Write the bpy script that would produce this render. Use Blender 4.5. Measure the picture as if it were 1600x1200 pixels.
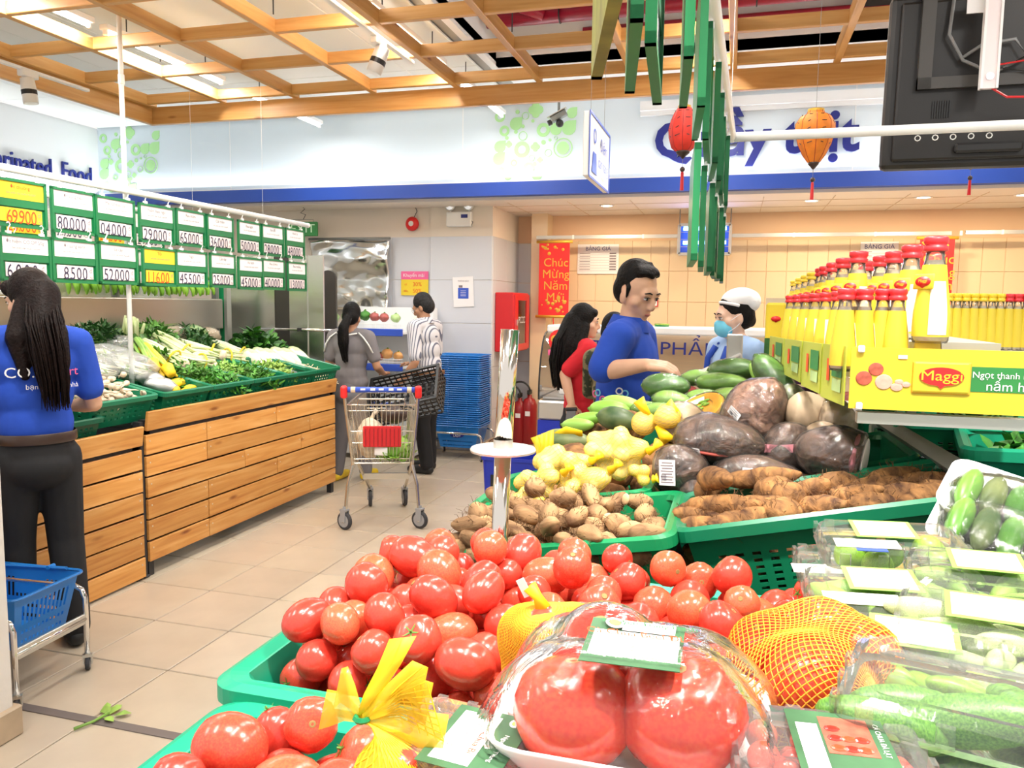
import bpy, bmesh, math, random
from mathutils import Vector, Matrix, Euler, noise
random.seed(7)
for o in list(bpy.data.objects): bpy.data.objects.remove(o)
SC = bpy.context.scene
COL = SC.collection
PI = math.pi
# ------------------------------------------------------------------ camera, world, exposure
F = 1220.0; CH = 1.55
RM = ((0.961479, 0.04104063, -0.27179736), (0.27453725, -0.09412706, 0.95695841), (0.01369069, -0.99471391, -0.10176837))
cd = bpy.data.cameras.new('camera'); cam = bpy.data.objects.new('camera', cd); COL.objects.link(cam)
cd.sensor_width = 36; cd.lens = F / 1600 * 36; cd.clip_start = 0.02; cd.clip_end = 100
cam.matrix_world = Matrix(((RM[0][0], -RM[0][1], -RM[0][2], 0), (RM[1][0], -RM[1][1], -RM[1][2], 0), (RM[2][0], -RM[2][1], -RM[2][2], CH), (0, 0, 0, 1)))
SC.camera = cam
w = bpy.data.worlds.new('hall_light'); SC.world = w; w.use_nodes = True
w.node_tree.nodes['Background'].inputs[0].default_value = (1.0, 0.98, 0.95, 1)
w.node_tree.nodes['Background'].inputs[1].default_value = 0.6
vs = SC.view_settings
vs.view_transform = 'Standard'; vs.look = 'None'; vs.gamma = 1.0; vs.use_curve_mapping = False; vs.exposure = 0.75
# ------------------------------------------------------------------ pixel -> place helpers (true depths)
def ray(px, py):
    c = (px - 800.0, py - 600.0, F)
    return Vector([sum(RM[i][j] * c[j] for j in range(3)) for i in range(3)])
def onz(px, py, z):
    d = ray(px, py); t = (z - CH) / d.z; return Vector((d.x * t, d.y * t, z))
def ony(px, py, y):
    d = ray(px, py); t = y / d.y; return Vector((d.x * t, y, CH + d.z * t))
def onx(px, py, x):
    d = ray(px, py); t = x / d.x; return Vector((x, d.y * t, CH + d.z * t))
# ------------------------------------------------------------------ materials
MATS = {}
def nodes(name):
    m = bpy.data.materials.new(name); m.use_nodes = True
    nt = m.node_tree; return m, nt, nt.nodes['Principled BSDF']
def pm(name, col, rough=.5, metal=0, var=0, scale=12, bump=0, bscale=60, spec=.5, coat=0, trans=0, sss=0, emit=0, alpha=1, rnd=0):
    m, nt, b = nodes(name); N = nt.nodes; L = nt.links
    b.inputs['Base Color'].default_value = (*col, 1); b.inputs['Roughness'].default_value = rough
    b.inputs['Metallic'].default_value = metal; b.inputs['Specular IOR Level'].default_value = spec
    b.inputs['Coat Weight'].default_value = coat; b.inputs['Transmission Weight'].default_value = trans
    b.inputs['Alpha'].default_value = alpha
    if sss: b.inputs['Subsurface Weight'].default_value = sss; b.inputs['Subsurface Radius'].default_value = (.02, .008, .004)
    if emit: b.inputs['Emission Color'].default_value = (*col, 1); b.inputs['Emission Strength'].default_value = emit
    tc = N.new('ShaderNodeTexCoord')
    src = None
    if var:
        nz = N.new('ShaderNodeTexNoise'); nz.inputs['Scale'].default_value = scale; nz.inputs['Detail'].default_value = 4
        L.new(tc.outputs['Object'], nz.inputs['Vector'])
        cr = N.new('ShaderNodeValToRGB'); cr.color_ramp.elements[0].position = .3; cr.color_ramp.elements[1].position = .7
        cr.color_ramp.elements[0].color = (*[c * (1 - var) for c in col], 1); cr.color_ramp.elements[1].color = (*[min(1, c * (1 + var)) for c in col], 1)
        L.new(nz.outputs['Fac'], cr.inputs['Fac']); src = cr.outputs['Color']
    if rnd:
        oi = N.new('ShaderNodeObjectInfo'); hs = N.new('ShaderNodeHueSaturation')
        mr = N.new('ShaderNodeMapRange'); mr.inputs['To Min'].default_value = .5 - rnd * .1; mr.inputs['To Max'].default_value = .5 + rnd * .1
        L.new(oi.outputs['Random'], mr.inputs['Value']); L.new(mr.outputs['Result'], hs.inputs['Hue'])
        mv = N.new('ShaderNodeMapRange'); mv.inputs['From Min'].default_value = 0; mv.inputs['To Min'].default_value = 1 - rnd; mv.inputs['To Max'].default_value = 1 + rnd
        fr = N.new('ShaderNodeMath'); fr.operation = 'FRACT'; mu = N.new('ShaderNodeMath'); mu.operation = 'MULTIPLY'; mu.inputs[1].default_value = 7.31
        L.new(oi.outputs['Random'], mu.inputs[0]); L.new(mu.outputs[0], fr.inputs[0]); L.new(fr.outputs[0], mv.inputs['Value']); L.new(mv.outputs['Result'], hs.inputs['Value'])
        hs.inputs['Color'].default_value = (*col, 1)
        if src: L.new(src, hs.inputs['Color'])
        src = hs.outputs['Color']
    if src: L.new(src, b.inputs['Base Color'])
    if bump:
        n2 = N.new('ShaderNodeTexNoise'); n2.inputs['Scale'].default_value = bscale; n2.inputs['Detail'].default_value = 3
        L.new(tc.outputs['Object'], n2.inputs['Vector'])
        bp = N.new('ShaderNodeBump'); bp.inputs['Strength'].default_value = bump; bp.inputs['Distance'].default_value = .01
        L.new(n2.outputs['Fac'], bp.inputs['Height']); L.new(bp.outputs['Normal'], b.inputs['Normal'])
    MATS[name] = m; return m
def film(name, tint=(1, 1, 1), base=.06, rough=.06, bump=.5, bscale=18, haze=.0, ior=1.45):
    """clear plastic: mostly see-through, glossy, creased"""
    m, nt, b = nodes(name); N = nt.nodes; L = nt.links; N.remove(b)
    out = N['Material Output']
    tr = N.new('ShaderNodeBsdfTransparent'); tr.inputs[0].default_value = (*tint, 1)
    gl = N.new('ShaderNodeBsdfGlossy'); gl.inputs['Roughness'].default_value = rough
    df = N.new('ShaderNodeBsdfDiffuse'); df.inputs[0].default_value = (.9, .92, .9, 1)
    lw = N.new('ShaderNodeFresnel'); lw.inputs['IOR'].default_value = ior
    ad = N.new('ShaderNodeMath'); ad.operation = 'ADD'; ad.inputs[1].default_value = base; ad.use_clamp = True
    tc = N.new('ShaderNodeTexCoord'); nz = N.new('ShaderNodeTexNoise'); nz.inputs['Scale'].default_value = bscale; nz.inputs['Detail'].default_value = 5; nz.inputs['Distortion'].default_value = 1.2
    bp = N.new('ShaderNodeBump'); bp.inputs['Strength'].default_value = bump; bp.inputs['Distance'].default_value = .012
    L.new(tc.outputs['Object'], nz.inputs['Vector']); L.new(nz.outputs['Fac'], bp.inputs['Height'])
    L.new(bp.outputs['Normal'], gl.inputs['Normal']); L.new(bp.outputs['Normal'], lw.inputs['Normal'])
    L.new(lw.outputs[0], ad.inputs[0])
    mx = N.new('ShaderNodeMixShader'); L.new(ad.outputs[0], mx.inputs[0]); L.new(tr.outputs[0], mx.inputs[1]); L.new(gl.outputs[0], mx.inputs[2])
    last = mx
    if haze:
        m2 = N.new('ShaderNodeMixShader'); m2.inputs[0].default_value = haze; L.new(mx.outputs[0], m2.inputs[1]); L.new(df.outputs[0], m2.inputs[2]); last = m2
    L.new(last.outputs[0], out.inputs['Surface']); MATS[name] = m; return m
def woodmat(name, dark, mid, light, axis='Y', rnd=.18):
    m, nt, b = nodes(name); N = nt.nodes; L = nt.links
    tc = N.new('ShaderNodeTexCoord'); mp = N.new('ShaderNodeMapping'); oi = N.new('ShaderNodeObjectInfo')
    sc = {'Y': (14, 1.3, 22), 'X': (1.3, 14, 22), 'Z': (22, 14, 1.3)}[axis]; mp.inputs['Scale'].default_value = sc
    L.new(tc.outputs['Object'], mp.inputs['Vector'])
    cb = N.new('ShaderNodeCombineXYZ'); mu = N.new('ShaderNodeMath'); mu.operation = 'MULTIPLY'; mu.inputs[1].default_value = 31
    L.new(oi.outputs['Random'], mu.inputs[0])
    for k in range(3): L.new(mu.outputs[0], cb.inputs[k])
    L.new(cb.outputs[0], mp.inputs['Location'])
    nz = N.new('ShaderNodeTexNoise'); nz.inputs['Scale'].default_value = 1.1; nz.inputs['Detail'].default_value = 6; nz.inputs['Distortion'].default_value = 1.1
    L.new(mp.outputs[0], nz.inputs['Vector'])
    cr = N.new('ShaderNodeValToRGB'); e = cr.color_ramp.elements
    e[0].position = .25; e[0].color = (*dark, 1); e[1].position = .75; e[1].color = (*light, 1); k = e.new(.48); k.color = (*mid, 1)
    L.new(nz.outputs['Fac'], cr.inputs['Fac'])
    vo = N.new('ShaderNodeTexVoronoi'); vo.inputs['Scale'].default_value = 1.0
    mp2 = N.new('ShaderNodeMapping'); mp2.inputs['Scale'].default_value = {'Y': (5, 2.2, 8), 'X': (2.2, 5, 8), 'Z': (8, 5, 2.2)}[axis]
    L.new(tc.outputs['Object'], mp2.inputs['Vector']); L.new(cb.outputs[0], mp2.inputs['Location']); L.new(mp2.outputs[0], vo.inputs['Vector'])
    kr = N.new('ShaderNodeValToRGB'); kr.color_ramp.elements[0].position = .04; kr.color_ramp.elements[0].color = (.32, .12, .04, 1); kr.color_ramp.elements[1].position = .13; kr.color_ramp.elements[1].color = (1, 1, 1, 1)
    L.new(vo.outputs['Distance'], kr.inputs['Fac'])
    mm = N.new('ShaderNodeMixRGB'); mm.blend_type = 'MULTIPLY'; mm.inputs[0].default_value = .8
    L.new(cr.outputs[0], mm.inputs[1]); L.new(kr.outputs[0], mm.inputs[2])
    hs = N.new('ShaderNodeHueSaturation'); mr = N.new('ShaderNodeMapRange'); mr.inputs['To Min'].default_value = 1 - rnd; mr.inputs['To Max'].default_value = 1 + rnd
    L.new(oi.outputs['Random'], mr.inputs['Value']); L.new(mr.outputs[0], hs.inputs['Value']); L.new(mm.outputs[0], hs.inputs['Color'])
    L.new(hs.outputs[0], b.inputs['Base Color']); b.inputs['Roughness'].default_value = .38
    MATS[name] = m; return m
def twotone(name, c1, c2, scale, lo=.45, hi=.55, rough=.5, bump=0, metal=0, dist=0, stretch=(1, 1, 1), spec=.5):
    m, nt, b = nodes(name); N = nt.nodes; L = nt.links
    tc = N.new('ShaderNodeTexCoord'); mp = N.new('ShaderNodeMapping'); mp.inputs['Scale'].default_value = stretch
    nz = N.new('ShaderNodeTexNoise'); nz.inputs['Scale'].default_value = scale; nz.inputs['Detail'].default_value = 5; nz.inputs['Distortion'].default_value = dist
    oi = N.new('ShaderNodeObjectInfo'); mu = N.new('ShaderNodeMath'); mu.operation = 'MULTIPLY'; mu.inputs[1].default_value = 17
    L.new(oi.outputs['Random'], mu.inputs[0]); L.new(mu.outputs[0], mp.inputs['Location'])
    L.new(tc.outputs['Object'], mp.inputs['Vector']); L.new(mp.outputs[0], nz.inputs['Vector'])
    cr = N.new('ShaderNodeValToRGB'); e = cr.color_ramp.elements; e[0].position = lo; e[0].color = (*c1, 1); e[1].position = hi; e[1].color = (*c2, 1)
    L.new(nz.outputs['Fac'], cr.inputs['Fac']); L.new(cr.outputs[0], b.inputs['Base Color'])
    b.inputs['Roughness'].default_value = rough; b.inputs['Metallic'].default_value = metal; b.inputs['Specular IOR Level'].default_value = spec
    if bump:
        bp = N.new('ShaderNodeBump'); bp.inputs['Strength'].default_value = bump; bp.inputs['Distance'].default_value = .01
        L.new(nz.outputs['Fac'], bp.inputs['Height']); L.new(bp.outputs['Normal'], b.inputs['Normal'])
    MATS[name] = m; return m
def striped(name, c1, c2, scale, axis=0, duty=.5, rough=.8):
    m, nt, b = nodes(name); N = nt.nodes; L = nt.links
    tc = N.new('ShaderNodeTexCoord'); sp = N.new('ShaderNodeSeparateXYZ'); L.new(tc.outputs['Object'], sp.inputs[0])
    mu = N.new('ShaderNodeMath'); mu.operation = 'MULTIPLY'; mu.inputs[1].default_value = scale; L.new(sp.outputs[axis], mu.inputs[0])
    fr = N.new('ShaderNodeMath'); fr.operation = 'FRACT'; L.new(mu.outputs[0], fr.inputs[0])
    gt = N.new('ShaderNodeMath'); gt.operation = 'GREATER_THAN'; gt.inputs[1].default_value = duty; L.new(fr.outputs[0], gt.inputs[0])
    mx = N.new('ShaderNodeMixRGB'); mx.inputs[1].default_value = (*c1, 1); mx.inputs[2].default_value = (*c2, 1); L.new(gt.outputs[0], mx.inputs[0])
    L.new(mx.outputs[0], b.inputs['Base Color']); b.inputs['Roughness'].default_value = rough; MATS[name] = m; return m
def emis(name, col, s):
    m, nt, b = nodes(name); N = nt.nodes; N.remove(b); e = N.new('ShaderNodeEmission'); e.inputs[0].default_value = (*col, 1); e.inputs[1].default_value = s
    nt.links.new(e.outputs[0], N['Material Output'].inputs['Surface']); MATS[name] = m; return m
# colours
pm('white_paint', (.80, .82, .84), .6); pm('white_gloss', (.82, .82, .80), .3); pm('cream', (.78, .70, .60), .7)
pm('ceil_panel', (.80, .82, .80), .7, rnd=.05); pm('slab', (.42, .42, .40), .9, var=.1, scale=3)
pm('fascia', (.66, .75, .82), .55); pm('band_blue', (.018, .07, .40), .4); pm('letter_blue', (.008, .016, .20), .4)
pm('deco_green', (.42, .75, .34), .6); pm('deco_pale', (.62, .86, .60), .6)
pm('tile_floor', (.52, .435, .335), .28, var=.06, scale=5, rnd=.05); pm('grout', (.20, .16, .12), .9)
pm('tile_wall', (.64, .66, .71), .18, rnd=.02); pm('tile_grout', (.55, .55, .56), .8); pm('tile_warm', (.80, .62, .40), .2, rnd=.02); pm('warm_wall', (.80, .56, .36), .7)
pm('soffit', (.80, .74, .66), .8); pm('strip', (.16, .13, .12), .5)
pm('plaster', (.76, .72, .68), .8, var=.05, scale=6, bump=.3, bscale=25); pm('base_tile', (.50, .38, .26), .4, var=.15, scale=8)
woodmat('beam_wood', (.56, .27, .075), (.66, .35, .11), (.72, .42, .16), 'X', .08)
woodmat('beam_wood_y', (.56, .27, .075), (.66, .35, .11), (.72, .42, .16), 'Y', .08)
woodmat('plank', (.46, .17, .035), (.60, .28, .07), (.70, .38, .13), 'Y', .16)
pm('steel_dark', (.035, .035, .038), .5, metal=.3); pm('steel_grey', (.23, .24, .23), .45, metal=.5); pm('chrome', (.82, .80, .78), .12, metal=1)
pm('stainless', (.50, .47, .42), .30, metal=.9, bump=.05, bscale=4); pm('galv', (.60, .59, .55), .35, metal=.8)
pm('cart_wire', (.62, .58, .50), .25, metal=.9); pm('rubber', (.04, .04, .045), .7); pm('wheel_grey', (.33, .33, .34), .5)
pm('pipe_red', (.36, .012, .04), .3); pm('red', (.62, .015, .02), .35); pm('red_dark', (.30, .008, .012), .35); pm('bright_red', (.78, .02, .02), .4)
pm('black', (.012, .012, .013), .45); pm('black_soft', (.010, .010, .012), .85); pm('tv_black', (.011, .009, .008), .38, bump=.05, bscale=300); pm('tv_grey', (.05, .045, .04), .35)
pm('basket_green', (.004, .165, .075), .35, rnd=.06); pm('basket_mint', (.01, .36, .20), .32); pm('basket_dark', (.003, .09, .045), .4); pm('basket_kelly', (.006, .23, .08), .35)
pm('board_green', (.008, .17, .055), .4); pm('board_olive', (.16, .17, .03), .5, var=.5, scale=14); pm('card_white', (.86, .84, .84), .6); pm('card_pink', (.84, .74, .75), .6); pm('card_yellow', (.78, .58, .03), .6)
pm('ink', (.03, .028, .07), .6); pm('ink_grey', (.22, .18, .20), .7); pm('ink_red', (.75, .08, .01), .6); pm('ink_green', (.03, .20, .06), .6)
pm('basket_blue', (.012, .19, .60), .3); pm('deep_blue', (.01, .03, .42), .35); pm('shelf_blue', (.04, .10, .55), .35); pm('white_plastic', (.84, .84, .82), .35)
pm('lamp_body', (.85, .84, .82), .35); emis('tube_glow', (1, .97, .92), 14); emis('down_glow', (1, .86, .62), 9); emis('uv_glow', (.32, .62, 1), 5); emis('spot_glow', (1, .97, .9), 7)
pm('skin', (.66, .38, .25), .5, sss=.05, var=.06, scale=8); pm('skin_dark', (.44, .225, .13), .5, sss=.04, var=.05, scale=8); pm('skin_pale', (.74, .48, .35), .5, sss=.05)
pm('hair', (.004, .003, .003), .55, spec=.18, var=.4, scale=40, bump=.5, bscale=90); pm('hair_brown', (.007, .0025, .002), .5, spec=.16, var=.4, scale=30, bump=.4, bscale=90); pm('hair_grey', (.02, .019, .02), .6, spec=.2, var=.5, scale=60, bump=.4, bscale=90)
pm('lips', (.42, .14, .11), .5); pm('eye_white', (.75, .72, .68), .3)
pm('shirt_blue', (.012, .065, .46), .85, var=.10, scale=5, bump=.35, bscale=9); pm('shirt_grey', (.20, .185, .195), .9, var=.08, scale=4, bump=.35, bscale=8); pm('trouser_grey', (.17, .16, .17), .9, bump=.3, bscale=8)
pm('trouser_black', (.006, .006, .008), .8, bump=.3, bscale=8); pm('shirt_red', (.62, .012, .025), .85, bump=.35, bscale=9); pm('uniform', (.34, .50, .78), .85, bump=.35, bscale=9); pm('apron_blue', (.015, .06, .36), .8)
pm('cap_white', (.84, .84, .84), .8, bump=.4, bscale=14); pm('mask_blue', (.16, .56, .74), .8, bump=.2, bscale=30); pm('leather', (.16, .07, .025), .5); pm('belt_dark', (.05, .028, .022), .35)
striped('shirt_stripe', (.62, .62, .66), (.13, .14, .20), 46, 1, .68)
twotone('camo', (.03, .04, .02), (.20, .17, .09), 22, .46, .54, .9)
# produce
def tomat(name, a, b_, c):
    m, nt, bs = nodes(name); N = nt.nodes; L = nt.links
    tc = N.new('ShaderNodeTexCoord'); nz = N.new('ShaderNodeTexNoise'); nz.inputs['Scale'].default_value = 14; L.new(tc.outputs['Object'], nz.inputs['Vector'])
    oi = N.new('ShaderNodeObjectInfo'); ad = N.new('ShaderNodeMath'); ad.operation = 'MULTIPLY_ADD'; ad.inputs[1].default_value = .55; L.new(nz.outputs['Fac'], ad.inputs[0])
    m1 = N.new('ShaderNodeMath'); m1.operation = 'MULTIPLY'; m1.inputs[1].default_value = .5; L.new(oi.outputs['Random'], m1.inputs[0]); L.new(m1.outputs[0], ad.inputs[2])
    cr = N.new('ShaderNodeValToRGB'); e = cr.color_ramp.elements; e[0].position = .15; e[0].color = (*a, 1); e[1].position = .85; e[1].color = (*c, 1); k = e.new(.55); k.color = (*b_, 1)
    L.new(ad.outputs[0], cr.inputs['Fac']); L.new(cr.outputs[0], bs.inputs['Base Color'])
    bs.inputs['Roughness'].default_value = .22; bs.inputs['Coat Weight'].default_value = .3; bs.inputs['Coat Roughness'].default_value = .15
    bs.inputs['Subsurface Weight'].default_value = .12; bs.inputs['Subsurface Radius'].default_value = (.02, .004, .002); bs.inputs['Subsurface Scale'].default_value = .5
    MATS[name] = m
tomat('tomato', (.62, .040, .028), (.70, .070, .040), (.76, .15, .06)); tomat('beef_tomato', (.58, .016, .014), (.66, .040, .020), (.72, .09, .03))
pm('scar', (.28, .19, .06), .7); pm('stem_green', (.10, .22, .03), .6)
twotone('taro_skin', (.13, .06, .025), (.50, .30, .14), 22, .32, .68, .85, 1.0, dist=.6, stretch=(.5, 1, 1)); pm('taro_cut', (.62, .42, .22), .7, var=.2, scale=30)
twotone('sweet_skin', (.06, .022, .008), (.42, .20, .065), 30, .3, .72, .85, 1.0, dist=.5, stretch=(1.6, .7, 1)); pm('root_hair', (.12, .055, .02), .9)
twotone('purple_yam', (.028, .013, .010), (.21, .11, .07), 22, .3, .75, .7, 1.0, dist=1.2); pm('yam_red', (.42, .07, .05), .6, var=.3, scale=20); pm('yam_pink', (.60, .22, .26), .6, var=.2, scale=30); pm('yam_white', (.85, .80, .78), .6, var=.1, scale=14)
twotone('jicama', (.38, .26, .15), (.60, .45, .30), 6, .35, .65, .7, .25, dist=.4)
twotone('cucumber', (.045, .16, .02), (.16, .36, .05), 11, .35, .7, .35, .1, stretch=(.3, 1, 1)); twotone('gourd', (.20, .42, .05), (.36, .58, .12), 9, .35, .7, .38, .08, stretch=(.3, 1, 1)); twotone('pumpkin_green', (.03, .07, .02), (.17, .20, .07), 10, .4, .65, .45, .2)
pm('pumpkin_flesh', (.80, .42, .03), .5, var=.12, scale=20); pm('pumpkin_seed', (.22, .40, .05), .6); pm('pumpkin_skin', (.50, .27, .06), .5, var=.3, scale=10)
pm('onion_pale', (.80, .62, .26), .4, var=.12, scale=20); pm('onion_orange', (.72, .36, .12), .35, var=.2, scale=15)
pm('leaf', (.07, .24, .025), .5, var=.5, scale=20, rnd=.12); pm('leaf_dark', (.025, .11, .018), .5, var=.5, scale=20, rnd=.12); pm('leaf_light', (.26, .44, .07), .5, var=.35, scale=16, rnd=.1); pm('stalk_pale', (.62, .70, .36), .5, var=.25, scale=12, rnd=.06); pm('stalk_white', (.80, .80, .62), .5, var=.12, scale=14); pm('leek_green', (.22, .40, .07), .5, var=.3, scale=10)
pm('yellow_veg', (.80, .55, .02), .45, var=.15, scale=18); pm('sprout', (.82, .70, .50), .5, var=.15, scale=30); pm('garlic', (.66, .54, .40), .6, var=.25, scale=24); pm('banana_green', (.20, .42, .03), .45, var=.25, scale=14, rnd=.06); pm('lime', (.24, .46, .03), .35, var=.3, scale=15); pm('cabbage', (.42, .60, .25), .5, var=.3, scale=12); pm('shallot', (.40, .10, .09), .5, var=.3, scale=20); pm('daikon', (.84, .82, .74), .45, var=.06, scale=10); pm('mango', (.09, .16, .02), .4, var=.4, scale=8)
film('cling', bump=.35, bscale=26, base=.0, haze=.02, rough=.09); film('clam', bump=.2, bscale=10, base=.03, rough=.1, haze=.05, ior=1.3); film('bagfilm', bump=.9, bscale=16, base=.10, haze=.16); film('glass', bump=0, base=.03, rough=.02); film('bottle_glass', (.93, .90, .80), bump=.05, base=.05, rough=.05, haze=.05); film('pink_clam', (1, .95, .94), bump=.2, bscale=10, base=.02, rough=.08, haze=.08); film('fire_glass', bump=0, base=.2)
film('cling_tray', bump=.35, bscale=26, base=.025, haze=.012, rough=.08, ior=1.10); film('cling_rough', bump=.5, bscale=34, base=.05, haze=.02, rough=.10, ior=1.35)
film('net_film', (1, .90, .55), base=.02, bump=.3, haze=.0)
m, nt, b = nodes('net_yellow_film'); b.inputs['Base Color'].default_value = (.92, .66, .02, 1); b.inputs['Alpha'].default_value = .5; b.inputs['Roughness'].default_value = .5; MATS['net_yellow_film'] = m
pm('net_yellow', (.95, .62, .01), .5); pm('net_orange', (.95, .34, .02), .5); pm('net_amber', (.95, .52, .02), .5); pm('net_pale', (.92, .76, .18), .5, alpha=.55)
pm('label_green', (.045, .13, .055), .5, var=.3, scale=20); pm('label_lime', (.30, .62, .10), .5); pm('foam', (.86, .85, .83), .5); pm('sauce', (.10, .035, .01), .3); pm('bottle_label', (.72, .54, .04), .45); pm('bottle_paper', (.84, .76, .66), .5, var=.15, scale=60); pm('cap_red', (.72, .03, .04), .35); pm('cap_yellow', (.82, .56, .03), .35); pm('sign_yellow', (.72, .54, .035), .45); pm('sign_lime', (.46, .52, .06), .45); pm('sign_green', (.03, .22, .05), .5); pm('mushroom', (.50, .10, .06), .5, var=.4, scale=60); pm('mushroom_pale', (.78, .42, .33), .5, var=.15, scale=40)
pm('lantern_red', (.72, .035, .02), .6, var=.12, scale=30); pm('lantern_orange', (.78, .22, .015), .6, var=.12, scale=30); pm('gold', (.72, .42, .05), .4, metal=.3); pm('purple_crate', (.10, .03, .10), .5); pm('wire_grey', (.2, .2, .2), .5); pm('tan_board', (.62, .50, .36), .5); pm('disc', (.66, .60, .54), .35, metal=.4, var=.06, scale=8); pm('blush', (.78, .12, .30), .5)
pm('pole_chrome', (.78, .72, .66), .10, metal=1)
def wavy(name, col, scale, strength, rough=.08):
    m, nt, b = nodes(name); N = nt.nodes; L = nt.links
    b.inputs['Base Color'].default_value = (*col, 1); b.inputs['Metallic'].default_value = 1; b.inputs['Roughness'].default_value = rough
    tc = N.new('ShaderNodeTexCoord'); nz = N.new('ShaderNodeTexNoise'); nz.inputs['Scale'].default_value = scale; nz.inputs['Detail'].default_value = 1.5; nz.inputs['Distortion'].default_value = .8
    L.new(tc.outputs['Object'], nz.inputs['Vector']); bp = N.new('ShaderNodeBump'); bp.inputs['Strength'].default_value = strength; bp.inputs['Distance'].default_value = .12
    L.new(nz.outputs['Fac'], bp.inputs['Height']); L.new(bp.outputs['Normal'], b.inputs['Normal']); MATS[name] = m
wavy('foil', (.82, .81, .78), 2.2, .6); wavy('mirror_steel', (.80, .79, .74), 1.6, .2, .26); wavy('foil_flat', (.88, .88, .86), 2.0, .05, .16)
# ------------------------------------------------------------------ mesh helpers
class MB:
    def __init__(s): s.v = []; s.f = []
    def add(s, v, f, M=None):
        o = len(s.v); s.v += [tuple(M @ Vector(p)) if M else tuple(p) for p in v]; s.f += [[i + o for i in q] for q in f]; return s
    def box(s, c, d, M=None):
        x, y, z = [k / 2 for k in d]; cx, cy, cz = c
        v = [(cx + a * x, cy + b * y, cz + e * z) for e in (-1, 1) for a, b in ((-1, -1), (1, -1), (1, 1), (-1, 1))]
        return s.add(v, [(3, 2, 1, 0), (4, 5, 6, 7), (0, 1, 5, 4), (1, 2, 6, 5), (2, 3, 7, 6), (3, 0, 4, 7)], M)
    def b2(s, a, b, M=None): return s.box([(p + q) / 2 for p, q in zip(a, b)], [abs(q - p) for p, q in zip(a, b)], M)
    def rbox(s, c, d, bev=.01, seg=2, M=None):
        bm = bmesh.new(); bmesh.ops.create_cube(bm, size=1)
        for v in bm.verts: v.co = Vector((v.co.x * d[0] + c[0], v.co.y * d[1] + c[1], v.co.z * d[2] + c[2]))
        bmesh.ops.bevel(bm, geom=bm.edges[:], offset=min(bev, min(d) * .49), segments=seg, affect='EDGES', profile=.5)
        bm.verts.index_update(); s.add([v.co for v in bm.verts], [[v.index for v in f.verts] for f in bm.faces], M); bm.free(); return s
    def tube(s, pts, r, n=8, cap=True, closed=False):
        pts = [Vector(p) for p in pts]; rs = r if isinstance(r, (list, tuple)) else [r] * len(pts)
        o = len(s.v); m = len(pts); up = None
        for i, p in enumerate(pts):
            if closed: t = pts[(i + 1) % m] - pts[i - 1]
            else: t = pts[min(i + 1, m - 1)] - pts[max(i - 1, 0)]
            t = t.normalized() if t.length > 1e-9 else Vector((0, 0, 1))
            if up is None: up = Vector((0, 0, 1)) if abs(t.z) < .9 else Vector((1, 0, 0))
            a = t.cross(up)
            if a.length < 1e-5: a = t.orthogonal()
            a.normalize(); b = a.cross(t).normalized(); up = b
            for k in range(n):
                q = 2 * PI * k / n; s.v.append(tuple(p + (a * math.cos(q) + b * math.sin(q)) * rs[i]))
        for i in range(m if closed else m - 1):
            j = (i + 1) % m
            for k in range(n): s.f.append([o + i * n + k, o + i * n + (k + 1) % n, o + j * n + (k + 1) % n, o + j * n + k])
        if cap and not closed:
            s.f.append([o + k for k in range(n)][::-1]); s.f.append([o + (m - 1) * n + k for k in range(n)])
        return s
    def lathe(s, prof, n=16, M=None, cap=True):
        v = []; f = []
        for r, z in prof:
            for k in range(n): q = 2 * PI * k / n; v.append((r * math.cos(q), r * math.sin(q), z))
        for i in range(len(prof) - 1):
            for k in range(n): f.append([i * n + k, i * n + (k + 1) % n, (i + 1) * n + (k + 1) % n, (i + 1) * n + k])
        if cap: f.append([k for k in range(n)][::-1]); f.append([(len(prof) - 1) * n + k for k in range(n)])
        return s.add(v, f, M)
    def ell(s, c, r, n=12, m=8, fn=None, M=None):
        v = []; f = []
        if not isinstance(r, (list, tuple)): r = (r, r, r)
        v.append(Vector((0, 0, 1)))
        for i in range(1, m):
            t = PI * i / m
            for k in range(n): q = 2 * PI * k / n; v.append(Vector((math.sin(t) * math.cos(q), math.sin(t) * math.sin(q), math.cos(t))))
        v.append(Vector((0, 0, -1)))
        if fn: v = [fn(p) for p in v]
        v = [(c[0] + p[0] * r[0], c[1] + p[1] * r[1], c[2] + p[2] * r[2]) for p in v]
        for k in range(n): f.append([0, 1 + k, 1 + (k + 1) % n])
        for i in range(m - 2):
            for k in range(n): f.append([1 + i * n + k, 1 + (i + 1) * n + k, 1 + (i + 1) * n + (k + 1) % n, 1 + i * n + (k + 1) % n])
        b = 1 + (m - 2) * n
        for k in range(n): f.append([b + (k + 1) % n, b + k, len(v) - 1])
        return s.add(v, f, M)
    def poly(s, pts, th, M=None):
        """outline (x,y) extruded from z=0 to th"""
        n = len(pts); v = [(x, y, 0) for x, y in pts] + [(x, y, th) for x, y in pts]
        return s.add(v, [list(range(n))[::-1], [n + i for i in range(n)]] + [[i, (i + 1) % n, n + (i + 1) % n, n + i] for i in range(n)], M)
    def ring(s, ro, ri, th, n=24, M=None):
        v = []
        for z in (0, th):
            for r in (ro, ri):
                for k in range(n): q = 2 * PI * k / n; v.append((r * math.cos(q), r * math.sin(q), z))
        f = []
        for k in range(n):
            j = (k + 1) % n
            f += [[k, j, 2 * n + j, 2 * n + k][::1], [n + j, n + k, 3 * n + k, 3 * n + j], [2 * n + k, 2 * n + j, 3 * n + j, 3 * n + k], [j, k, n + k, n + j]]
        return s.add(v, f, M)
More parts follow.
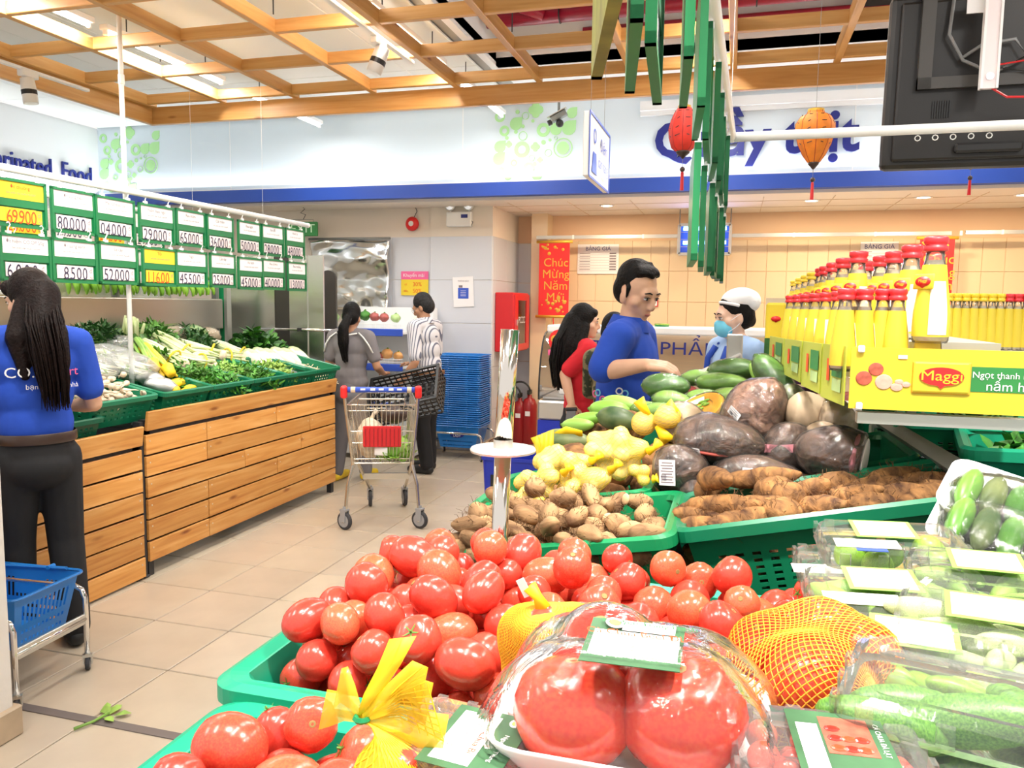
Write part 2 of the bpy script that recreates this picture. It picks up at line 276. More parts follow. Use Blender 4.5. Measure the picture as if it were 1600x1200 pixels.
    def mesh(s, name, mat=None, smooth=True):
        me = bpy.data.meshes.new(name); me.from_pydata(s.v, [], s.f); me.update()
        if mat: me.materials.append(MATS[mat])
        if smooth: me.polygons.foreach_set('use_smooth', [True] * len(me.polygons))
        return me
    def build(s, name, mat, parent=None, loc=None, rot=None, smooth=False, label=None):
        return obj(name, s.mesh(name, mat, smooth), parent, loc, rot, label)
def obj(name, me, parent=None, loc=None, rot=None, label=None):
    o = bpy.data.objects.new(name, me); COL.objects.link(o)
    if parent: o.parent = parent
    if isinstance(rot, Matrix): o.matrix_local = Matrix.Translation(loc or (0, 0, 0)) @ rot.to_4x4()
    else:
        if loc is not None: o.location = loc
        if rot is not None: o.rotation_euler = rot
    if label: o['label'] = label
    return o
def tag(o, label, cat, group=None):
    o['label'] = label; o['category'] = cat
    if group: o['group'] = group
    return o
def thing(name, label, cat, loc=(0, 0, 0), rot=(0, 0, 0), group=None):
    return tag(obj(name, None, None, loc, rot), label, cat, group)
def struct(o): o['kind'] = 'structure'; return o
def stuff(o): o['kind'] = 'stuff'; return o
def shade_auto(o):
    return o
TXT = {}
TS = bpy.data.scenes.new('workbench')
def evalmesh(o):
    TS.collection.objects.link(o); TS.view_layers[0].update()
    with bpy.context.temp_override(scene=TS, view_layer=TS.view_layers[0]): dg = bpy.context.evaluated_depsgraph_get(); dg.update()
    me = bpy.data.meshes.new_from_object(o.evaluated_get(dg)); TS.collection.objects.unlink(o); return me
def textmesh(s, size, extr=0.0, align='CENTER', bold=0, mat=None, shear=0, sx=1.0):
    k = (s, size, extr, align, bold, mat, shear, sx)
    if k in TXT: return TXT[k]
    c = bpy.data.curves.new('lettering', 'FONT'); c.body = s; c.size = size; c.extrude = extr; c.align_x = align; c.align_y = 'CENTER'; c.resolution_u = 3; c.offset = bold * .3 if bold >= .02 else 0; c.shear = shear
    t = bpy.data.objects.new('t', c); me = evalmesh(t)
    bpy.data.objects.remove(t)
    if sx != 1.0:
        for v in me.vertices: v.co.x *= sx
    me.materials.clear()
    if mat: me.materials.append(MATS[mat])
    TXT[k] = me; return me
FRONT = Matrix(((1, 0, 0), (0, 0, -1), (0, 1, 0)))      # text plane facing -Y
FACEX = Matrix(((0, 0, 1), (1, 0, 0), (0, 1, 0)))       # text plane facing +X
def text(s, size, mat, parent, loc, rot=FRONT, extr=0.0, bold=0, name='lettering', shear=0, sx=1.0, align='CENTER', label=None):
    return obj(name, textmesh(s, size, extr, align, bold, mat, shear, sx), parent, loc, rot, label)
def dup(o, parent=None, loc=None, rot=None):
    c = o.copy(); COL.objects.link(c); c.parent = parent
    if parent is None:
        if loc is not None: c.location = loc
        if rot is not None: c.rotation_euler = rot
    for ch in o.children: dup(ch, c)
    return c
def arc(c, r, a0, a1, n, ax=(1, 0, 0), ay=(0, 0, 1)):
    c = Vector(c); ax = Vector(ax); ay = Vector(ay)
    return [c + (ax * math.cos(a0 + (a1 - a0) * i / n) + ay * math.sin(a0 + (a1 - a0) * i / n)) * r for i in range(n + 1)]
def alight(name, loc, size, power, col=(1, .97, .92), rot=(0, 0, 0), parent=None, sy=None):
    l = bpy.data.lights.new(name, 'AREA'); l.energy = power; l.color = col; l.size = size
    if sy: l.shape = 'RECTANGLE'; l.size_y = sy
    return obj(name, l, parent, loc, rot)
def slight(name, loc, target, power, ang=1.0, col=(1, .95, .86), parent=None, r=.05):
    l = bpy.data.lights.new(name, 'SPOT'); l.energy = power; l.color = col; l.spot_size = ang; l.spot_blend = .6; l.shadow_soft_size = r
    o = obj(name, l, parent, loc); o.rotation_euler = (Vector(target) - Vector(loc)).to_track_quat('-Z', 'Y').to_euler(); return o
def pack(n, x0, x1, y0, y1, r, base, heap=None, seed=1, tries=14, jit=.15):
    """drop n balls one by one, each into the lowest of a few spots; gives (x,y,z,r)"""
    R = random.Random(seed); out = []
    for i in range(n):
        best = None; ri = r * R.uniform(1 - jit, 1 + jit)
        for _ in range(tries):
            x = R.uniform(x0 + ri, x1 - ri); y = R.uniform(y0 + ri, y1 - ri); z = base(x, y) + ri
            for (a, b, c, q) in out:
                d2 = (a - x) ** 2 + (b - y) ** 2; s = q + ri
                if d2 < s * s: z = max(z, c + math.sqrt(s * s - d2) * .93)
            sc = z - (heap(x, y) if heap else 0)
            if best is None or sc < best[0]: best = (sc, x, y, z)
        out.append((best[1], best[2], best[3], ri))
    return out
for nm, c, a_ in (('net_orange_film', (.95, .36, .02), .26), ('net_pale_film', (.95, .80, .25), .45)):
    m, nt, b = nodes(nm); b.inputs['Base Color'].default_value = (*c, 1); b.inputs['Alpha'].default_value = a_; b.inputs['Roughness'].default_value = .5; MATS[nm] = m
twotone('yam_top', (.11, .045, .025), (.46, .25, .17), 24, .3, .75, .7, 1.0, dist=1.2)
# ================================================================== SETTING
YB = 7.3; YP = 7.75; YM = 8.7; XL = -6.9; ZS = 2.57; ZC = 3.42
fl = struct(MB().b2((-8, -2.5, -.1), (6, 10, -.012)).build('floor', 'grout'))
T = .415
tm = MB().rbox((0, 0, -.008), (T - .006, T - .006, .016), .003, 1).mesh('floor_tile', 'tile_floor', False)
for i in range(-3, 8):
    for j in range(-3, 16):
        obj('floor_tile', tm, fl, (-2.65 + T * (i + .5), 2.63 + T * (j + .5), 0))
rest = MB()
rest.b2((-8, -2.5, -.012), (-3.92, 10, -.001)); rest.b2((.66, -2.5, -.012), (6, 10, -.001)); rest.b2((-3.9, -2.5, -.012), (.66, 1.37, -.001))
stuff(rest.build('floor_tile_rest', 'tile_floor', fl))
MB().b2((-3.9, 2.195, -.003), (.6, 2.235, .004)).build('expansion_strip', 'strip', fl)
# ---- back fascia and its band
fa = struct(MB().b2((XL, YB, ZS), (4.5, YB + .1, ZC + .1)).build('wall_back', 'fascia'))
for x in (-2.6, -5.2, .9, 2.9): MB().b2((x - .004, YB - .004, 2.7), (x + .004, YB, ZC)).build('seam', 'white_paint', fa)
bd = struct(MB().b2((XL, YB - .1, ZS), (4.5, YB, ZS + .125)).build('trim_1', 'band_blue'))
bd2 = struct(MB().b2((-.9, YB - .06, ZC - .13), (4.5, YB, ZC - .05)).b2((-.9, YB - .03, ZC - .17), (4.5, YB, ZC - .13)).build('trim_2', 'white_paint'))
co = thing('cove_light', 'white light strip lying on top of the blue band', 'light strip', (0, 0, 0))
MB().b2((-6.8, YB - .075, ZS + .126), (4.4, YB - .045, ZS + .14)).build('strip_housing', 'lamp_body', co)
for k in range(4): alight('cove_lamp', (-5.5 + k * 2.8, YB - .055, ZS + .15), 2.75, 5.5, (.93, .97, 1), (PI + .45, 0, 0), co, .02)
sf = struct(MB().b2((XL, YB, ZS - .03), (4.5, 9.0, ZS)).build('ceiling_soffit', 'soffit'))
for k in range(1, 3): MB().b2((XL, YB + .47 * k - .003, ZS - .034), (4.5, YB + .47 * k + .003, ZS - .03)).build('seam', 'tan_board', sf)
for k in range(12): MB().b2((-2.2 + k * .6 - .003, YB + .2, ZS - .034), (-2.2 + k * .6 + .003, 8.7, ZS - .03)).build('seam', 'tan_board', sf)
# ---- lettering on the fascia
tq = textmesh('Quầy thịt', .42, .012, 'LEFT', .04, 'letter_blue'); xs = [v.co.x for v in tq.vertices]; sx = 1.70 / (max(xs) - min(xs))
for v in tq.vertices: v.co.x = (v.co.x - min(xs)) * sx
obj('lettering', tq, fa, (-.76, YB - .03, 3.01), FRONT, 'raised dark blue letters')
def deco(parent, x, z, rr, kind, M, mat):
    mb = MB()
    if kind == 'o': mb.ring(rr, rr * .5, .006, 18)
    elif kind == 't': mb.ring(rr, rr * .86, .006, 20)
    elif kind == 'c': mb.ring(rr, rr * .9, .006, 20); mb.lathe([(rr * .65, 0), (rr * .65, .006)], 18)
    elif kind == 'd':
        pts = [(rr * math.cos(a), rr * math.sin(a)) for a in [PI * .5 + 1.57 * PI * k / 12 for k in range(13)]] + [(rr * 1.02, rr * 1.02)]
        mb.poly(pts, .006)
    elif kind == 'f':
        for a in range(4): mb.lathe([(rr * .55, 0), (rr * .55, .006)], 12, Matrix.Translation((rr * .5 * math.cos(a * PI / 2), rr * .5 * math.sin(a * PI / 2), 0)))
    elif kind == 's': mb.lathe([(rr, 0), (rr, .006)], 12)
    mb.build('leaf_print', mat, parent, (0, 0, 0)).matrix_local = Matrix.Translation(M @ Vector((x, z, 0))) @ M.to_4x4()
DEC = [(1220, 585, 25, 'o'), (1300, 620, 30, 'd'), (1400, 550, 36, 'f'), (1243, 655, 25, 'o'), (1335, 680, 22, 't'), (1437, 650, 33, 'o'), (1500, 645, 30, 'd'), (1565, 640, 35, 'd'), (1580, 565, 26, 'd'), (1220, 735, 28, 'd'), (1330, 748, 39, 'o'), (1535, 740, 48, 'c'), (1215, 795, 30, 'd'), (1462, 765, 18, 't'), (1290, 815, 17, 'o'), (1365, 840, 28, 'o'), (1405, 875, 26, 'd'), (1260, 880, 20, 'd'), (1228, 850, 14, 's'), (1397, 735, 22, 'f'), (1265, 722, 16, 'f'), (1348, 580, 18, 't'), (1308, 560, 10, 's'), (1438, 712, 11, 's'), (1420, 800, 14, 'f'), (1395, 820, 10, 's'), (1255, 690, 9, 's'), (1335, 632, 9, 's'), (1385, 605, 8, 's'), (1470, 700, 7, 's'), (1500, 690, 9, 't'), (1300, 660, 9, 's'), (1380, 790, 15, 't')]
for (a, b, r_, k) in DEC:
    p = ony(400 + a / 3.2, b / 3.2, YB); q = ony(400 + (a + r_) / 3.2, b / 3.2, YB)
    deco(fa, p.x, p.z, (q.x - p.x), k, Matrix(((1, 0, 0), (0, 0, -1), (0, 1, 0))), 'deco_green')
    # the same print near the left corner
for o in list(fa.children):
    if o.name.startswith('leaf_print'):
        c = o.copy(); COL.objects.link(c); c.location.x = (o.location.x + 1.825) * 1.0 - 6.42; c.data = o.data
        if c.location.x < XL + .05: bpy.data.objects.remove(c)
for o in fa.children:
    if o.name.startswith('leaf_print'): o.location.y = YB - .001
# ---- left wall
wl = struct(MB().b2((XL - .1, 1.0, 0), (XL, 9, ZC)).build('wall_left', 'white_paint'))
tl = textmesh('Marinated  Food', .20, .012, 'RIGHT', .004, 'letter_blue')
for v in tl.vertices: v.co.y *= 1.35
obj('lettering', tl, wl, (XL + .02, 7.18, 2.875), FACEX, 'raised blue letters')
cv = thing('cove_light', 'light strip along the foot of the lettered left fascia', 'light strip')
MB().b2((XL + .1, 3, 2.60), (XL + .14, 7.1, 2.62)).build('strip_housing', 'lamp_body', cv)
alight('cove_lamp', (XL + .12, 5.2, 2.64), .02, 8, (.93, .97, 1), (0, PI - .4, 0), cv, 4)
# ---- lower back wall, tiled
wb = struct(MB().b2((XL, YP, 0), (-3.10, YP + .1, ZS)).build('wall_back_lower', 'cream'))
tw = MB().rbox((0, 0, 0), (.394, .012, .394), .003, 1).mesh('wall_tile', 'tile_wall', False)
def tiles(parent, x0, x1, z0, z1, y, w, h, mat, facex=False, x_at=0):
    nx = max(1, round((x1 - x0) / w)); nz = max(1, round((z1 - z0) / h)); w = (x1 - x0) / nx; h = (z1 - z0) / nz
    me = MB().rbox((0, 0, 0), (.012, w - .004, h - .004) if facex else (w - .004, .012, h - .004), .002, 1).mesh('wall_tile', mat, False)
    for i in range(nx):
        for j in range(nz):
            a = x0 + w * (i + .5); c = z0 + h * (j + .5)
            obj('wall_tile', me, parent, (x_at, a, c) if facex else (a, y, c))
tiles(wb, -4.0, -3.10, .0, 2.24, YP - .002, .45, .42, 'tile_wall')
pl = struct(MB().b2((-3.10, YP - .03, 0), (-2.42, YM, ZS)).build('wall_pillar', 'cream'))
tiles(pl, -3.10, -2.42, .0, 2.24, YP - .032, .68, .42, 'tile_wall')
tiles(pl, YP - .03, YM, .0, 2.24, 0, .48, .42, 'tile_wall', True, -2.418)
wm = struct(MB().b2((-2.42, YM, 0), (4.5, YM + .1, ZS)).build('wall_meat', 'warm_wall'))
tiles(wm, -2.42, -2.20, 0, 2.24, YM - .002, .4, .42, 'tile_wall')
tiles(wm, -2.12, 3.5, .6, 2.26, YM - .002, .2, .335, 'tile_warm')
jb = struct(MB().b2((-2.20, YM - .25, 0), (-2.02, YM, ZS)).build('trim_3', 'tile_warm'))
rr_ = struct(MB().b2((3.6, 2, 0), (3.7, 9, ZS)).build('wall_right', 'cream'))
# ---- near pillar at the left edge
pn = struct(MB().rbox((-2.635, 1.83, 1.75), (.46, .46, 3.5), .012, 2).build('wall_near_pillar', 'plaster'))
MB().rbox((-2.63, 1.828, .055), (.49, .50, .11), .006, 1).build('skirting', 'base_tile', pn)
# ---- ceiling
cl = struct(MB().b2((XL, .5, ZC + .03), (-1.9, YB, ZC + .1)).build('ceiling', 'slab'))
cpn = MB().rbox((0, 0, 0), (.596, 1.196, .02), .004, 1).mesh('ceiling_panel', 'ceil_panel', False)
for i in range(8):
    for j in range(5): obj('ceiling_panel', cpn, cl, (XL + .35 + .6 * i, 6.66 - 1.2 * j, ZC + .01))
sl = struct(MB().b2((-1.9, -1, 4.3), (6, 9, 4.4)).build('ceiling_slab', 'slab'))
bk = struct(MB().b2((-1.9, 6.1, ZC), (4.5, YB, ZC + .06)).b2((-1.9, 6.1, ZC), (4.5, 6.16, 3.75)).b2((-1.96, .5, ZC), (-1.9, 6.2, 4.3)).build('ceiling_bulkhead', 'white_paint'))
for x in (.98, 2.4): MB().b2((x - .22, 5.6, 3.6), (x + .3, 6.0, 3.9)).build('duct_mouth', 'black_soft', sl)
# red pipes in the open ceiling
def pipe(label, y, z, r, x0=-1.85, x1=4.2):
    t = thing('red_pipe', label, 'pipe')
    MB().tube([(x0, y, z), (x1, y, z)], r, 14).build('pipe', 'pipe_red', t, smooth=True)
    for k in range(4):
        x = x0 + .55 + k * 1.35; MB().tube([(x, y, z), (x, y, 4.3)], .006, 6).tube(arc((x, y, z), r + .004, 0, 2 * PI, 14, (0, 1, 0), (0, 0, 1)), .005, 5).build('hanger', 'steel_dark', t)
    return t
p = onz(800, 30, 3.62); P1 = pipe('thick red fire pipe crossing the open ceiling', p.y, 3.62, .052)
MB().tube([(-1.42, p.y - .02, 3.62), (-1.55, p.y - .08, 3.66), (-1.62, p.y - .4, 3.75), (-1.62, p.y - 1.5, 3.78)], .045, 12).build('elbow', 'pipe_red', P1, smooth=True)
p = onz(800, 57, 3.62); pipe('thin red pipe running beyond the thick one', p.y, 3.62, .024, -1.2)
p = onz(1250, -8, 3.75); pipe('red pipe nearest the hanging screen', p.y - .2, 3.85, .04, -.4)
t = thing('red_pipe', 'short slanted red pipe end above the trellis', 'pipe'); a = onz(778, 90, 3.5); MB().tube([a, a + Vector((.22, .5, -.02)), ], .04, 12).build('pipe', 'pipe_red', t, smooth=True)
# ---- wooden trellis
tr = thing('ceiling_trellis', 'honey coloured wooden grid hung under the ceiling', 'trellis', (-4.76, 5.65, 3.0))
def beam(a, b, mat):
    a = Vector(a); b = Vector(b); c = (a + b) / 2; o = MB().rbox((0, 0, 0), tuple(abs(q) for q in (b - a)), .004, 1).build('beam', mat, tr); o.location = c - Vector((-4.76, 5.65, 3.0))
beam((-4.79, 5.62, 3.0), (4.0, 5.665, 3.14), 'beam_wood'); beam((-4.79, .6, 3.0), (-4.745, 5.62, 3.14), 'beam_wood_y')
for y in (5.5, 4.87, 4.25, 3.63, 3.01, 2.39, 1.77): beam((-4.74, y - .02, 3.13), (4.0, y + .02, 3.205), 'beam_wood')
for x in (-4.70, -4.03, -3.37, -2.71, -2.04, -1.415, -.75, -.08, .56, 1.22, 1.88): beam((x - .022, .9, 3.125), (x + .022, 5.6, 3.21), 'beam_wood_y')
for x, y in ((-4.03, 4.87), (-2.71, 4.25), (-2.04, 3.63), (-1.415, 4.87), (-.75, 4.87), (-4.03, 3.01)):
    MB().tube([(x, y, 3.24), (x, y, ZC + (.0 if x < -1.9 else .85))], .004, 5).build('hanger', 'steel_dark', tr).location = -Vector((-4.76, 5.65, 3.0))
# ---- fluorescent battens and their light
def batten(x, y, label, pw, z=3.24):
    t = thing('tube_light', label, 'light', (x, y, z), group='tube lights over the trellis')
    MB().rbox((0, 0, .03), (.07, 1.2, .035), .004, 1).build('housing', 'lamp_body', t)
    for s in (-1, 1): MB().tube([(0, s * .4, .04), (0, s * .4, (ZC if x < -1.9 or y > 6.1 else 4.3) - z)], .004, 5).build('hanger', 'steel_dark', t)
    for s in (-1, 1): MB().rbox((0, s * .585, 0), (.03, .02, .04), .004, 1).build('socket', 'lamp_body', t)
    MB().tube([(0, -.57, 0), (0, .57, 0)], .014, 10).build('tube', 'tube_glow', t, smooth=True)
    alight('tube_lamp', (0, 0, -.022), .05, pw, parent=t, sy=1.15)
    return t
RN = ['leftmost', 'second', 'third', 'rightmost']
for i, x in enumerate((-3.94, -2.10, -.22, 1.6)):
    for j, y in enumerate((.6, 2.25, 3.55, 4.85, 6.35)):
        batten(x, y, '%s row of white tube lights, %s' % (RN[i], ['above the near tables', 'nearest in view', 'second in view', 'third in view', 'beyond the trellis edge'][j]), (15, 10, 10, 10, 10)[j])
# ---- track spotlights
def spot(loc, aim, label, pw, track=True):
    loc = Vector(loc); t = thing('spotlight', label, 'spotlight', loc)
    d = (Vector(aim) - loc).normalized(); q = d.to_track_quat('Z', 'Y').to_matrix()
    MB().lathe([(.03, -.075), (.042, -.07), (.046, -.01), (.046, .09), (.040, .09), (.040, .075)], 18).build('head', 'lamp_body', t, rot=q, smooth=True)
    MB().lathe([(.0475, 0.005), (.0475, .035)], 18, cap=False).build('black_band', 'black', t, rot=q)
    MB().lathe([(.039, .074), (.001, .076)], 16).build('lens', 'spot_glow', t, rot=q)
    MB().tube([(0, 0, 0), (0, 0, .085)], .011, 8).build('arm', 'lamp_body', t)
    MB().rbox((0, 0, .10), (.05, .13, .05), .005, 1).build('adapter', 'lamp_body', t)
    if track: MB().rbox((0, -.3, .122), (.035, 1.6, .02), .003, 1).build('track', 'lamp_body', t)
    if pw:
        s = slight('spot_lamp', d * .1, d * 3, pw, 1.25, (1, .95, .86), t, .045)
    return t
p = onx(45, 140, -4.55); spot(p, p + Vector((.1, .05, -1)), 'white spotlight with black band at the trellis left edge', 40)
p = onz(592, 92, 3.0); spot(p, p + Vector((-.35, -.15, -1)), 'white spotlight with black band under the middle trellis beam', 40)
for k, (x, y, ax, ay) in enumerate(((-.75, .55, -.15, 1.2), (.56, .7, .25, 1.3), (-.08, 1.9, .1, 2.1), (-2.04, 2.2, -3.6, 3.6), (-2.71, 2.6, -3.6, 4.9))):
    spot((x, y, 3.0), (ax, ay, 1.0), 'track spotlight above the %s' % ['tomato baskets', 'clear salad boxes', 'taro baskets', 'near end of the plank stand', 'far end of the plank stand'][k], (85, 135, 80, 60, 60)[k], False)
# downlights in the soffit
for k, (px, py) in enumerate(((948, 321), (1268, 313), (1443, 308), (1600, 304))):
    p = onz(px, py, ZS - .03); t = thing('downlight', 'round recessed downlight in the soffit, %s from the left' % ['first', 'second', 'third', 'fourth'][k], 'light', p, group='soffit downlights')
    MB().ring(.075, .055, .006, 20, Matrix.Translation((0, 0, -.007))).build('trim_ring', 'white_gloss', t); MB().lathe([(.054, -.004), (.001, -.003)], 18).build('lens', 'down_glow', t)
    alight('down_lamp', (0, 0, -.012), .11, 11, (1, .80, .54), parent=t)
# ---- things on the back wall
p = ony(645, 350, YP - .02); t = thing('alarm_bell', 'round red fire alarm bell with white centre on cream wall', 'alarm bell', p)
MB().lathe([(.07, 0), (.075, .02), (.055, .045), (.02, .05)], 24).build('bell', 'bright_red', t, rot=FRONT, smooth=True); MB().lathe([(.028, .05), (.026, .055), (.005, .056)], 16).build('boss', 'white_gloss', t, rot=FRONT); MB().tube([(.02, -.01, .07), (.05, -.005, .13), (.02, -.005, .2)], .004, 5).build('cable', 'black', t)
p = ony(718, 335, YP - .06); t = thing('emergency_light', 'white twin-head emergency light box on the tiled pillar', 'emergency light', p)
MB().rbox((0, 0, -.05), (.27, .07, .15), .012, 2).build('box', 'white_plastic', t); MB().b2((.03, -.04, -.04), (.10, -.034, -.005)).build('display', 'letter_blue', t)
for s in (-.1, .1): MB().lathe([(.035, -.03), (.055, 0), (.055, .02), (.045, .025)], 18).build('lamp_head', 'white_plastic', t, (s, 0, .09), FRONT, True); MB().lathe([(.044, .026), (.002, .03)], 16).build('lens', 'chrome', t, (s, 0, .09), FRONT); MB().tube([(s, 0, 0), (s, 0, .09)], .008, 6).build('bracket', 'white_plastic', t)
MB().tube([(.12, -.02, -.06), (.15, -.01, -.08), (.13, -.01, -.12)], .004, 5).build('cable', 'black', t)
p = ony(474, 358, 7.5); t = thing('exit_sign', 'green EXIT sign hung behind the price boards', 'sign', p)
MB().rbox((0, 0, 0), (.34, .03, .15), .006, 1).build('panel', 'sign_green', t); text('EXIT', .125, 'deco_pale', t, (0, -.018, 0), sx=1.15, bold=.003)
MB().tube([(-.12, 0, .07), (-.12, 0, .1), (.12, 0, .1), (.12, 0, .07)], .003, 5).build('hanger', 'steel_grey', t); MB().tube([(0, 0, .1), (.03, 0, .15), (-.03, 0, .17), (.02, 0, .21), (.0, 0, 2.54 - p.z)], .004, 5).build('cable', 'black', t)
p = ony(648, 443, YP - .02); t = thing('promotion_sign', 'yellow and pink 30% 50% promotion card on wall', 'sign', p)
MB().box((0, 0, -.04), (.31, .006, .17)).build('panel', 'card_yellow', t); MB().box((0, -.001, .085), (.31, .006, .085)).build('header', 'blush', t); text('Khuyến mãi', .05, 'card_white', t, (-.01, -.006, .085)); text('30%', .062, 'ink_red', t, (.03, -.005, -.01)); text('50%', .062, 'ink_red', t, (.03, -.005, -.08)); text('từ', .03, 'ink_red', t, (-.1, -.005, -.01)); text('đến', .03, 'ink_red', t, (-.1, -.005, -.08))
p = ony(655, 473, YP - .03); t = thing('red_disc', 'small round red disc on the wall behind the man', 'disc', p); MB().lathe([(.055, 0), (.06, .01), (.05, .02), (.005, .02)], 20).build('disc', 'bright_red', t, rot=FRONT); MB().ring(.05, .042, .004, 20, Matrix.Translation((0, 0, .0195))).build('rim', 'red_dark', t, rot=FRONT)
p = ony(724, 456, YP - .045); t = thing('paper_notice', 'white paper notice with blue picture taped to pillar', 'notice', p)
MB().box((0, 0, 0), (.225, .004, .31), Matrix.Rotation(-.05, 4, 'Y')).build('sheet', 'card_white', t); MB().box((0, -.003, -.015), (.115, .002, .11)).build('picture', 'shelf_blue', t); MB().box((-.03, -.003, .055), (.04, .002, .025)).build('emblem', 'ink_grey', t); text('THÔNG BÁO', .02, 'ink_grey', t, (0, -.004, .11))
for k in range(4): MB().box((.0, -.0042, -.04 + k * .017), (.06, .001, .004)).build('text_line', 'card_white', t)
# fire hose cabinet on the pillar's side
a = ony(771, 457, 7.8); t = thing('fire_hose_cabinet', 'red fire hose cabinet with a glass door on pillar side', 'cabinet', (-2.41, 7.8, 1.05))
MB().rbox((.1, .3, .31), (.2, .6, .62), .008, 1).build('body', 'red', t)
d = MB().b2((.2, .01, .02), (.215, .59, .08)).b2((.2, .01, .54), (.215, .59, .6)).b2((.2, .01, .08), (.215, .13, .54)).b2((.2, .47, .08), (.215, .59, .54)).build('door', 'red', t)
MB().b2((.203, .13, .08), (.208, .47, .54)).build('pane', 'fire_glass', d); MB().b2((.201, .13, .08), (.2025, .47, .54)).build('backing', 'black', d); text('PCCC', .10, 'card_white', d, (.21, .30, .33), FACEX); MB().b2((.215, .05, .28), (.23, .07, .34)).build('handle', 'chrome', d)
# ================================================================== GREEN BASKETS
def rrect(w, d, r, n=5):
    pts = []
    for cx, cy, a0 in ((w / 2 - r, d / 2 - r, 0), (-w / 2 + r, d / 2 - r, PI / 2), (-w / 2 + r, -d / 2 + r, PI), (w / 2 - r, -d / 2 + r, 1.5 * PI)):
        for k in range(n + 1):
            a = a0 + PI / 2 * k / n; pts.append((cx + r * math.cos(a), cy + r * math.sin(a)))
    return pts
BK = {}
def basket_mesh(w, d, h, taper=.05, nu=13, nv=9, mat='basket_green', dip=0, lip=.022, nd=None):
    k = (w, d, h, taper, nu, nv, mat, dip, lip, nd)
    if k in BK: return BK[k]
    mb = MB(); c = [(-w / 2, -d / 2), (w / 2, -d / 2), (w / 2, d / 2), (-w / 2, d / 2)]
    nd_ = nd or nu
    def P(i, u, v):      # v 0 bottom, 1 top
        a = c[i]; b = c[(i + 1) % 4]; s = 1 - taper * (1 - v) * 2
        x = a[0] + (b[0] - a[0]) * u; y = a[1] + (b[1] - a[1]) * u
        return (x * s, y * s, -h + h * v)
    th = .004
    for i in range(4):
        n = nu if i % 2 == 0 else nd_
        us = [0, .06] + [.06 + .88 * j / (2 * n + 1) for j in range(1, 2 * n + 1)] + [.94, 1]
        vs_ = [0, .1] + [.1 + .62 * j / (2 * nv + 1) for j in range(1, 2 * nv + 1)] + [.72, 1]
        nx = -((i == 3) - (i == 1)); ny = -((i == 0) - (i == 2))
        for a in range(len(us) - 1):
            for b in range(len(vs_) - 1):
                if a % 2 == 0 and b % 2 == 0 and 1 < a < len(us) - 2 and 1 < b < len(vs_) - 2: continue
                mid = n // 2 * 2 + 1
                q = [P(i, us[a], vs_[b]), P(i, us[a + 1], vs_[b]), P(i, us[a + 1], vs_[b + 1]), P(i, us[a], vs_[b + 1])]
                mb.add(q, [(0, 1, 2, 3)])
    s = 1 - 2 * taper
    mb.add([(-w / 2 * s, -d / 2 * s, -h), (w / 2 * s, -d / 2 * s, -h), (w / 2 * s, d / 2 * s, -h), (-w / 2 * s, d / 2 * s, -h)], [(0, 1, 2, 3)])
    body = mb.mesh('body', mat, False)
    rb = MB(); base = rrect(w, d, .035); n = len(base)
    prof = [(-.004, -.012), (0, 0), (lip * .6, .006), (lip, 0), (lip, -.022), (lip - .004, -.024), (lip - .005, -.004), (.002, -.006)]
    for (ox, oz) in prof:
        sx = (w + 2 * ox) / w; sy = (d + 2 * ox) / d
        for (x, y) in base:
            dz = -dip * max(0, 1 - (x / (w * .28)) ** 2) * (abs(y) > d * .4) - dip * max(0, 1 - (y / (d * .28)) ** 2) * (abs(x) > w * .4)
            rb.v.append((x * sx, y * sy, oz + dz))
    m = len(prof)
    for a in range(m):
        for b in range(n):
            rb.f.append([a * n + b, a * n + (b + 1) % n, ((a + 1) % m) * n + (b + 1) % n, ((a + 1) % m) * n + b])
    rim = rb.mesh('rim', mat, False); BK[k] = (body, rim); return body, rim
def basket(label, loc, w, d, h, rot=(0, 0, 0), mat='basket_green', group=None, name='produce_basket', **kw):
    bo, ri = basket_mesh(w, d, h, mat=mat, **kw)
    t = thing(name, label, 'basket', loc, rot, group); b = obj('body', bo, t); obj('rim', ri, t)
    md = b.modifiers.new('s', 'SOLIDIFY'); md.thickness = .004
    return t
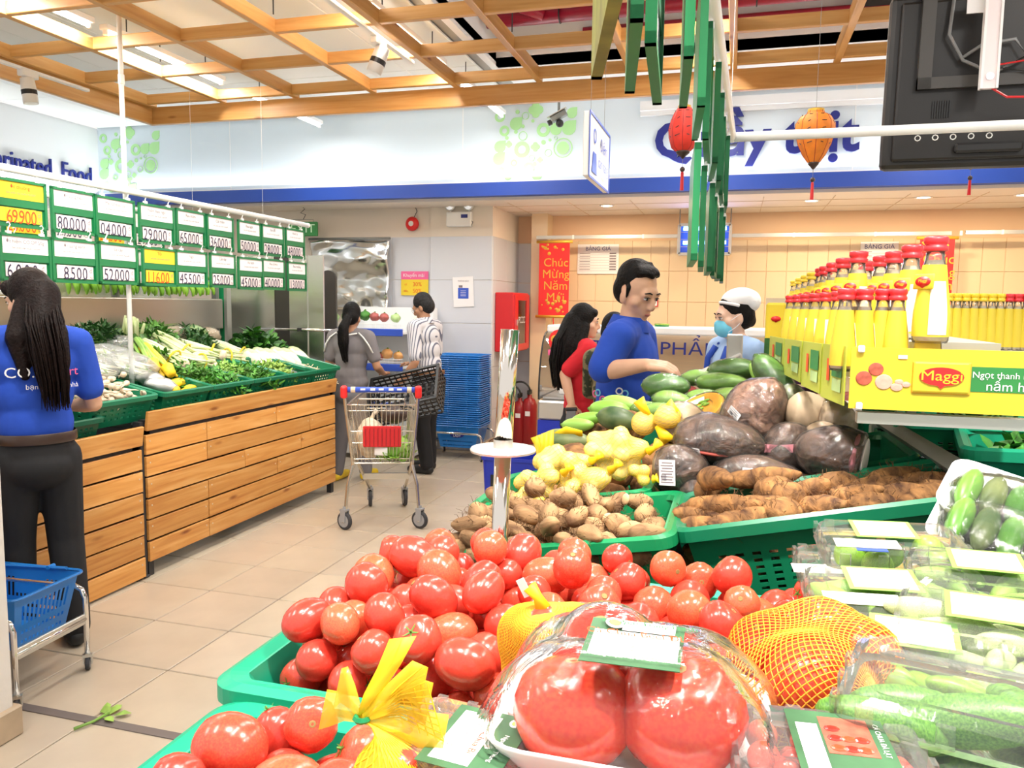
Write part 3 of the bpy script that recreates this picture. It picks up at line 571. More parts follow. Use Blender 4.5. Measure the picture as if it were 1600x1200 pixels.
# ================================================================== LEFT STAND
XS = -3.10
def stand(label, y0, y1, ztop, rows, ph, breaks, zb, seed, lean=.035):
    R = random.Random(seed)
    t = thing('plank_stand', label, 'produce stand', (XS, y0, 0))
    fr = MB()
    for y in (.03, y1 - y0 - .03):
        for x in (-.03, -1.1): fr.b2((x - .02, y - .02, 0), (x + .02, y + .02, ztop - .05))
    for z in (zb + .02, ztop - .14): fr.b2((-1.12, .01, z), (-.01, .05, z + .04)).b2((-1.12, y1 - y0 - .05, z), (-.01, y1 - y0 - .01, z + .04)).b2((-.05, .01, z), (-.012, y1 - y0 - .01, z + .03)).b2((-1.12, .01, z), (-1.08, y1 - y0 - .01, z + .03))
    fr.build('frame', 'steel_dark', t)
    MB().b2((-1.14, 0, ztop - .16), (-.02, y1 - y0, ztop - .14)).build('deck', 'steel_dark', t)
    MB().b2((-.09, 0.01, zb), (-.06, y1 - y0 - .01, ztop - .16)).build('backing_sheet', 'black_soft', t)
    # slanted top board
    o = MB().rbox((0, 0, 0), (.02, y1 - y0 - .004, ph), .003, 1).build('top_board', 'plank', t); o.location = (.012, (y1 - y0) / 2, ztop - ph / 2); o.rotation_euler = (0, lean * 4, 0)
    z = ztop - ph - .025
    for r in range(rows):
        br = [0] + breaks[r % len(breaks)] + [y1 - y0]
        for a, b in zip(br[:-1], br[1:]):
            o = MB().rbox((0, 0, 0), (.018, b - a - .006, ph + .002), .002, 1).build('plank', 'plank', t)
            o.location = (-.004 + R.uniform(0, .004), (a + b) / 2, z - ph / 2); o.rotation_euler = (R.uniform(-.004, .004), 0, 0)
            for q in (a + .03, b - .03): 
                MB().box((.010, q - (a + b) / 2, .02), (.002, .008, .008)).build('nail', 'tan_board', o)
        z -= ph + .013
    return t
stand('long plank-fronted produce stand under the price boards', 3.53, 5.65, .935, 6, .108, [[.52, 1.28], [.52, 1.73], [.9, 1.6], [.52, 1.28], [.52, 1.73], [.52]], .13, 3)
s2 = stand('lower plank-fronted stand section behind the woman in blue', 1.62, 3.5, .86, 6, .108, [[.35, 1.02], [.35, 1.02], [.7]], .09, 5)
a = thing('steel_post', 'dark steel post between the two stand sections', 'post', (XS, 3.515, 0)); MB().rbox((-.03, 0, .44), (.05, .025, .88), .003, 1).build('post', 'steel_dark', a); MB().rbox((-.03, 0, .01), (.07, .04, .012), .003, 1).build('foot', 'rubber', a)
# front-row and second-row baskets
TIL = (0, .20, 0)
GB = 'green baskets along the plank stand'
BW = [('with pale roots at the near end of the long stand', 3.42, .46), ('of yellow squash and wrapped corn', 3.93, .42), ('of feathery green herbs', 4.36, .42), ('of leafy greens in the middle of the stand', 4.79, .42), ('of bagged green beans', 5.20, .40), ('of bean sprouts at the far end', 5.58, .38)]
for lab, y, w_ in BW: basket('green basket ' + lab, (-3.35, y, 1.065), .46, w_, .15, TIL, 'basket_green', GB, nu=8, nv=3, dip=.02)
for k, (y, lab) in enumerate(((3.75, 'under the bagged white greens'), (4.2, 'under the yellow stalks'), (4.65, 'under the long celery'), (5.1, 'under the dark leaf heap'), (5.52, 'under the white cabbages'))):
    basket('upper green basket ' + lab, (-3.82, y, 1.135), .42, .42, .14, TIL, 'basket_green', GB, nu=8, nv=3, dip=.02)
basket('small dark green basket beside the woman in blue', (-3.3, 3.08, .97), .4, .3, .13, (0, .12, 0), 'basket_dark', nu=7, nv=3)
basket('dark green basket of mangoes left of the woman', (-3.3, 2.55, .95), .4, .42, .13, (0, .12, 0), 'basket_dark', nu=7, nv=3)
# ---- produce makers
def leafmesh(n, rx, ry, rz, ls, seed, mat, up=.4, dome=True, aspect=.5):
    R = random.Random(seed); mb = MB()
    for i in range(n):
        a = R.uniform(0, 2 * PI); rr = math.sqrt(R.random()); x = rx * rr * math.cos(a); y = ry * rr * math.sin(a)
        z = rz * (1 - rr * rr) * R.uniform(.55, 1.02)
        l = ls * R.uniform(.6, 1.2); M = Matrix.Translation((x, y, z)) @ Euler((R.uniform(-.9, .9), R.uniform(-1, .3) * up * 2, R.uniform(0, 2 * PI))).to_matrix().to_4x4()
        wd = l * aspect; b = l * R.uniform(-.25, .25)
        mb.add([(0, 0, 0), (l * .35, -wd / 2, .0), (l * .4, 0, -wd * .15), (l * .35, wd / 2, 0), (l * .75, -wd * .35, b * .6), (l * .75, wd * .35, b * .6), (l, 0, b)], [(0, 1, 2), (0, 2, 3), (1, 4, 2), (2, 4, 6), (2, 6, 5), (2, 5, 3)], M)
    return mb.mesh('leaves', mat, True)
def stalks(n, L, r, spread, seed, mat, taper=.6, bend=.1, nn=6):
    R = random.Random(seed); mb = MB()
    for i in range(n):
        a = R.uniform(0, 2 * PI); q = math.sqrt(R.random()) * spread; y = q * math.cos(a); z = q * math.sin(a) + spread * .8; l = L * R.uniform(.85, 1.05); k = R.uniform(.8, 1.8); bb = R.uniform(-bend, bend); b2 = R.uniform(-bend, bend) * .5
        mb.tube([(0, y * .8, z * .8), (l * .35, y, z), (l * .7, y * k + bb * l * .3, z + b2 * l * .3), (l, y * k * 1.3 + bb * l, z * 1.1 + b2 * l)], [r, r, r * taper, r * taper * .6], nn)
    return mb.mesh('stalks', mat, True)
def bunch(name, label, cat, loc, rot, parts, group=None):
    t = thing(name, label, cat, loc, rot, group)
    for nm, me, l, r in parts:
        o = obj(nm, me, t, l, r)
        if nm in ('leaves', 'stalks', 'sprouts'): stuff(o)
    return t
V = Vector
# pale garlic-like roots
gm = [MB().ell((0, 0, 0), (.022 + .004 * k, .018, .017), 9, 7, lambda p: Vector((p.x * (1 + .5 * max(0, p.x)), p.y * (1 - .45 * max(0, p.x)), p.z * (1 - .45 * max(0, p.x))))).tube([(.025, 0, 0), (.05, .006 * k, .004), (.075, .012 * (k - 1), .0)], [.005, .004, .002], 5).mesh('root', 'garlic') for k in range(3)]
for i, (x, y, z, r) in enumerate(pack(95, -3.56, -3.14, 3.22, 3.64, .026, lambda x, y: .985 - (x + 3.36) * .2, lambda x, y: .10 * (1 - ((x + 3.36) / .2) ** 2), 5)):
    tag(obj('pale_root', gm[i % 3], None, (x, y, z), (random.uniform(-.5, .5), random.uniform(-.4, .4), random.uniform(0, 6.3))), 'pale bulb root heaped in the near green basket', 'root', 'pale bulb roots')
# bagged greens, corn, celery etc. along the stand
def lump(rx, ry, rz, seed, n=16, m=10, amp=.18, mat='bagfilm', name='bag'):
    return MB().ell((0, 0, 0), (rx, ry, rz), n, m, lambda p: p * (1 + amp * noise.noise(p * 1.7 + Vector((seed * 3.1, seed, 0))) + amp * .4 * noise.noise(p * 5 + Vector((seed, 0, 1))))).mesh(name, mat)
for k, (px, py, X, rx, ry) in enumerate(((168, 560, -3.62, .13, .20), (205, 572, -3.5, .16, .16), (150, 577, -3.5, .12, .14), (190, 545, -3.8, .12, .15))):
    p = onx(px, py, X); t = bunch('bagged_greens', 'clear plastic bag of white sprouts, %s' % ['nearest the woman', 'above the pale roots', 'lowest by her elbow', 'behind the upright stalks'][k], 'bag', p, (0, .3, .4 * k), [('stalks', stalks(26, .22, .006, .05, k, 'stalk_white'), (-.11, 0, -.05), (0, 0, 0)), ('leaves', leafmesh(30, rx * .7, ry * .7, .05, .05, k, 'leaf_light'), (0, 0, -.02), (0, 0, 0)), ('bag', lump(rx, ry, .085, k), (0, 0, 0), (0, 0, 0))], 'bagged greens on the stand')
p = onx(203, 545, -3.86); bunch('leek_bunch', 'upright bunch of pale cut stalks standing on the stand', 'celery', p, (0, -1.45, .2), [('stalks', stalks(16, .26, .014, .055, 3, 'stalk_pale', .9, .12), (-.05, 0, -.04), (0, 0, 0)), ('leaves', leafmesh(40, .08, .08, .06, .07, 4, 'leaf_light'), (0, 0, 0), (0, 0, 0))])
for k, (px, py, X, a) in enumerate(((222, 548, -3.6, .5), (238, 556, -3.52, .35))):
    p = onx(px, py, X); bunch('leek_bunch', ['green onion bunch with yellow ends beside the bags', 'yellow-stalked bunch leaning over the squash'][k], 'leek', p, (0, .55, -a), [('stalks', stalks(14, .34, .012, .035, 13 + k, 'leek_green' if k == 0 else 'yellow_veg', .8, .1), (-.12, 0, -.03), (0, 0, 0)), ('ends', MB().tube([(.17, 0, .03), (.24, 0, .025)], [.04, .028], 8).mesh('ends', 'yellow_veg'), None, None)])
for k, (p1, p2) in enumerate((((222, 540, -3.75), (285, 577, -3.45)), ((238, 528, -3.85), (300, 565, -3.6)), ((275, 538, -3.85), (345, 562, -3.6)), ((280, 552, -3.7), (375, 568, -3.6)), ((255, 560, -3.55), (330, 578, -3.48)), ((330, 540, -3.9), (390, 566, -3.62)))):
    a = onx(*p1); b = onx(*p2); d = b - a; q = d.to_track_quat('X', 'Z').to_matrix()
    t = bunch('celery_bunch', 'pale green celery bunch, %s' % ['front one nearest the woman', 'upper one beside the cut stalks', 'topmost of the pile', 'middle one with tied brown root ends', 'lowest on the basket edge', 'farthest by the dark leaves'][k], 'celery', a, (0, 0, 0), [('stalks', stalks(15, d.length, .011, .04, 30 + k, 'stalk_pale', .9, .06), None, q), ('stalks', stalks(9, d.length * .8, .010, .035, 60 + k, 'stalk_white', .9, .06), None, q), ('root_ends', MB().ell((d.length, 0, .03), (.03, .045, .045), 9, 6).mesh('root_ends', 'garlic'), None, q), ('tie', MB().tube(arc((d.length * .75, 0, .035), .058, 0, 2 * PI, 14, (0, 1, 0), (0, 0, 1)), .007, 5).mesh('tie', 'yellow_veg'), None, q), ('leaves', leafmesh(30, .09, .06, .05, .06, 90 + k, 'leaf'), (0, 0, 0), q)], 'celery bunches on the stand')
# yellow squash and wrapped corn
for k, (px, py, X) in enumerate(((284, 597, -3.33), (300, 607, -3.24), (275, 609, -3.24), (290, 612, -3.2), (312, 610, -3.22), (265, 600, -3.3))):
    p = onx(px, py, X); q = Euler((0, .1, 1.2 + .5 * k)).to_matrix()
    t = thing('yellow_squash', 'small yellow squash in the second green basket', 'squash', p, group='yellow squash'); MB().ell((0, 0, 0), (.075, .026, .025), 12, 8, lambda v: Vector((v.x, v.y * (1 - .3 * v.x) * (1 + .06 * math.cos(9 * math.atan2(v.z, v.y))), v.z * (1 - .3 * v.x)))).build('fruit', 'yellow_veg', t, rot=q, smooth=True); MB().tube([(.07, 0, 0), (.09, 0, .003)], [.008, .006], 6).build('stem', 'stem_green', t, rot=q)
for k, (px, py, X) in enumerate(((237, 593, -3.38), (253, 603, -3.28))):
    p = onx(px, py, X); bunch('wrapped_corn', 'white film-wrapped vegetable pack, %s one' % ['rear', 'front'][k], 'pack', p, (0, .3, .9), [('contents', lump(.09, .055, .04, 4 + k, mat='foam', name='contents'), None, None), ('film', lump(.098, .062, .047, 4 + k, amp=.22), None, None)], 'wrapped packs')
# leafy herbs
HB = [((285, 590, -3.42), 'leaf', .2, .17, 'feathery herb heap behind the yellow squash'), ((335, 600, -3.30), 'leaf', .22, .17, 'fresh green herb heap in the third basket'), ((345, 588, -3.45), 'leaf_light', .2, .15, 'light green herb heap in the middle'), ((385, 590, -3.32), 'leaf', .24, .17, 'curly green herb heap in the fourth basket'), ((420, 585, -3.35), 'leaf_light', .2, .17, 'pale green leaf heap under clear film'), ((150, 524, -3.95), 'leaf_dark', .22, .18, 'dark leafy greens at the back behind the bags'), ((290, 527, -4.05), 'leaf_dark', .24, .2, 'dark fronds behind the celery'), ((235, 520, -4.1), 'leaf', .16, .2, 'bright leaves beside the upright stalks')]
for k, (p, mt, rx, ry, lab) in enumerate(HB):
    p = onx(*p); bunch('herb_heap', lab, 'greens', p - V((0, 0, .03 if k < 5 else .05)), (0, .15, 0), [('leaves', leafmesh(520, rx, ry, .13, .055, 200 + k, mt, .5, True, .35), None, None), ('stalks', stalks(30, .25, .003, .08, 220 + k, 'leek_green'), (-.1, 0, -.03), (0, 0, .8))])
p = onx(400, 548, -3.92); bunch('leaf_heap', 'tall heap of dark green leaves before the mirror', 'greens', p - V((0, 0, .09)), (0, 0, 0), [('leaves', leafmesh(620, .27, .30, .27, .085, 77, 'leaf_dark', .45, True, .6), None, None), ('leaves', leafmesh(260, .28, .31, .275, .08, 78, 'leaf', .45, True, .6), None, None), ('stalks', stalks(40, .4, .004, .14, 79, 'leaf_dark'), (-.2, 0, -.06), None)])
for k in range(6):
    p = onx(402 + 13.5 * k, 563 - (2 if k % 2 else 0) - k * .6, -3.55); t = thing('white_cabbage_wedge', 'pale cabbage wedge leaning in the row beside the sprouts', 'cabbage', p, (0, .5, .25), 'white cabbage wedges')
    MB().ell((0, 0, 0), (.13, .045, .05), 12, 9, lambda v: Vector((v.x, v.y * (1 - .35 * v.x), v.z * (1 - .35 * v.x) * (1 + .05 * math.cos(8 * v.x))))).build('heart', 'stalk_white', t, smooth=True)
    MB().ell((-.03, .008, .006), (.105, .047, .05), 10, 8, lambda v: Vector((v.x, v.y * (1 - .3 * v.x), v.z * (1 - .3 * v.x)))).build('outer_leaf', 'stalk_pale', t, smooth=True); MB().tube([(.11, 0, 0), (.15, 0, 0)], [.03, .022], 8).build('cut_end', 'garlic', t)
R = random.Random(4); mb = MB()
for i in range(420):
    a = R.uniform(0, 6.28); rr = math.sqrt(R.random()); x = .2 * rr * math.cos(a); y = .2 * rr * math.sin(a); z = .13 * (1 - rr * rr) * R.uniform(.7, 1); d = V((R.uniform(-1, 1), R.uniform(-1, 1), R.uniform(-.3, .3))).normalized() * .04; c = V((x, y, z)); mb.tube([c - d, c + V((0, 0, .008)), c + d], .0035, 4, False)
p = onx(484, 588, -3.38); t = thing('bean_sprout_heap', 'heap of pale bean sprouts at the stand end', 'bean sprouts', p - V((0, 0, .035)), (0, .12, 0)); stuff(mb.build('sprouts', 'sprout', t, smooth=True)); stuff(MB().ell((0, 0, 0), (.19, .19, .10), 16, 8).build('inner_heap', 'sprout', t, smooth=True))
bm_ = lump(.13, .09, .06, 3); p = onx(450, 590, -3.3); bunch('bean_bag', 'clear bag of green beans before the sprouts', 'bag', p, (0, .2, 1.2), [('stalks', stalks(30, .24, .005, .045, 41, 'leaf_light'), (-.12, 0, -.04), None), ('film', bm_, None, None)])
for k, (px, py) in enumerate(((268, 524), (303, 524), (325, 526))): p = onx(px, py, -4.12); t = thing('cauliflower', ['whitish wrapped cauliflower nearest the steel panel', 'middle wrapped cauliflower below the steel panel', 'cream cauliflower beside the green post'][k], 'cauliflower', p); obj('head', lump(.10, .11, .07, 20 + k, amp=.25, mat='garlic' if k != 1 else 'cabbage', name='head'), t); obj('wrap', lump(.108, .118, .078, 20 + k, amp=.25, mat='cling', name='wrap'), t)
# left of the woman
for k, (px, py, X) in enumerate(((8, 628, -3.3), (18, 640, -3.18), (3, 645, -3.2))):
    p = onx(px, py, X); t = thing('mango', 'dark green mango in the basket left of the woman', 'mango', p, (.2 * k, .3, k), 'green mangoes'); MB().ell((0, 0, 0), (.065, .05, .048), 14, 10, lambda v: Vector((v.x, v.y * (1 - .15 * v.x), v.z))).build('fruit', 'mango', t, smooth=True); MB().tube([(.062, 0, 0), (.07, 0, .004)], .006, 6).build('stem', 'scar', t)
p = onx(12, 612, -3.42); t = bunch('onion_bag', 'pink net bag of shallots at the left edge', 'bag', p, (0, 0, 0), [('film', lump(.13, .13, .07, 9), None, None)], None)
for k, (x, y, z, r) in enumerate(pack(14, -.1, .1, -.1, .1, .026, lambda x, y: -.055, None, 3)): MB().ell((x, y, z), r, 9, 7).build('shallot', 'shallot', t, smooth=True)
p = onx(10, 592, -3.6)
for k, (x, y, z, r) in enumerate(pack(20, -.15, .15, -.12, .2, .03, lambda x, y: -.05, None, 6)): t = tag(MB().ell((0, 0, 0), r, 9, 7, lambda v: v * (1 + .25 * max(0, v.z - .8))).build('brown_onion', 'onion_orange', None, p + V((x, y, z)), smooth=True), 'small brown onion heaped behind the shallot bag', 'onion', 'small brown onions')
# ---- steel back panel, shelf, bananas
t = thing('steel_back_shelf', 'stainless steel back shelf above the vegetables', 'shelf', (-4.3, 2.4, 0))
MB().rbox((0, 1.74, 1.43), (.02, 3.46, .25), .004, 1).build('front_panel', 'stainless', t)
MB().b2((-.5, 0, 1.545), (-.0, 3.47, 1.56)).build('shelf_board', 'stainless', t)
for y in (.02, 1.2, 2.3, 3.44): MB().b2((-.08, y, 0), (-.03, y + .03, 2.0)).build('post', 'steel_grey', t)
MB().b2((-.55, 0, .9), (-.52, 3.47, 2.2)).build('back_sheet', 'mirror_steel', t)
t = thing('green_post', 'green upright frame at the far end of the steel shelf', 'frame', (-4.3, 5.93, 0)); MB().b2((-.05, -.03, .0), (-.0, .0, 1.95)).build('side_sheet', 'basket_kelly', t); MB().b2((-.0, -.03, 0), (.03, .03, 1.95)).build('post', 'galv', t)
bn = MB(); pts = [V((.10 * math.cos(a) - .1, 0, .10 * math.sin(a))) for a in [-.75 + 1.6 * k / 6 for k in range(7)]]; bn.tube(pts, [.006, .014, .018, .019, .018, .013, .005], 8); bnm = bn.mesh('banana', 'banana_green')
def hand(loc, rz, label, n=6):
    t = thing('banana_bunch', label, 'bananas', loc, (0, 0, rz), 'green banana bunches')
    for i in range(n):
        o = obj('banana', bnm, t, (.025 * (i % 2), (i - n / 2) * .034, .02), Euler((0, -.35 - .3 * (i % 2), .10 * (i - n / 2))))
    MB().tube([(.0, -.08, .09), (-.02, 0, .11), (0, .08, .09)], [.014, .02, .014], 7).build('crown', 'leek_green', t, smooth=True)
for i in range(8): hand((-4.36, 4.42 + .185 * i, 1.63 + .012 * (i % 2)), .15 * ((i % 3) - 1), 'hand of green bananas, %s along the shelf' % ['first', 'second', 'third', 'fourth', 'fifth', 'sixth', 'seventh', 'eighth'][i])
for i in range(3): hand((-4.5, 5.1 + .22 * i, 1.74), .4 * (i - 1), 'green banana hand on top of the shelf row, %s' % ['nearest', 'middle', 'farthest'][i], 5)
for k in range(5):
    p = V((-4.5, 2.9 + .3 * k, 1.62)); t = thing('wrapped_tray', 'film-wrapped red vegetable tray on the shelf, %s' % ['nearest', 'second', 'third', 'fourth', 'fifth'][k], 'pack', p); MB().rbox((0, 0, -.04), (.2, .22, .03), .01, 2).build('tray', 'foam', t); obj('contents', lump(.08, .09, .05, k, mat='yam_red', name='contents'), t); obj('film', lump(.1, .11, .065, k, mat='cling', name='film'), t)
# ================================================================== PRICE BOARDS
def board_parts(t, w, h, digits, head, yellow, seed, rowtext, unit=True):
    R = random.Random(seed); fr = MB(); fw = .014; c = 'card_yellow' if yellow else 'card_white'
    # local: x right (along +Y world), y up ; drawn in plane then turned with FACEX
    def B(a, b, z0, z1, nm, mat): return MB().b2((a[0], a[1], z0), (b[0], b[1], z1)).build(nm, mat, t, rot=FACEX)
    f = MB()
    for a, b in (((-w / 2, -h / 2), (w / 2, -h / 2 + fw)), ((-w / 2, h / 2 - fw), (w / 2, h / 2)), ((-w / 2, -h / 2), (-w / 2 + fw, h / 2)), ((w / 2 - fw, -h / 2), (w / 2, h / 2))): f.b2((*a, -.006), (*b, .008))
    f.b2((-w / 2 + fw, -.018, -.004), (w / 2 - fw, .018, .005)); f.b2((-w / 2 + fw, -h / 2 + fw, -.006), (w / 2 - fw, h / 2 - fw, -.003))
    f.build('frame', 'board_green', t, rot=FACEX)
    B((-w / 2 + fw, .02), (w / 2 - fw, h / 2 - fw), -.002, .001, 'header_card', c)
    text(head, .026, 'ink_red' if yellow else 'ink_grey', t, (.0025, 0, .078), FACEX); text(rowtext, .013, 'ink_grey', t, (.0025, .005, .048), FACEX)
    n = len(digits); cw = (w - 2 * fw - .03) / (n + 1)
    x = -w / 2 + fw + .016
    for i, d in enumerate(digits):
        B((x + .001, -h / 2 + fw + .008 + R.uniform(0, .004)), (x + cw - .001, -.024), -.001, .002 + R.uniform(0, .001), 'digit_card', c if yellow else 'card_pink')
        if d != ' ': text(d, .094, 'ink_red' if yellow else 'ink', t, (.0045, x + cw * (.5 + (.12 if d.endswith('.') else 0)), -.068), FACEX, sx=.74, bold=.0018, name='digit')
        x += cw
    B((x + .001, -h / 2 + fw + .01), (x + cw - .001, -.026), -.001, .002, 'digit_card', c if yellow else 'card_pink'); text('đ', .03, 'ink_grey', t, (.004, x + cw * .5, -.05), FACEX); text('/kg', .02, 'ink_grey', t, (.004, x + cw * .5, -.08), FACEX)
    for s in (-.095, .095):
        k = MB().tube([(.004, s, h / 2 - .005), (.004, s, h / 2 + .022), (.004, s + .012, h / 2 + .04), (.004, s + .004, h / 2 + .052), (.004, s - .008, h / 2 + .046)], .0032, 5).box((.004, s, h / 2 + .004), (.012, .026, .014)).build('hook', 'white_plastic', t)
TOPR = [(' 69.900', 'Ớt chuông', 1), ('80.000', 'Ớt sừng tiêu', 0), ('04.000', 'Me lột bao tử', 0), ('29.000', 'Nấm bào ngư', 0), ('65.000', 'Rau mầm', 0), ('36.000', 'Cải thảo', 0), ('50.000', 'Rau ngót', 0), ('28.000', 'Giá đỗ', 0), ('48.000', 'Hành lá', 0)]
LOWR = [('6.000', 'Ớt hiểm CO.OP 50g', 0), (' 8.500', 'Ớt sừng xanh', 0), ('52.000', 'Sả cây', 0), ('116.00', 'Tỏi', 1), ('45.500', 'Ngò', 0), ('25.000', 'Cần tây', 0), ('45.000', 'Xà lách', 0), ('40.000', 'Rau thơm', 0), ('13.000', 'Rau muống', 0)]
def digs(s):
    out = []
    for ch in s:
        if ch == '.': out[-1] += '.'
        else: out.append(ch)
    return out
ORD = ['first', 'second', 'third', 'fourth', 'fifth', 'sixth', 'seventh', 'eighth', 'ninth']
for row, (L_, zc) in enumerate(((TOPR, 2.004), (LOWR, 1.746))):
    for i, (dg, hd, yl) in enumerate(L_):
        y = 3.09 + .3125 * i; y += (.012 * math.sin(i * 2.3 + row))
        z = zc + random.uniform(-.004, .004)
        t = thing('price_board', '%s price board reading %s, %s from the left in the %s row' % ('yellow' if yl else 'white', dg.strip(), ORD[i], ['top', 'lower'][row]), 'price board', (-3.40 + .006 * row, y, z), (random.uniform(-.006, .006), 0, random.uniform(-.03, .05)), 'price boards over the plank stand')
        board_parts(t, .296, .232, digs(dg), hd, yl, i + 10 * row, 'Sản phẩm đạt chuẩn VietGAP')
for i, (dg, yl) in enumerate((('32.000', 0), ('19.000', 0), ('7.000', 0), ('1.000', 0))):
    t = thing('price_board', 'rear price board reading %s, %s peeping out under the front rows' % (dg, ORD[i]), 'price board', (-4.05, 3.72 + .34 * i, 1.775 - .003 * i), group='price boards of the rear row'); board_parts(t, .30, .255, digs(dg), 'Rau', yl, 50 + i, 'Sản phẩm')
    t = thing('price_board', 'upper rear board with %s header, seen between the front rows' % ['bright yellow', 'pale pink', 'plain yellow', 'plain white'][i], 'price board', (-4.05, 3.70 + .34 * i, 2.03), group='price boards of the rear row'); board_parts(t, .30, .255, digs('20.000'), 'Rau', i % 2 == 0, 60 + i, 'Sản phẩm')
def railthing(name, label, pts, r, hang):
    t = thing(name, label, 'rail', pts[0]); o = V(pts[0])
    MB().tube([V(p) - o for p in pts], r, 12).build('bar', 'white_plastic', t, smooth=True)
    for h in hang: MB().tube([V(h) - o, V((h[0], h[1], 3.2)) - o], .0012, 5).build('wire', 'galv', t)
    for e in (pts[0], pts[-1]): MB().ell(V(e) - o, r * 1.15, 10, 6).build('end_cap', 'white_plastic', t)
    return t
railthing('hanging_rail', 'long white rail carrying the price boards', [(-3.4, 2.2, 2.168), (-3.4, 5.78, 2.168)], .019, [(-3.4, 2.5, 2.17), (-3.4, 5.15, 2.17)])
railthing('hanging_rail', 'second white rail behind the price boards', [(-4.05, 3.0, 2.17), (-4.05, 5.4, 2.17)], .016, [(-4.05, 3.3, 2.17), (-4.05, 5.2, 2.17)])
t = thing('white_pole', 'thin white pole rising from the stand through the boards', 'pole', (-3.44, 3.83, .8)); MB().tube([(0, 0, 0), (.0, 0, 2.5)], .014, 10).build('tube', 'white_plastic', t, smooth=True); MB().rbox((0, 0, 2.0), (.03, .03, .06), .005, 1).build('clamp', 'white_plastic', t); MB().tube([(-.03, -.1, 2.45), (-.03, -.02, 2.45), (0, 0, 2.35)], .006, 5).build('bracket', 'steel_dark', t)
# ================================================================== CHILLER AND MIRRORS
t = thing('mirror_panel', 'crumpled mirror steel panel at the stand end', 'panel', (0, 6.2, 0))
MB().b2((-4.49, 0, .3), (-3.99, .02, 1.95)).build('sheet', 'mirror_steel', t); MB().b2((-3.985, .005, .3), (-3.845, .03, 1.95)).build('dark_strip', 'tv_grey', t); MB().b2((-3.84, 0, .3), (-3.50, .02, 1.95)).build('sheet', 'mirror_steel', t); MB().b2((-3.66, -.008, .3), (-3.652, .0, 1.95)).build('joint', 'galv', t)
t = thing('push_rail', 'thin chrome rail across the mirror panels', 'rail', (0, 6.14, 0)); MB().tube([(-4.14, 0, 1.30), (-3.32, 0, 1.30)], .012, 8).build('bar', 'chrome', t, smooth=True); MB().b2((-3.72, -.015, 1.285), (-3.68, .05, 1.315)).build('bracket', 'steel_dark', t)
t = thing('open_chiller', 'open refrigerated shelf case with blue edge strips', 'chiller', (0, 0, 0))
ep = MB(); pts = [(-.085, 0), (.085, 0), (.085, 1.72)] + [(.085 * math.cos(a), 1.72 + .085 * math.sin(a)) for a in [PI * k / 10 for k in range(1, 10)]] + [(-.085, 1.72)]
ep.poly(pts, .03, Matrix.Translation((-3.855, 6.95, .05)) @ FRONT.to_4x4()); ep.build('end_panel', 'tv_grey', t)
MB().b2((-3.9, 7.5, .05), (-2.98, 7.62, 1.5)).build('back', 'white_paint', t); MB().b2((-3.9, 6.95, .05), (-2.98, 7.5, .35)).build('plinth', 'white_gloss', t); MB().b2((-3.13, 7.35, .05), (-3.10, 7.65, 1.5)).build('side_wall', 'white_gloss', t)
for z in (1.24, .90, .52):
    MB().b2((-3.9, 6.97, z), (-3.12, 7.5, z + .02)).build('shelf', 'white_gloss', t); MB().rbox((-3.46, 6.96, z + .02), (.76, .02, .07), .004, 1).build('edge_strip', 'shelf_blue', t)
    gr = MB()
    for q in (.07, .1): gr.tube([(-3.83, 6.97, z + q), (-3.08, 6.97, z + q)], .003, 5)
    for k in range(17): gr.tube([(-3.83 + k * .046, 6.97, z + .02), (-3.83 + k * .046, 6.97, z + .1)], .002, 4)
    gr.build('wire_guard', 'white_plastic', t)
t2 = thing('foil_curtain', 'crinkled silver foil curtain over the chiller', 'curtain', (-4.46, 7.66, 1.47)); g = MB(); nx, nz = 36, 24
for i in range(nx + 1):
    for j in range(nz + 1): g.v.append((.92 * i / nx, -.03 + .07 * noise.noise(V((i * .07, j * .14, 1))) + .022 * noise.noise(V((i * .16, j * .4, 4))), .73 * j / nz))
for i in range(nx):
    for j in range(nz): a = i * (nz + 1) + j; g.f.append([a, a + nz + 1, a + nz + 2, a + 1])
o = g.build('sheet', 'foil_flat', t2, smooth=True); md = o.modifiers.new('s', 'SOLIDIFY'); md.thickness = .003
MB().tube([(-.02, -.02, .75), (.94, -.02, .75)], .014, 8).build('roller', 'steel_grey', t2, smooth=True)
bunchd = [(545, 495, 'cabbage', .07, 'round green cabbage on the top chiller shelf, left'), (521, 496, 'cabbage', .06, 'green cabbage at the chiller end panel'), (570, 493, 'leaf', .06, 'leafy green head behind the ponytail'), (585, 495, 'shallot', .05, 'dark red beet on the chiller shelf'), (600, 496, 'shallot', .05, 'second dark red beet on the chiller shelf'), (618, 497, 'cabbage', .05, 'pale green head beside the man'), (605, 553, 'onion_orange', .06, 'orange vegetable on the lower chiller shelf'), (622, 556, 'onion_orange', .05, 'small orange vegetable on the lower chiller shelf'), (594, 557, 'shallot', .045, 'dark vegetable left of the orange one')]
for k, (px, py, mt, r, lab) in enumerate(bunchd):
    p = ony(px, py, 7.12); t = thing('shelf_vegetable', lab, 'vegetable', p); obj('head', lump(r, r, r * .85, k, amp=.2, mat=mt, name='head'), t); MB().tube([(0, 0, r * .7), (.01, 0, r * 1.05)], [r * .25, r * .1], 6).build('stem', 'stem_green', t)
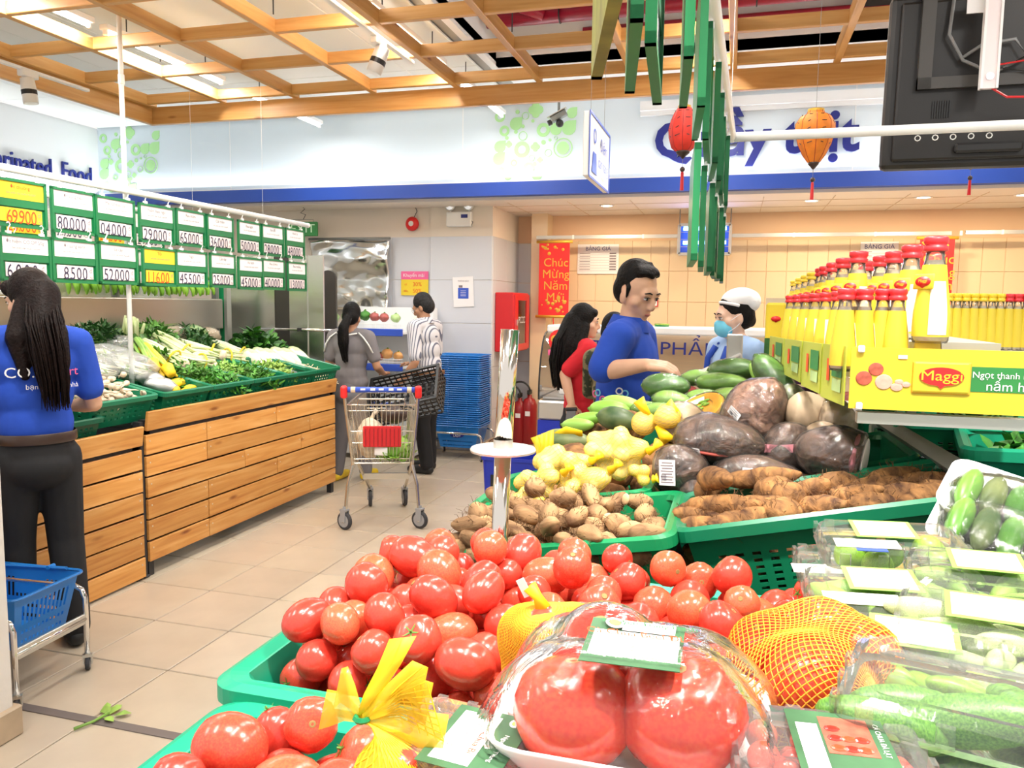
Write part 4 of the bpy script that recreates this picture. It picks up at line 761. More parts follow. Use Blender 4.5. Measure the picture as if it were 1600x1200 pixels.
# ================================================================== AISLE THINGS
def wheel(t, loc, r, w=.025, rz=0, fork=True, frk='wheel_grey'):
    h = thing if 0 else None
    q = Matrix.Rotation(rz, 3, 'Z') @ Matrix(((0, 0, 1), (1, 0, 0), (0, 1, 0)))
    o = MB().lathe([(r * .72, -w * .45), (r * .9, -w / 2), (r, -w * .3), (r, w * .3), (r * .9, w / 2), (r * .72, w * .45)], 22).build('wheel', 'rubber', t, loc, q, True)
    MB().lathe([(r * .25, -w * .55), (r * .72, -w * .5), (r * .72, w * .5), (r * .25, w * .55)], 18).build('hub', 'wheel_grey', o)
    MB().lathe([(r * .2, -w * .7), (r * .2, w * .7)], 10).build('axle', 'chrome', o)
    if fork:
        M = Matrix.Rotation(rz, 4, 'Z'); f = MB()
        for s in (-1, 1): f.add(*boxd((s * (w * .5 + .006), 0, r * .55), (.005, r * .7, r * 1.3)), M)
        f.add(*boxd((0, 0, r * 1.22), (w + .018, r * .8, .012)), M); f.tube([M @ V((0, 0, r * 1.2)), M @ V((0, 0, r * 1.6))], .012, 8)
        f.build('fork', frk, t, loc)
    return o
def boxd(c, d):
    m = MB().box(c, d); return m.v, m.f
ct = thing('shopping_cart', 'wire shopping cart with red and blue handle in the aisle', 'shopping cart', (-2.275, 4.80, 0), (0, 0, math.radians(21.8)))
for (x, y, a) in ((-.255, 0, .9), (.255, 0, 1.0), (-.13, .62, .1), (.13, .62, .2)): wheel(ct, (x, y, .062), .062, .028, a)
fm_ = MB()
for s in (-1, 1):
    fm_.tube([(s * .25, 0, .12), (s * .235, .02, .3), (s * .20, .05, .44), (s * .2, .3, .42), (s * .13, .62, .13)], .012, 8)
    fm_.tube([(s * .20, .05, .44), (s * .235, -.02, .80), (s * .245, -.07, .96)], .011, 8)
fm_.tube([(-.15, .5, .26), (.15, .5, .26)], .012, 8); fm_.box((0, .45, .27), (.34, .025, .045)); fm_.build('chassis', 'cart_wire', ct, smooth=False)
MB().tube([(-.22, -.07, .97), (.22, -.07, .97)], .019, 12).build('handle', 'shelf_blue', ct, smooth=True)
for k in range(5): MB().box((-.12 + .06 * k + .005 * (k % 2), -.087, .975), (.032, .004, .012 + .004 * (k % 2))).build('handle_print', 'card_white', ct)
for s in (-1, 1): MB().rbox((s * .245, -.07, .955), (.045, .05, .085), .015, 2).build('handle_end', 'bright_red', ct); MB().tube([(s * .20, -.07, .97), (s * .17, -.07, .97)], .021, 10).build('grip_ring', 'tan_board', ct)
wb_ = MB(); TOPW, BOTW, L0, ZT, ZB = .235, .185, .72, .86, .46
def gp(s, z, y):  # half width
    k = (z - ZB) / (ZT - ZB); wd = BOTW + (TOPW - BOTW) * k; return s * wd * (1 - .28 * y / L0)
gate = MB()
for i in range(17):
    u = -1 + 2 * i / 16; gate.tube([(u * BOTW, .02, ZB), (u * TOPW, -.01, ZT)], .0024, 5)
for z in (ZB, ZB + .03, .60, .68, .82, ZT): gate.tube([(gp(-1, z, 0), .0, z), (gp(1, z, 0), .0, z)], .0035 if z not in (ZB, ZT) else .006, 6)
gate.tube([(-.16, -.03, ZT + .0), (-.15, -.04, ZT + .045), (.15, -.04, ZT + .045), (.16, -.03, ZT)], .006, 6)
gate.build('rear_gate', 'cart_wire', ct)
sd = MB()
for s in (-1, 1):
    for z in (ZB, .56, .66, .76, ZT): sd.tube([(gp(s, z, 0), 0, z), (gp(s, z, L0), L0, z + .03 * (z == ZT))], .003 if z not in (ZB, ZT) else .006, 6)
    for i in range(1, 18): y = L0 * i / 18; sd.tube([(gp(s, ZB, y), y, ZB), (gp(s, ZT, y), y, ZT)], .0022, 5)
sd.build('side_wires', 'cart_wire', ct)
bt = MB()
for i in range(12): u = -1 + 2 * i / 11; bt.tube([(u * BOTW, 0, ZB), (u * BOTW * .72, L0, ZB)], .0022, 5)
for z in (ZB, .6, .74, ZT): bt.tube([(gp(-1, z, L0), L0, z), (gp(1, z, L0), L0, z)], .004, 6)
for i in range(10): u = -1 + 2 * i / 9; bt.tube([(u * BOTW * .72, L0, ZB), (u * TOPW * .72, L0, ZT)], .0022, 5)
bt.build('floor_wires', 'cart_wire', ct)
MB().rbox((.0, -.012, .645), (.255, .012, .145), .006, 1).build('red_panel', 'red', ct)
rb_ = MB()
for k in range(9): rb_.box((-.11 + .0275 * k, -.02, .64), (.004, .006, .12))
rb_.build('panel_ribs', 'red_dark', ct)
cm = ct.matrix_basis
def incart(p): return Matrix.Translation((-2.275, 4.80, 0)) @ Matrix.Rotation(math.radians(21.8), 4, 'Z') @ V(p)
bunch('cream_bag', 'cream plastic bag lying in the shopping cart', 'bag', incart((-.09, .18, .6)), (0, 0, .4), [('bag', lump(.10, .17, .14, 3, mat='garlic', name='bag'), None, None), ('knot', MB().tube([(0, 0, .12), (.02, 0, .17), (.04, .02, .19)], [.02, .012, .02], 7).mesh('knot', 'garlic'), None, None)])
bunch('brown_bag', 'dark brown bag on top in the shopping cart', 'bag', incart((.07, .22, .76)), (0, 0, .2), [('bag', lump(.10, .09, .06, 7, mat='belt_dark', name='bag'), None, None), ('handle', MB().tube(arc((.1, 0, .0), .06, -.5, 2.6, 8), .006, 6).mesh('handle', 'black'), None, None)])
bunch('cart_greens', 'bagged green vegetables with white label in the cart', 'greens', incart((.06, .16, .50)), (0, 0, .2), [('leaves', leafmesh(160, .12, .14, .12, .09, 5, 'leaf_light', .4, True, .6), (0, 0, -.03), None), ('bag', lump(.13, .15, .085, 8, mat='gourd', name='bag'), (0, 0, .04), None), ('label', MB().rbox((0, 0, 0), (.09, .004, .055), .001, 1).mesh('label', 'card_white'), (-.04, -.165, .04), None)])
# black crate held by the man
def crate(label, loc, rot, w, d, h, mat):
    t = thing('slatted_crate', label, 'crate', loc, rot); b = MB()
    for s in (-1, 1):
        for k in range(5): b.box((0, s * d / 2, -h / 2 + h * k / 4), (w, .008, .016))
        for k in range(13): b.box((-w / 2 + w * k / 12, s * d / 2, 0), (.010, .008, h))
        for k in range(5): b.box((s * w / 2, 0, -h / 2 + h * k / 4), (.008, d, .016))
        for k in range(9): b.box((s * w / 2, -d / 2 + d * k / 8, 0), (.008, .010, h))
    b.build('walls', mat, t); f = MB()
    for k in range(12): f.box((-w / 2 + w * k / 11, 0, -h / 2), (.02, d, .006))
    for k in range(8): f.box((0, -d / 2 + d * k / 7, -h / 2), (w, .02, .006))
    f.build('base', mat, t); r = MB()
    for s in (-1, 1): r.box((0, s * d / 2, h / 2), (w + .02, .022, .018)); r.box((s * w / 2, 0, h / 2), (.022, d, .018))
    r.build('rim', mat, t)
    MB().box((0, 0, 0), (w - .02, d - .03, h * .7)).build('panel', 'black_soft', t) if 0 else None
    return t
p = ony(635, 618, 6.0); cr_ = crate('black slatted crate held tilted over the cart', p, (math.radians(38), -.24, .12), .60, .40, .17, 'black')
# stack of blue shopping baskets
def sbasket(detail):
    w, d, h = .46, .32, .22; mb = MB(); c = [(-w / 2, -d / 2), (w / 2, -d / 2), (w / 2, d / 2), (-w / 2, d / 2)]; s0 = .80
    def P(i, u, v): a = c[i]; b = c[(i + 1) % 4]; s = s0 + (1 - s0) * v; return ((a[0] + (b[0] - a[0]) * u) * s, (a[1] + (b[1] - a[1]) * u) * s, -h + h * v)
    if detail:
        for i in range(4):
            n = 17 if i % 2 == 0 else 11
            us = [0, .08] + [.08 + .84 * j / (2 * n + 1) for j in range(1, 2 * n + 1)] + [.92, 1]; vv = [0, .08, .14, .26, .32, .44, .5, .8, .84, 1]
            for a in range(len(us) - 1):
                for b in range(len(vv) - 1):
                    mid = abs((us[a] + us[a + 1]) / 2 - .5) < .16 and i % 2 == 0
                    if a % 2 == 0 and b in (1, 3, 5) and 1 < a < len(us) - 2: continue
                    if a % 2 == 0 and b == 6 and 1 < a < len(us) - 2 and not mid: continue
                    mb.add([P(i, us[a], vv[b]), P(i, us[a + 1], vv[b]), P(i, us[a + 1], vv[b + 1]), P(i, us[a], vv[b + 1])], [(0, 1, 2, 3)])
        mb.add([P(0, 0, 0), P(1, 0, 0), P(2, 0, 0), P(3, 0, 0)], [(0, 1, 2, 3)])
    else:
        for i in range(4): mb.add([P(i, 0, .3), P(i, 1, .3), P(i, 1, 1), P(i, 0, 1)], [(0, 1, 2, 3)])
    body = mb.mesh('body', 'basket_blue', False)
    r = MB(); r.tube([(x, y, 0) for x, y in rrect(w + .034, d + .034, .03, 3)], .0062, 6, closed=True)
    for s in (-1, 1): r.box((s * .10, -d / 2 - .008, -.008), (.02, .012, .024)); r.box((s * .10, d / 2 + .008, -.008), (.02, .012, .024))
    return body, r.mesh('rim', 'basket_blue', False)
SBD = sbasket(True); SBS = sbasket(False)
def chrome_stand(label, loc, rz, w=.54, d=.40, z=.27):
    t = thing('basket_stand', label, 'basket stand', loc, (0, 0, rz)); b = MB()
    for s in (-1, 1):
        y = s * d / 2
        b.tube([(-w / 2, y, .07), (-w / 2, y, z - .05), (-w / 2 + .015, y, z - .015), (-w / 2 + .05, y, z), (w / 2 - .05, y, z), (w / 2 - .015, y, z - .015), (w / 2, y, z - .05), (w / 2, y, .07)], .011, 10)
    for s in (-1, 1): b.tube([(s * w / 2, -d / 2, z * .62), (s * w / 2, d / 2, z * .62)], .010, 8)
    b.build('frame', 'chrome', t, smooth=True)
    for s in (-1, 1):
        MB().rbox((s * w / 2, 0, z * .62), (.012, d, .045), .003, 1).build('side_bar', 'galv', t)
        for q in (-1, 1): wheel(t, (s * w / 2, q * d / 2, .028), .028, .018, .6, True, 'galv')
    return t
BS = (-2.62, 7.40, 0)
chrome_stand('chrome wheeled stand under the tall blue basket stack', BS, 0)
def logo(t, y, z, w, rot=FRONT, loc=None):
    M = MB().lathe([(1, 0), (1, .003)], 24); M.v = [(x * w, yy * w * .42, zz) for x, yy, zz in M.v]; M.build('logo_oval', 'letter_blue', t, loc or (0, y, z), rot)
    l = V(loc or (0, y, z)); n = rot @ V((0, 0, .004)); u = rot @ V((0, w * .18, 0)); text('DUTCH', w * .42, 'card_white', t, l + n + u, rot, bold=.001); text('LADY', w * .42, 'card_white', t, l + n - u, rot, bold=.001)
for i in range(34):
    o = thing('shopping_basket', 'blue shopping basket in the tall stack by the pillar' if i else 'lowest blue shopping basket of the tall stack, with logo', 'basket', (BS[0] + random.uniform(-.004, .004), BS[1] + random.uniform(-.003, .003), .335 + .0213 * i), (0, 0, random.uniform(-.012, .012)), 'stacked blue shopping baskets')
    b, r = SBD if i == 0 else SBS; obj('body', b, o); obj('rim', r, o)
    if i == 0: logo(o, -.152, -.085, .075)
# blue basket on a stand at the left edge
chrome_stand('chrome wheeled stand holding a basket beside the near pillar', (-2.78, 2.34, 0), math.radians(4), .48, .36, .36)
o = thing('shopping_basket', 'single blue shopping basket behind the near white pillar', 'basket', (-2.80, 2.36, .42), (0, 0, math.radians(4)), None); b, r = SBD; obj('body', b, o); obj('rim', r, o); text('DUTCH', .035, 'letter_blue', o, (.08, -.150, -.10)); text('ĐỪNG BỎ QUÊN', .014, 'card_white', o, (.06, -.157, -.055)); text('GIỎ HÀNG', .014, 'card_white', o, (.06, -.155, -.072))
MB().tube([(-.2, .15, 0), (.18, .155, .012)], .007, 6).build('handle', 'basket_blue', o); MB().tube([(.1, .14, .012), (.1, .175, .012)], .009, 8).build('handle_hinge', 'basket_blue', o)
# fallen leaf on the floor
p = onz(170, 1118, .005); t = thing('fallen_leaf', 'crumpled green leaf with stem lying on the floor tiles', 'leaf', p)
lf = MB()
for (x, y, a, l) in ((0, 0, 2.6, .07), (0, 0, 1.6, .07), (.02, .0, .5, .065), (.0, -.02, -.3, .06), (-.03, .02, 2.2, .05)):
    lf.add([(0, 0, .002), (l * .5, -l * .3, .012), (l * .6, 0, .022), (l * .5, l * .3, .008), (l, 0, .006)], [(0, 1, 2), (0, 2, 3), (1, 4, 2), (2, 4, 3)], Matrix.Translation((x, y, 0)) @ Matrix.Rotation(a, 4, 'Z'))
lf.build('blades', 'leaf_light', t, smooth=True); MB().tube([(0, 0, .01), (-.01, -.06, .008), (-.04, -.12, .006)], [.006, .005, .006], 6).build('stem', 'leek_green', t, smooth=True)
# fire extinguishers
for k, (px, py, h) in enumerate(((827, 645, .52), (812, 648, .48))):
    p = ony(px, py, 8.35); t = thing('fire_extinguisher', ['red fire extinguisher with hose beside the meat case', 'red fire extinguisher half hidden behind the chrome pole'][k], 'fire extinguisher', (p.x, 8.35, 0))
    MB().lathe([(.07, 0), (.085, .02), (.085, h - .08), (.06, h - .02), (.025, h), (.025, h + .03)], 18).build('cylinder', 'red_dark', t, smooth=True); MB().rbox((0, 0, h + .06), (.03, .12, .05), .006, 1).build('valve', 'black', t); MB().tube([V((.0, -.02, h + .05))] + arc((-.10, -.03, h + .06), .115, .2, 3.3, 12), .011, 7).build('hose', 'black', t, smooth=True); MB().b2((-.025, -.09, h * .62), (.03, -.0855, h * .72)).build('label', 'card_white', t)
# ================================================================== MEAT DEPARTMENT
p = ony(905, 432 - 27, YM - .02)
def plist(px0, py0, px1, py1, lab):
    a = ony(px0, py0, YM - .02); b = ony(px1, py1, YM - .02); w = b.x - a.x; h = a.z - b.z; c = (a + b) / 2
    t = thing('price_list', lab, 'notice', c); MB().box((0, 0, 0), (w, .005, h)).build('sheet', 'card_white', t); text('BẢNG GIÁ', .06, 'letter_blue', t, (0, -.004, h / 2 - .05))
    for k in range(7): MB().box((-w * .32, -.004, h / 2 - .10 - k * h * .09), (w * .26, .001, .006)).box((w * .36, -.004, h / 2 - .10 - k * h * .09), (w * .16, .001, .015)).box((0, -.004, h / 2 - .115 - k * h * .09), (w * .95, .001, .002)).build('text_line', 'ink_grey', t)
plist(903, 382, 966, 428, 'white price list sheet beside the red banner'); plist(1345, 378, 1400, 450, 'white price list sheet behind the sauce bottles')
def banner(px0, py0, px1, py1, lab):
    a = ony(px0, py0, 8.38); b = ony(px1, py1, 8.38); w = b.x - a.x; h = a.z - b.z; c = (a + b) / 2
    t = thing('new_year_banner', lab, 'banner', c); MB().box((0, 0, 0), (w, .006, h)).build('cloth', 'bright_red', t)
    for s in (-1, 1): MB().tube([(-w / 2 - .03, 0, s * h / 2), (w / 2 + .03, 0, s * h / 2)], .016, 8).build('rod', 'gold', t, smooth=True)
    for k, s in enumerate(('Chúc', 'Mừng', 'Năm', 'Mới')): text(s, .13, 'gold', t, (.02, -.006, h * .22 - k * .125), bold=.002)
    fl = MB(); R = random.Random(3)
    for i in range(26):
        x = R.uniform(-w * .42, w * .42); z = R.uniform(-h * .45, -h * .28) if i > 8 else R.uniform(h * .34, h * .46)
        fl.lathe([(R.uniform(.008, .022), 0), (.006, .003)], 7, Matrix.Translation((x, -.004, z)) @ FRONT.to_4x4())
    fl.build('blossom_print', 'gold', t); MB().tube([(0, 0, -h / 2), (.01, -.01, -h / 2 - .2), (.03, -.01, -h / 2 - .16), (.05, -.02, -h / 2 - .22)], .006, 5).build('ribbon', 'bright_red', t)
banner(843, 378, 888, 495, 'red Tet banner with gold letters left of the price list'); banner(1438, 372, 1484, 492, 'red Tet banner behind the tall sauce bottle')
a = ony(838, 371, 8.40); b = ony(1487, 365, 8.40); t = thing('wall_conduit', 'long grey conduit along the beige tiled wall', 'conduit', a); MB().b2((0, 0, -.018), (b.x - a.x, .03, .018)).build('channel', 'galv', t)
for k in range(6): MB().b2((.4 + .75 * k, -.004, -.022), (.42 + .75 * k, .03, .022)).build('clip', 'white_plastic', t)
a = ony(1509, 363, 8.40); t = thing('wall_conduit', 'short grey conduit at the right of the beige wall', 'conduit', a); MB().b2((0, 0, -.018), (1.0, .03, .018)).build('channel', 'galv', t); MB().b2((.3, -.004, -.022), (.32, .03, .022)).build('clip', 'white_plastic', t)
a = ony(1062, 352, 8.3); b = ony(1140, 397, 8.3); t = thing('insect_lamp', 'framed blue insect lamp hung on the beige wall', 'insect lamp', (a + b) / 2); w = b.x - a.x; h = a.z - b.z
f = MB()
for s in (-1, 1): f.box((0, 0, s * h / 2), (w, .1, .03)); f.box((s * w / 2, 0, 0), (.03, .1, h))
f.build('frame', 'stainless', t); MB().b2((-w / 2, .04, -h / 2), (w / 2, .05, h / 2)).build('back', 'shelf_blue', t)
for z in (-.03, .11): MB().tube([(-w / 2 + .04, 0, z), (w / 2 - .04, 0, z)], .018, 8).build('uv_tube', 'uv_glow', t, smooth=True)
alight('uv_lamp', (0, -.06, 0), .5, 1.6, (.45, .40, 1), (PI / 2, 0, PI), t, .2)
for k in range(3): MB().tube([(-w / 2, -.03, -h / 2 + h * (k + 1) / 4), (w / 2, -.03, -h / 2 + h * (k + 1) / 4)], .003, 5).build('grid_wire', 'galv', t)
for s in (-1, 1): MB().tube([(s * w / 2, 0, h / 2), (s * w / 2, .0, 2.54 - t.location.z)], .006, 5).build('hanger', 'wire_grey', t)
a = ony(1000, 466, YM - .02); b = ony(1028, 478, YM - .02); t = thing('small_wall_sign', 'small white sign with red border behind the man', 'sign', (a + b) / 2); MB().box((0, 0, 0), (b.x - a.x, .006, .10)).build('border', 'red', t); MB().box((0, -.002, 0), (b.x - a.x - .02, .006, .08)).build('panel', 'card_white', t); text('GIÁ TỐT', .045, 'ink', t, (0, -.006, 0))
# display case
XA = ony(841, 600, 6.75).x; t = thing('meat_display_case', 'curved glass meat display case with blue THỰC PHẨM lettering', 'display case', (XA, 6.75, 0)); W_ = 3.3
MB().b2((0, .05, 0), (W_, .95, .36)).build('plinth', 'steel_dark', t); MB().b2((0, 0, .36), (W_, .95, .52)).build('blue_band', 'deep_blue', t); MB().rbox((W_ / 2, .47, .61), (W_, .96, .17), .015, 1).build('bumper', 'galv', t)
MB().b2((.02, .1, .70), (W_ - .02, .9, .72)).build('deck', 'white_gloss', t); MB().rbox((W_ / 2, .55, 1.33), (W_, .5, .07), .015, 2).build('top', 'white_gloss', t); MB().b2((0, .88, .7), (W_, .92, 1.3)).build('back_wall', 'tile_warm', t)
gl = MB(); ar = [(.02 + .28 * (1 - math.cos(a)), .70 + .60 * math.sin(a)) for a in [PI / 2 * k / 9 for k in range(10)]]
for i, (y, z) in enumerate(ar): gl.v += [(.01, y, z), (W_ - .01, y, z)]
for i in range(9): gl.f.append([2 * i, 2 * i + 1, 2 * i + 3, 2 * i + 2])
gl.build('front_glass', 'glass', t, smooth=True); MB().tube([(0, y, z) for y, z in ar], .008, 6).build('edge', 'black', t)
sg = MB(); sg.v = [(.006, y, z) for y, z in ar] + [(.006, .9, .7), (.006, .9, 1.3)]; n = len(ar); sg.f = [list(range(n)) + [n + 1, n]]; sg.build('end_glass', 'glass', t)
pc = ony(1035, 545, 6.82); text('THỰC PHẨM', .155, 'letter_blue', t, (pc.x - XA - .06, .055, pc.z), sx=1.25, bold=.003)
for k in range(9): p_ = V((.25 + .34 * k, .45, .75)); obj('meat_tray', MB().rbox((0, 0, 0), (.26, .3, .05), .01, 1).mesh('meat_tray', 'foam', False), t, p_); obj('meat', lump(.10, .12, .05, k, mat='yam_red', name='meat'), t, p_ + V((0, 0, .04)))
fs = thing('blossom_sign', 'red and gold blossom sticker on the case end', 'sticker', ony(874, 536, 6.747)); 
for k in range(5): MB().lathe([(.035, 0), (.03, .006)], 12, Matrix.Translation((.045 * math.cos(k * 1.257 + .3), .045 * math.sin(k * 1.257 + .3) + .02, 0))).build('petal', 'gold', fs, rot=FRONT)
MB().lathe([(.1, -.002), (.1, 0)], 18, Matrix.Translation((0, .02, 0))).build('backing', 'bright_red', fs, rot=FRONT); MB().b2((-.1, -.11, 0), (.1, -.06, .006)).build('ribbon_label', 'blush', fs, rot=FRONT)
gj = thing('green_jar', 'small green labelled tub on top of the case', 'tub', ony(1034, 513, 7.2)); MB().lathe([(.06, -.03), (.065, .03)], 16).build('tub', 'basket_kelly', gj, smooth=True); MB().lathe([(.067, .03), (.067, .042)], 16).build('lid', 'leaf_light', gj)
# weighing scale
p = ony(1128, 575, 3.9); t = thing('weighing_scale', 'grey weighing scale with upright display before the masked woman', 'scale', p)
MB().rbox((-.02, 0, .0), (.30, .26, .02), .006, 1, Matrix.Rotation(-.5, 4, 'Y') @ Matrix.Translation((-.02, 0, .02))).build('tray', 'galv', t); MB().rbox((.03, .05, -.12), (.26, .26, .09), .015, 2).build('base', 'galv', t); MB().rbox((.055, .02, .08), (.075, .035, .17), .006, 1).build('display', 'galv', t); MB().tube([(.055, .03, 0), (.055, .04, -.1)], .015, 8).build('post', 'galv', t)
MB().b2((-.3, -.2, -p.z), (.35, .35, -.165)).build('scale_table', 'tan_board', t)
# ================================================================== FRONT TABLE
t = thing('produce_table', 'dark steel table carrying the tomato and root baskets', 'table', (0, 0, 0))
MB().b2((-.56, .2, .80), (.78, 1.44, .84)).build('front_deck', 'steel_dark', t)
MB().add([(-.56, 1.44, .78), (.62, 1.44, .98), (.62, 3.1, 1.02), (-.56, 3.1, .82), (-.56, 1.44, .74), (.62, 1.44, .94), (.62, 3.1, .98), (-.56, 3.1, .78)], [(0, 1, 2, 3), (7, 6, 5, 4), (0, 4, 5, 1), (1, 5, 6, 2), (2, 6, 7, 3), (3, 7, 4, 0)]).build('sloped_deck', 'steel_dark', t)
for x in (-.5, .56):
    for y in (.3, 1.42, 3.02): MB().b2((x - .02, y - .02, 0), (x + .02, y + .02, .80)).build('leg', 'steel_dark', t)
MB().b2((-.54, .24, .3), (.6, 3.05, .33)).build('lower_shelf', 'steel_dark', t)
basket('bright green basket heaped with red tomatoes', (-.265, 1.105, 1.05), .70, .50, .20, (0, 0, 0), 'basket_mint', None, nu=16, nv=6, taper=.04, lip=.03)
basket('bright green tomato basket at the bottom left corner', (-.245, .565, 1.035), .68, .48, .19, (0, 0, 0), 'basket_mint', None, nu=16, nv=6, taper=.04, lip=.03)
basket('green basket of clear salad boxes at the right front', (.475, .92, 1.02), .66, 1.0, .18, (0, 0, 0), 'basket_green', None, nu=16, nv=6, taper=.04)
basket('green basket of small taro tubers behind the tomatoes', (-.335, 1.70, 1.065), .44, .36, .16, (0, -.17, 0), 'basket_kelly', None, nu=12, nv=6, taper=.05, lip=.024)
basket('large green basket of long taro roots', (.185, 1.715, 1.165), .555, .29, .20, (0, -.215, .02), 'basket_green', None, nu=14, nv=8, taper=.05, dip=.025, lip=.024)
basket('green basket of wrapped purple yams behind the taro', (.12, 2.20, 1.14), .60, .36, .18, (0, -.2, .02), 'basket_green', None, nu=12, nv=5, taper=.05, dip=.025)
basket('green basket of yellow net bags at the table edge', (-.42, 2.1, 1.06), .44, .38, .16, (0, -.17, 0), 'basket_kelly', None, nu=10, nv=5, taper=.05)
basket('far green basket of wrapped gourds', (.03, 2.62, 1.14), .8, .44, .18, (0, -.12, 0), 'basket_green', None, nu=14, nv=5, taper=.05)
# ---- tomatoes
def tomfn(lob, el, dent):
    def f(p):
        a = math.atan2(p.y, p.x); s = math.sqrt(max(0, 1 - p.z * p.z))
        r = 1 + lob * math.cos(5 * a) * s * (.5 + .5 * p.z)
        z = p.z * el
        if p.z > .7: z -= dent * ((p.z - .7) / .3) ** 2
        return Vector((p.x * r, p.y * r, z))
    return f
TM = [MB().ell((0, 0, 0), 1, 18, 12, tomfn(*k)).mesh('tomato', 'tomato') for k in ((.02, 1.18, .08), (.03, 1.0, .14), (.015, 1.3, .06), (.04, .92, .16))]
TMZ = [1.10, .86, 1.24, .76]
SCR = MB().lathe([(.16, -.01), (.11, .012), (.05, .0)], 9).mesh('stem_scar', 'scar')
CAL = MB()
for k in range(5): CAL.add([(0, -.04, .02), (.26, -.03, .03), (.38, 0, .10), (.26, .03, .03), (0, .04, .02)], [(0, 1, 2, 3, 4)], Matrix.Rotation(k * 1.257, 4, 'Z'))
CALm = CAL.tube([(0, 0, 0), (.02, 0, .16)], [.05, .035], 6).mesh('calyx', 'stem_green')
RT = random.Random(11)
def tomato(loc, r, label, group, k=None, rot=None, parent=None, name='tomato'):
    k = RT.randrange(4) if k is None else k
    rot = rot or Euler((RT.uniform(-1.6, 1.6), RT.uniform(-1.6, 1.6), RT.uniform(0, 6.3)))
    o = obj(name, TM[k], parent, loc, rot); o.scale = (r, r, r)
    if not parent: tag(o, label, 'tomato', group)
    obj('stem_scar' if RT.random() < .85 else 'calyx', SCR if RT.random() < .85 else CALm, o, (0, 0, TMZ[k]))
    return o
for (x, y, z, r) in pack(188, -.60, .075, .865, 1.345, .0305, lambda x, y: .945 + .035 * math.cos((x + .26) * 3.6) * math.cos((y - 1.1) * 4.5) - .012 + .07 * (x + .26), None, 21, 16, .14):
    tomato((x, y, z), r, 'ripe red tomato heaped in the middle bright green basket', 'tomatoes in the middle basket')
for (x, y, z, r) in pack(70, -.575, .02, .36, .79, .032, lambda x, y: .955 + .03 * math.cos((x + .26) * 3.6), None, 22, 14, .12):
    tomato((x, y, z), r, 'ripe red tomato heaped in the bottom left green basket', 'tomatoes in the corner basket')
for (px, py, Y_) in ((1215, 952, 1.28), (1247, 948, 1.30), (1275, 930, 1.27), (1180, 965, 1.22), (1240, 975, 1.2)): tomato(ony(px, py, Y_), .031, 'red tomato lying between the heap and the clear boxes', 'tomatoes by the clear boxes')
# ---- wrapping helper: a skin that follows the union of some balls
FIB = [V((math.sqrt(1 - z * z) * math.cos(i * 2.39996), math.sqrt(1 - z * z) * math.sin(i * 2.39996), z)) for i, z in [(i, 1 - 2 * (i + .5) / 260) for i in range(260)]]
def wrapskin(balls, c, seed=0, n=40, m=26, infl=1.03, axis=(0, 0, 1), pinch=None, smooth=2, amp=.0, zmin=None, hull=0):
    c = V(c); q = V(axis).to_track_quat('Z', 'Y').to_matrix(); rows = []; HS = [max((V(b) - c).dot(u) + r * infl for b, r in balls) for u in FIB] if hull else None
    for i in range(m + 1):
        t_ = PI * i / m; row = []
        for k in range(n):
            a = 2 * PI * k / n; d = q @ V((math.sin(t_) * math.cos(a), math.sin(t_) * math.sin(a), math.cos(t_))); best = .012
            for (b, r) in balls:
                e = V(b) - c; pr = e.dot(d); h2 = e.length_squared - pr * pr
                rr = r * infl
                if h2 < rr * rr: best = max(best, pr + math.sqrt(rr * rr - h2))
                else: best = max(best, (e.length + rr * .4) * max(0, d.dot(e.normalized())) ** 2 if e.length > 1e-6 else best)
            if hull: hv = min(h / ud for h, ud in ((h, u.dot(d)) for h, u in zip(HS, FIB)) if ud > .25); best = best + (hv - best) * hull
            row.append(best)
        rows.append(row)
    for _ in range(smooth):
        rows = [[max(rows[i][k], (rows[max(0, i - 1)][k] + rows[min(m, i + 1)][k] + rows[i][(k + 1) % n] + rows[i][k - 1]) / 4) for k in range(n)] for i in range(m + 1)]
    for i in (0, m): a = sum(rows[i]) / n; rows[i] = [a] * n
    P = []
    for i in range(m + 1):
        t_ = PI * i / m; R_ = []
        for k in range(n):
            a = 2 * PI * k / n; d = q @ V((math.sin(t_) * math.cos(a), math.sin(t_) * math.sin(a), math.cos(t_)))
            p_ = c + d * rows[i][k] * (1 + amp * noise.noise(d * 6 + V((seed, 0, 0))))
            if pinch is not None and t_ < .55: w_ = ((.55 - t_) / .55) ** 1.5; p_ = p_.lerp(V(pinch) + (p_ - c - q @ V((0, 0, 1)) * rows[0][0]) * .10, w_)
            if zmin is not None and p_.z < zmin: p_.z = zmin
            R_.append(p_)
        P.append(R_)
    return P
def skinmesh(P, name, mat, origin):
    mb = MB(); n = len(P[0]); o = V(origin)
    for r in P: mb.v += [tuple(p - o) for p in r]
    for i in range(len(P) - 1):
        for k in range(n): mb.f.append([i * n + k, i * n + (k + 1) % n, (i + 1) * n + (k + 1) % n, (i + 1) * n + k])
    return mb.mesh(name, mat)
def netmesh(P, name, mat, origin, r, skew=1, rows=None):
    """crossing diagonal strands over the skin"""
    mb = MB(); n = len(P[0]); m = len(P); o = V(origin)
    for k in range(0, n, skew):
        for s in (1, -1):
            mb.tube([P[i][(k + s * (i // 1) * 1) % n] - o for i in range(0, m)], r, 4, False)
    return mb.mesh(name, mat)
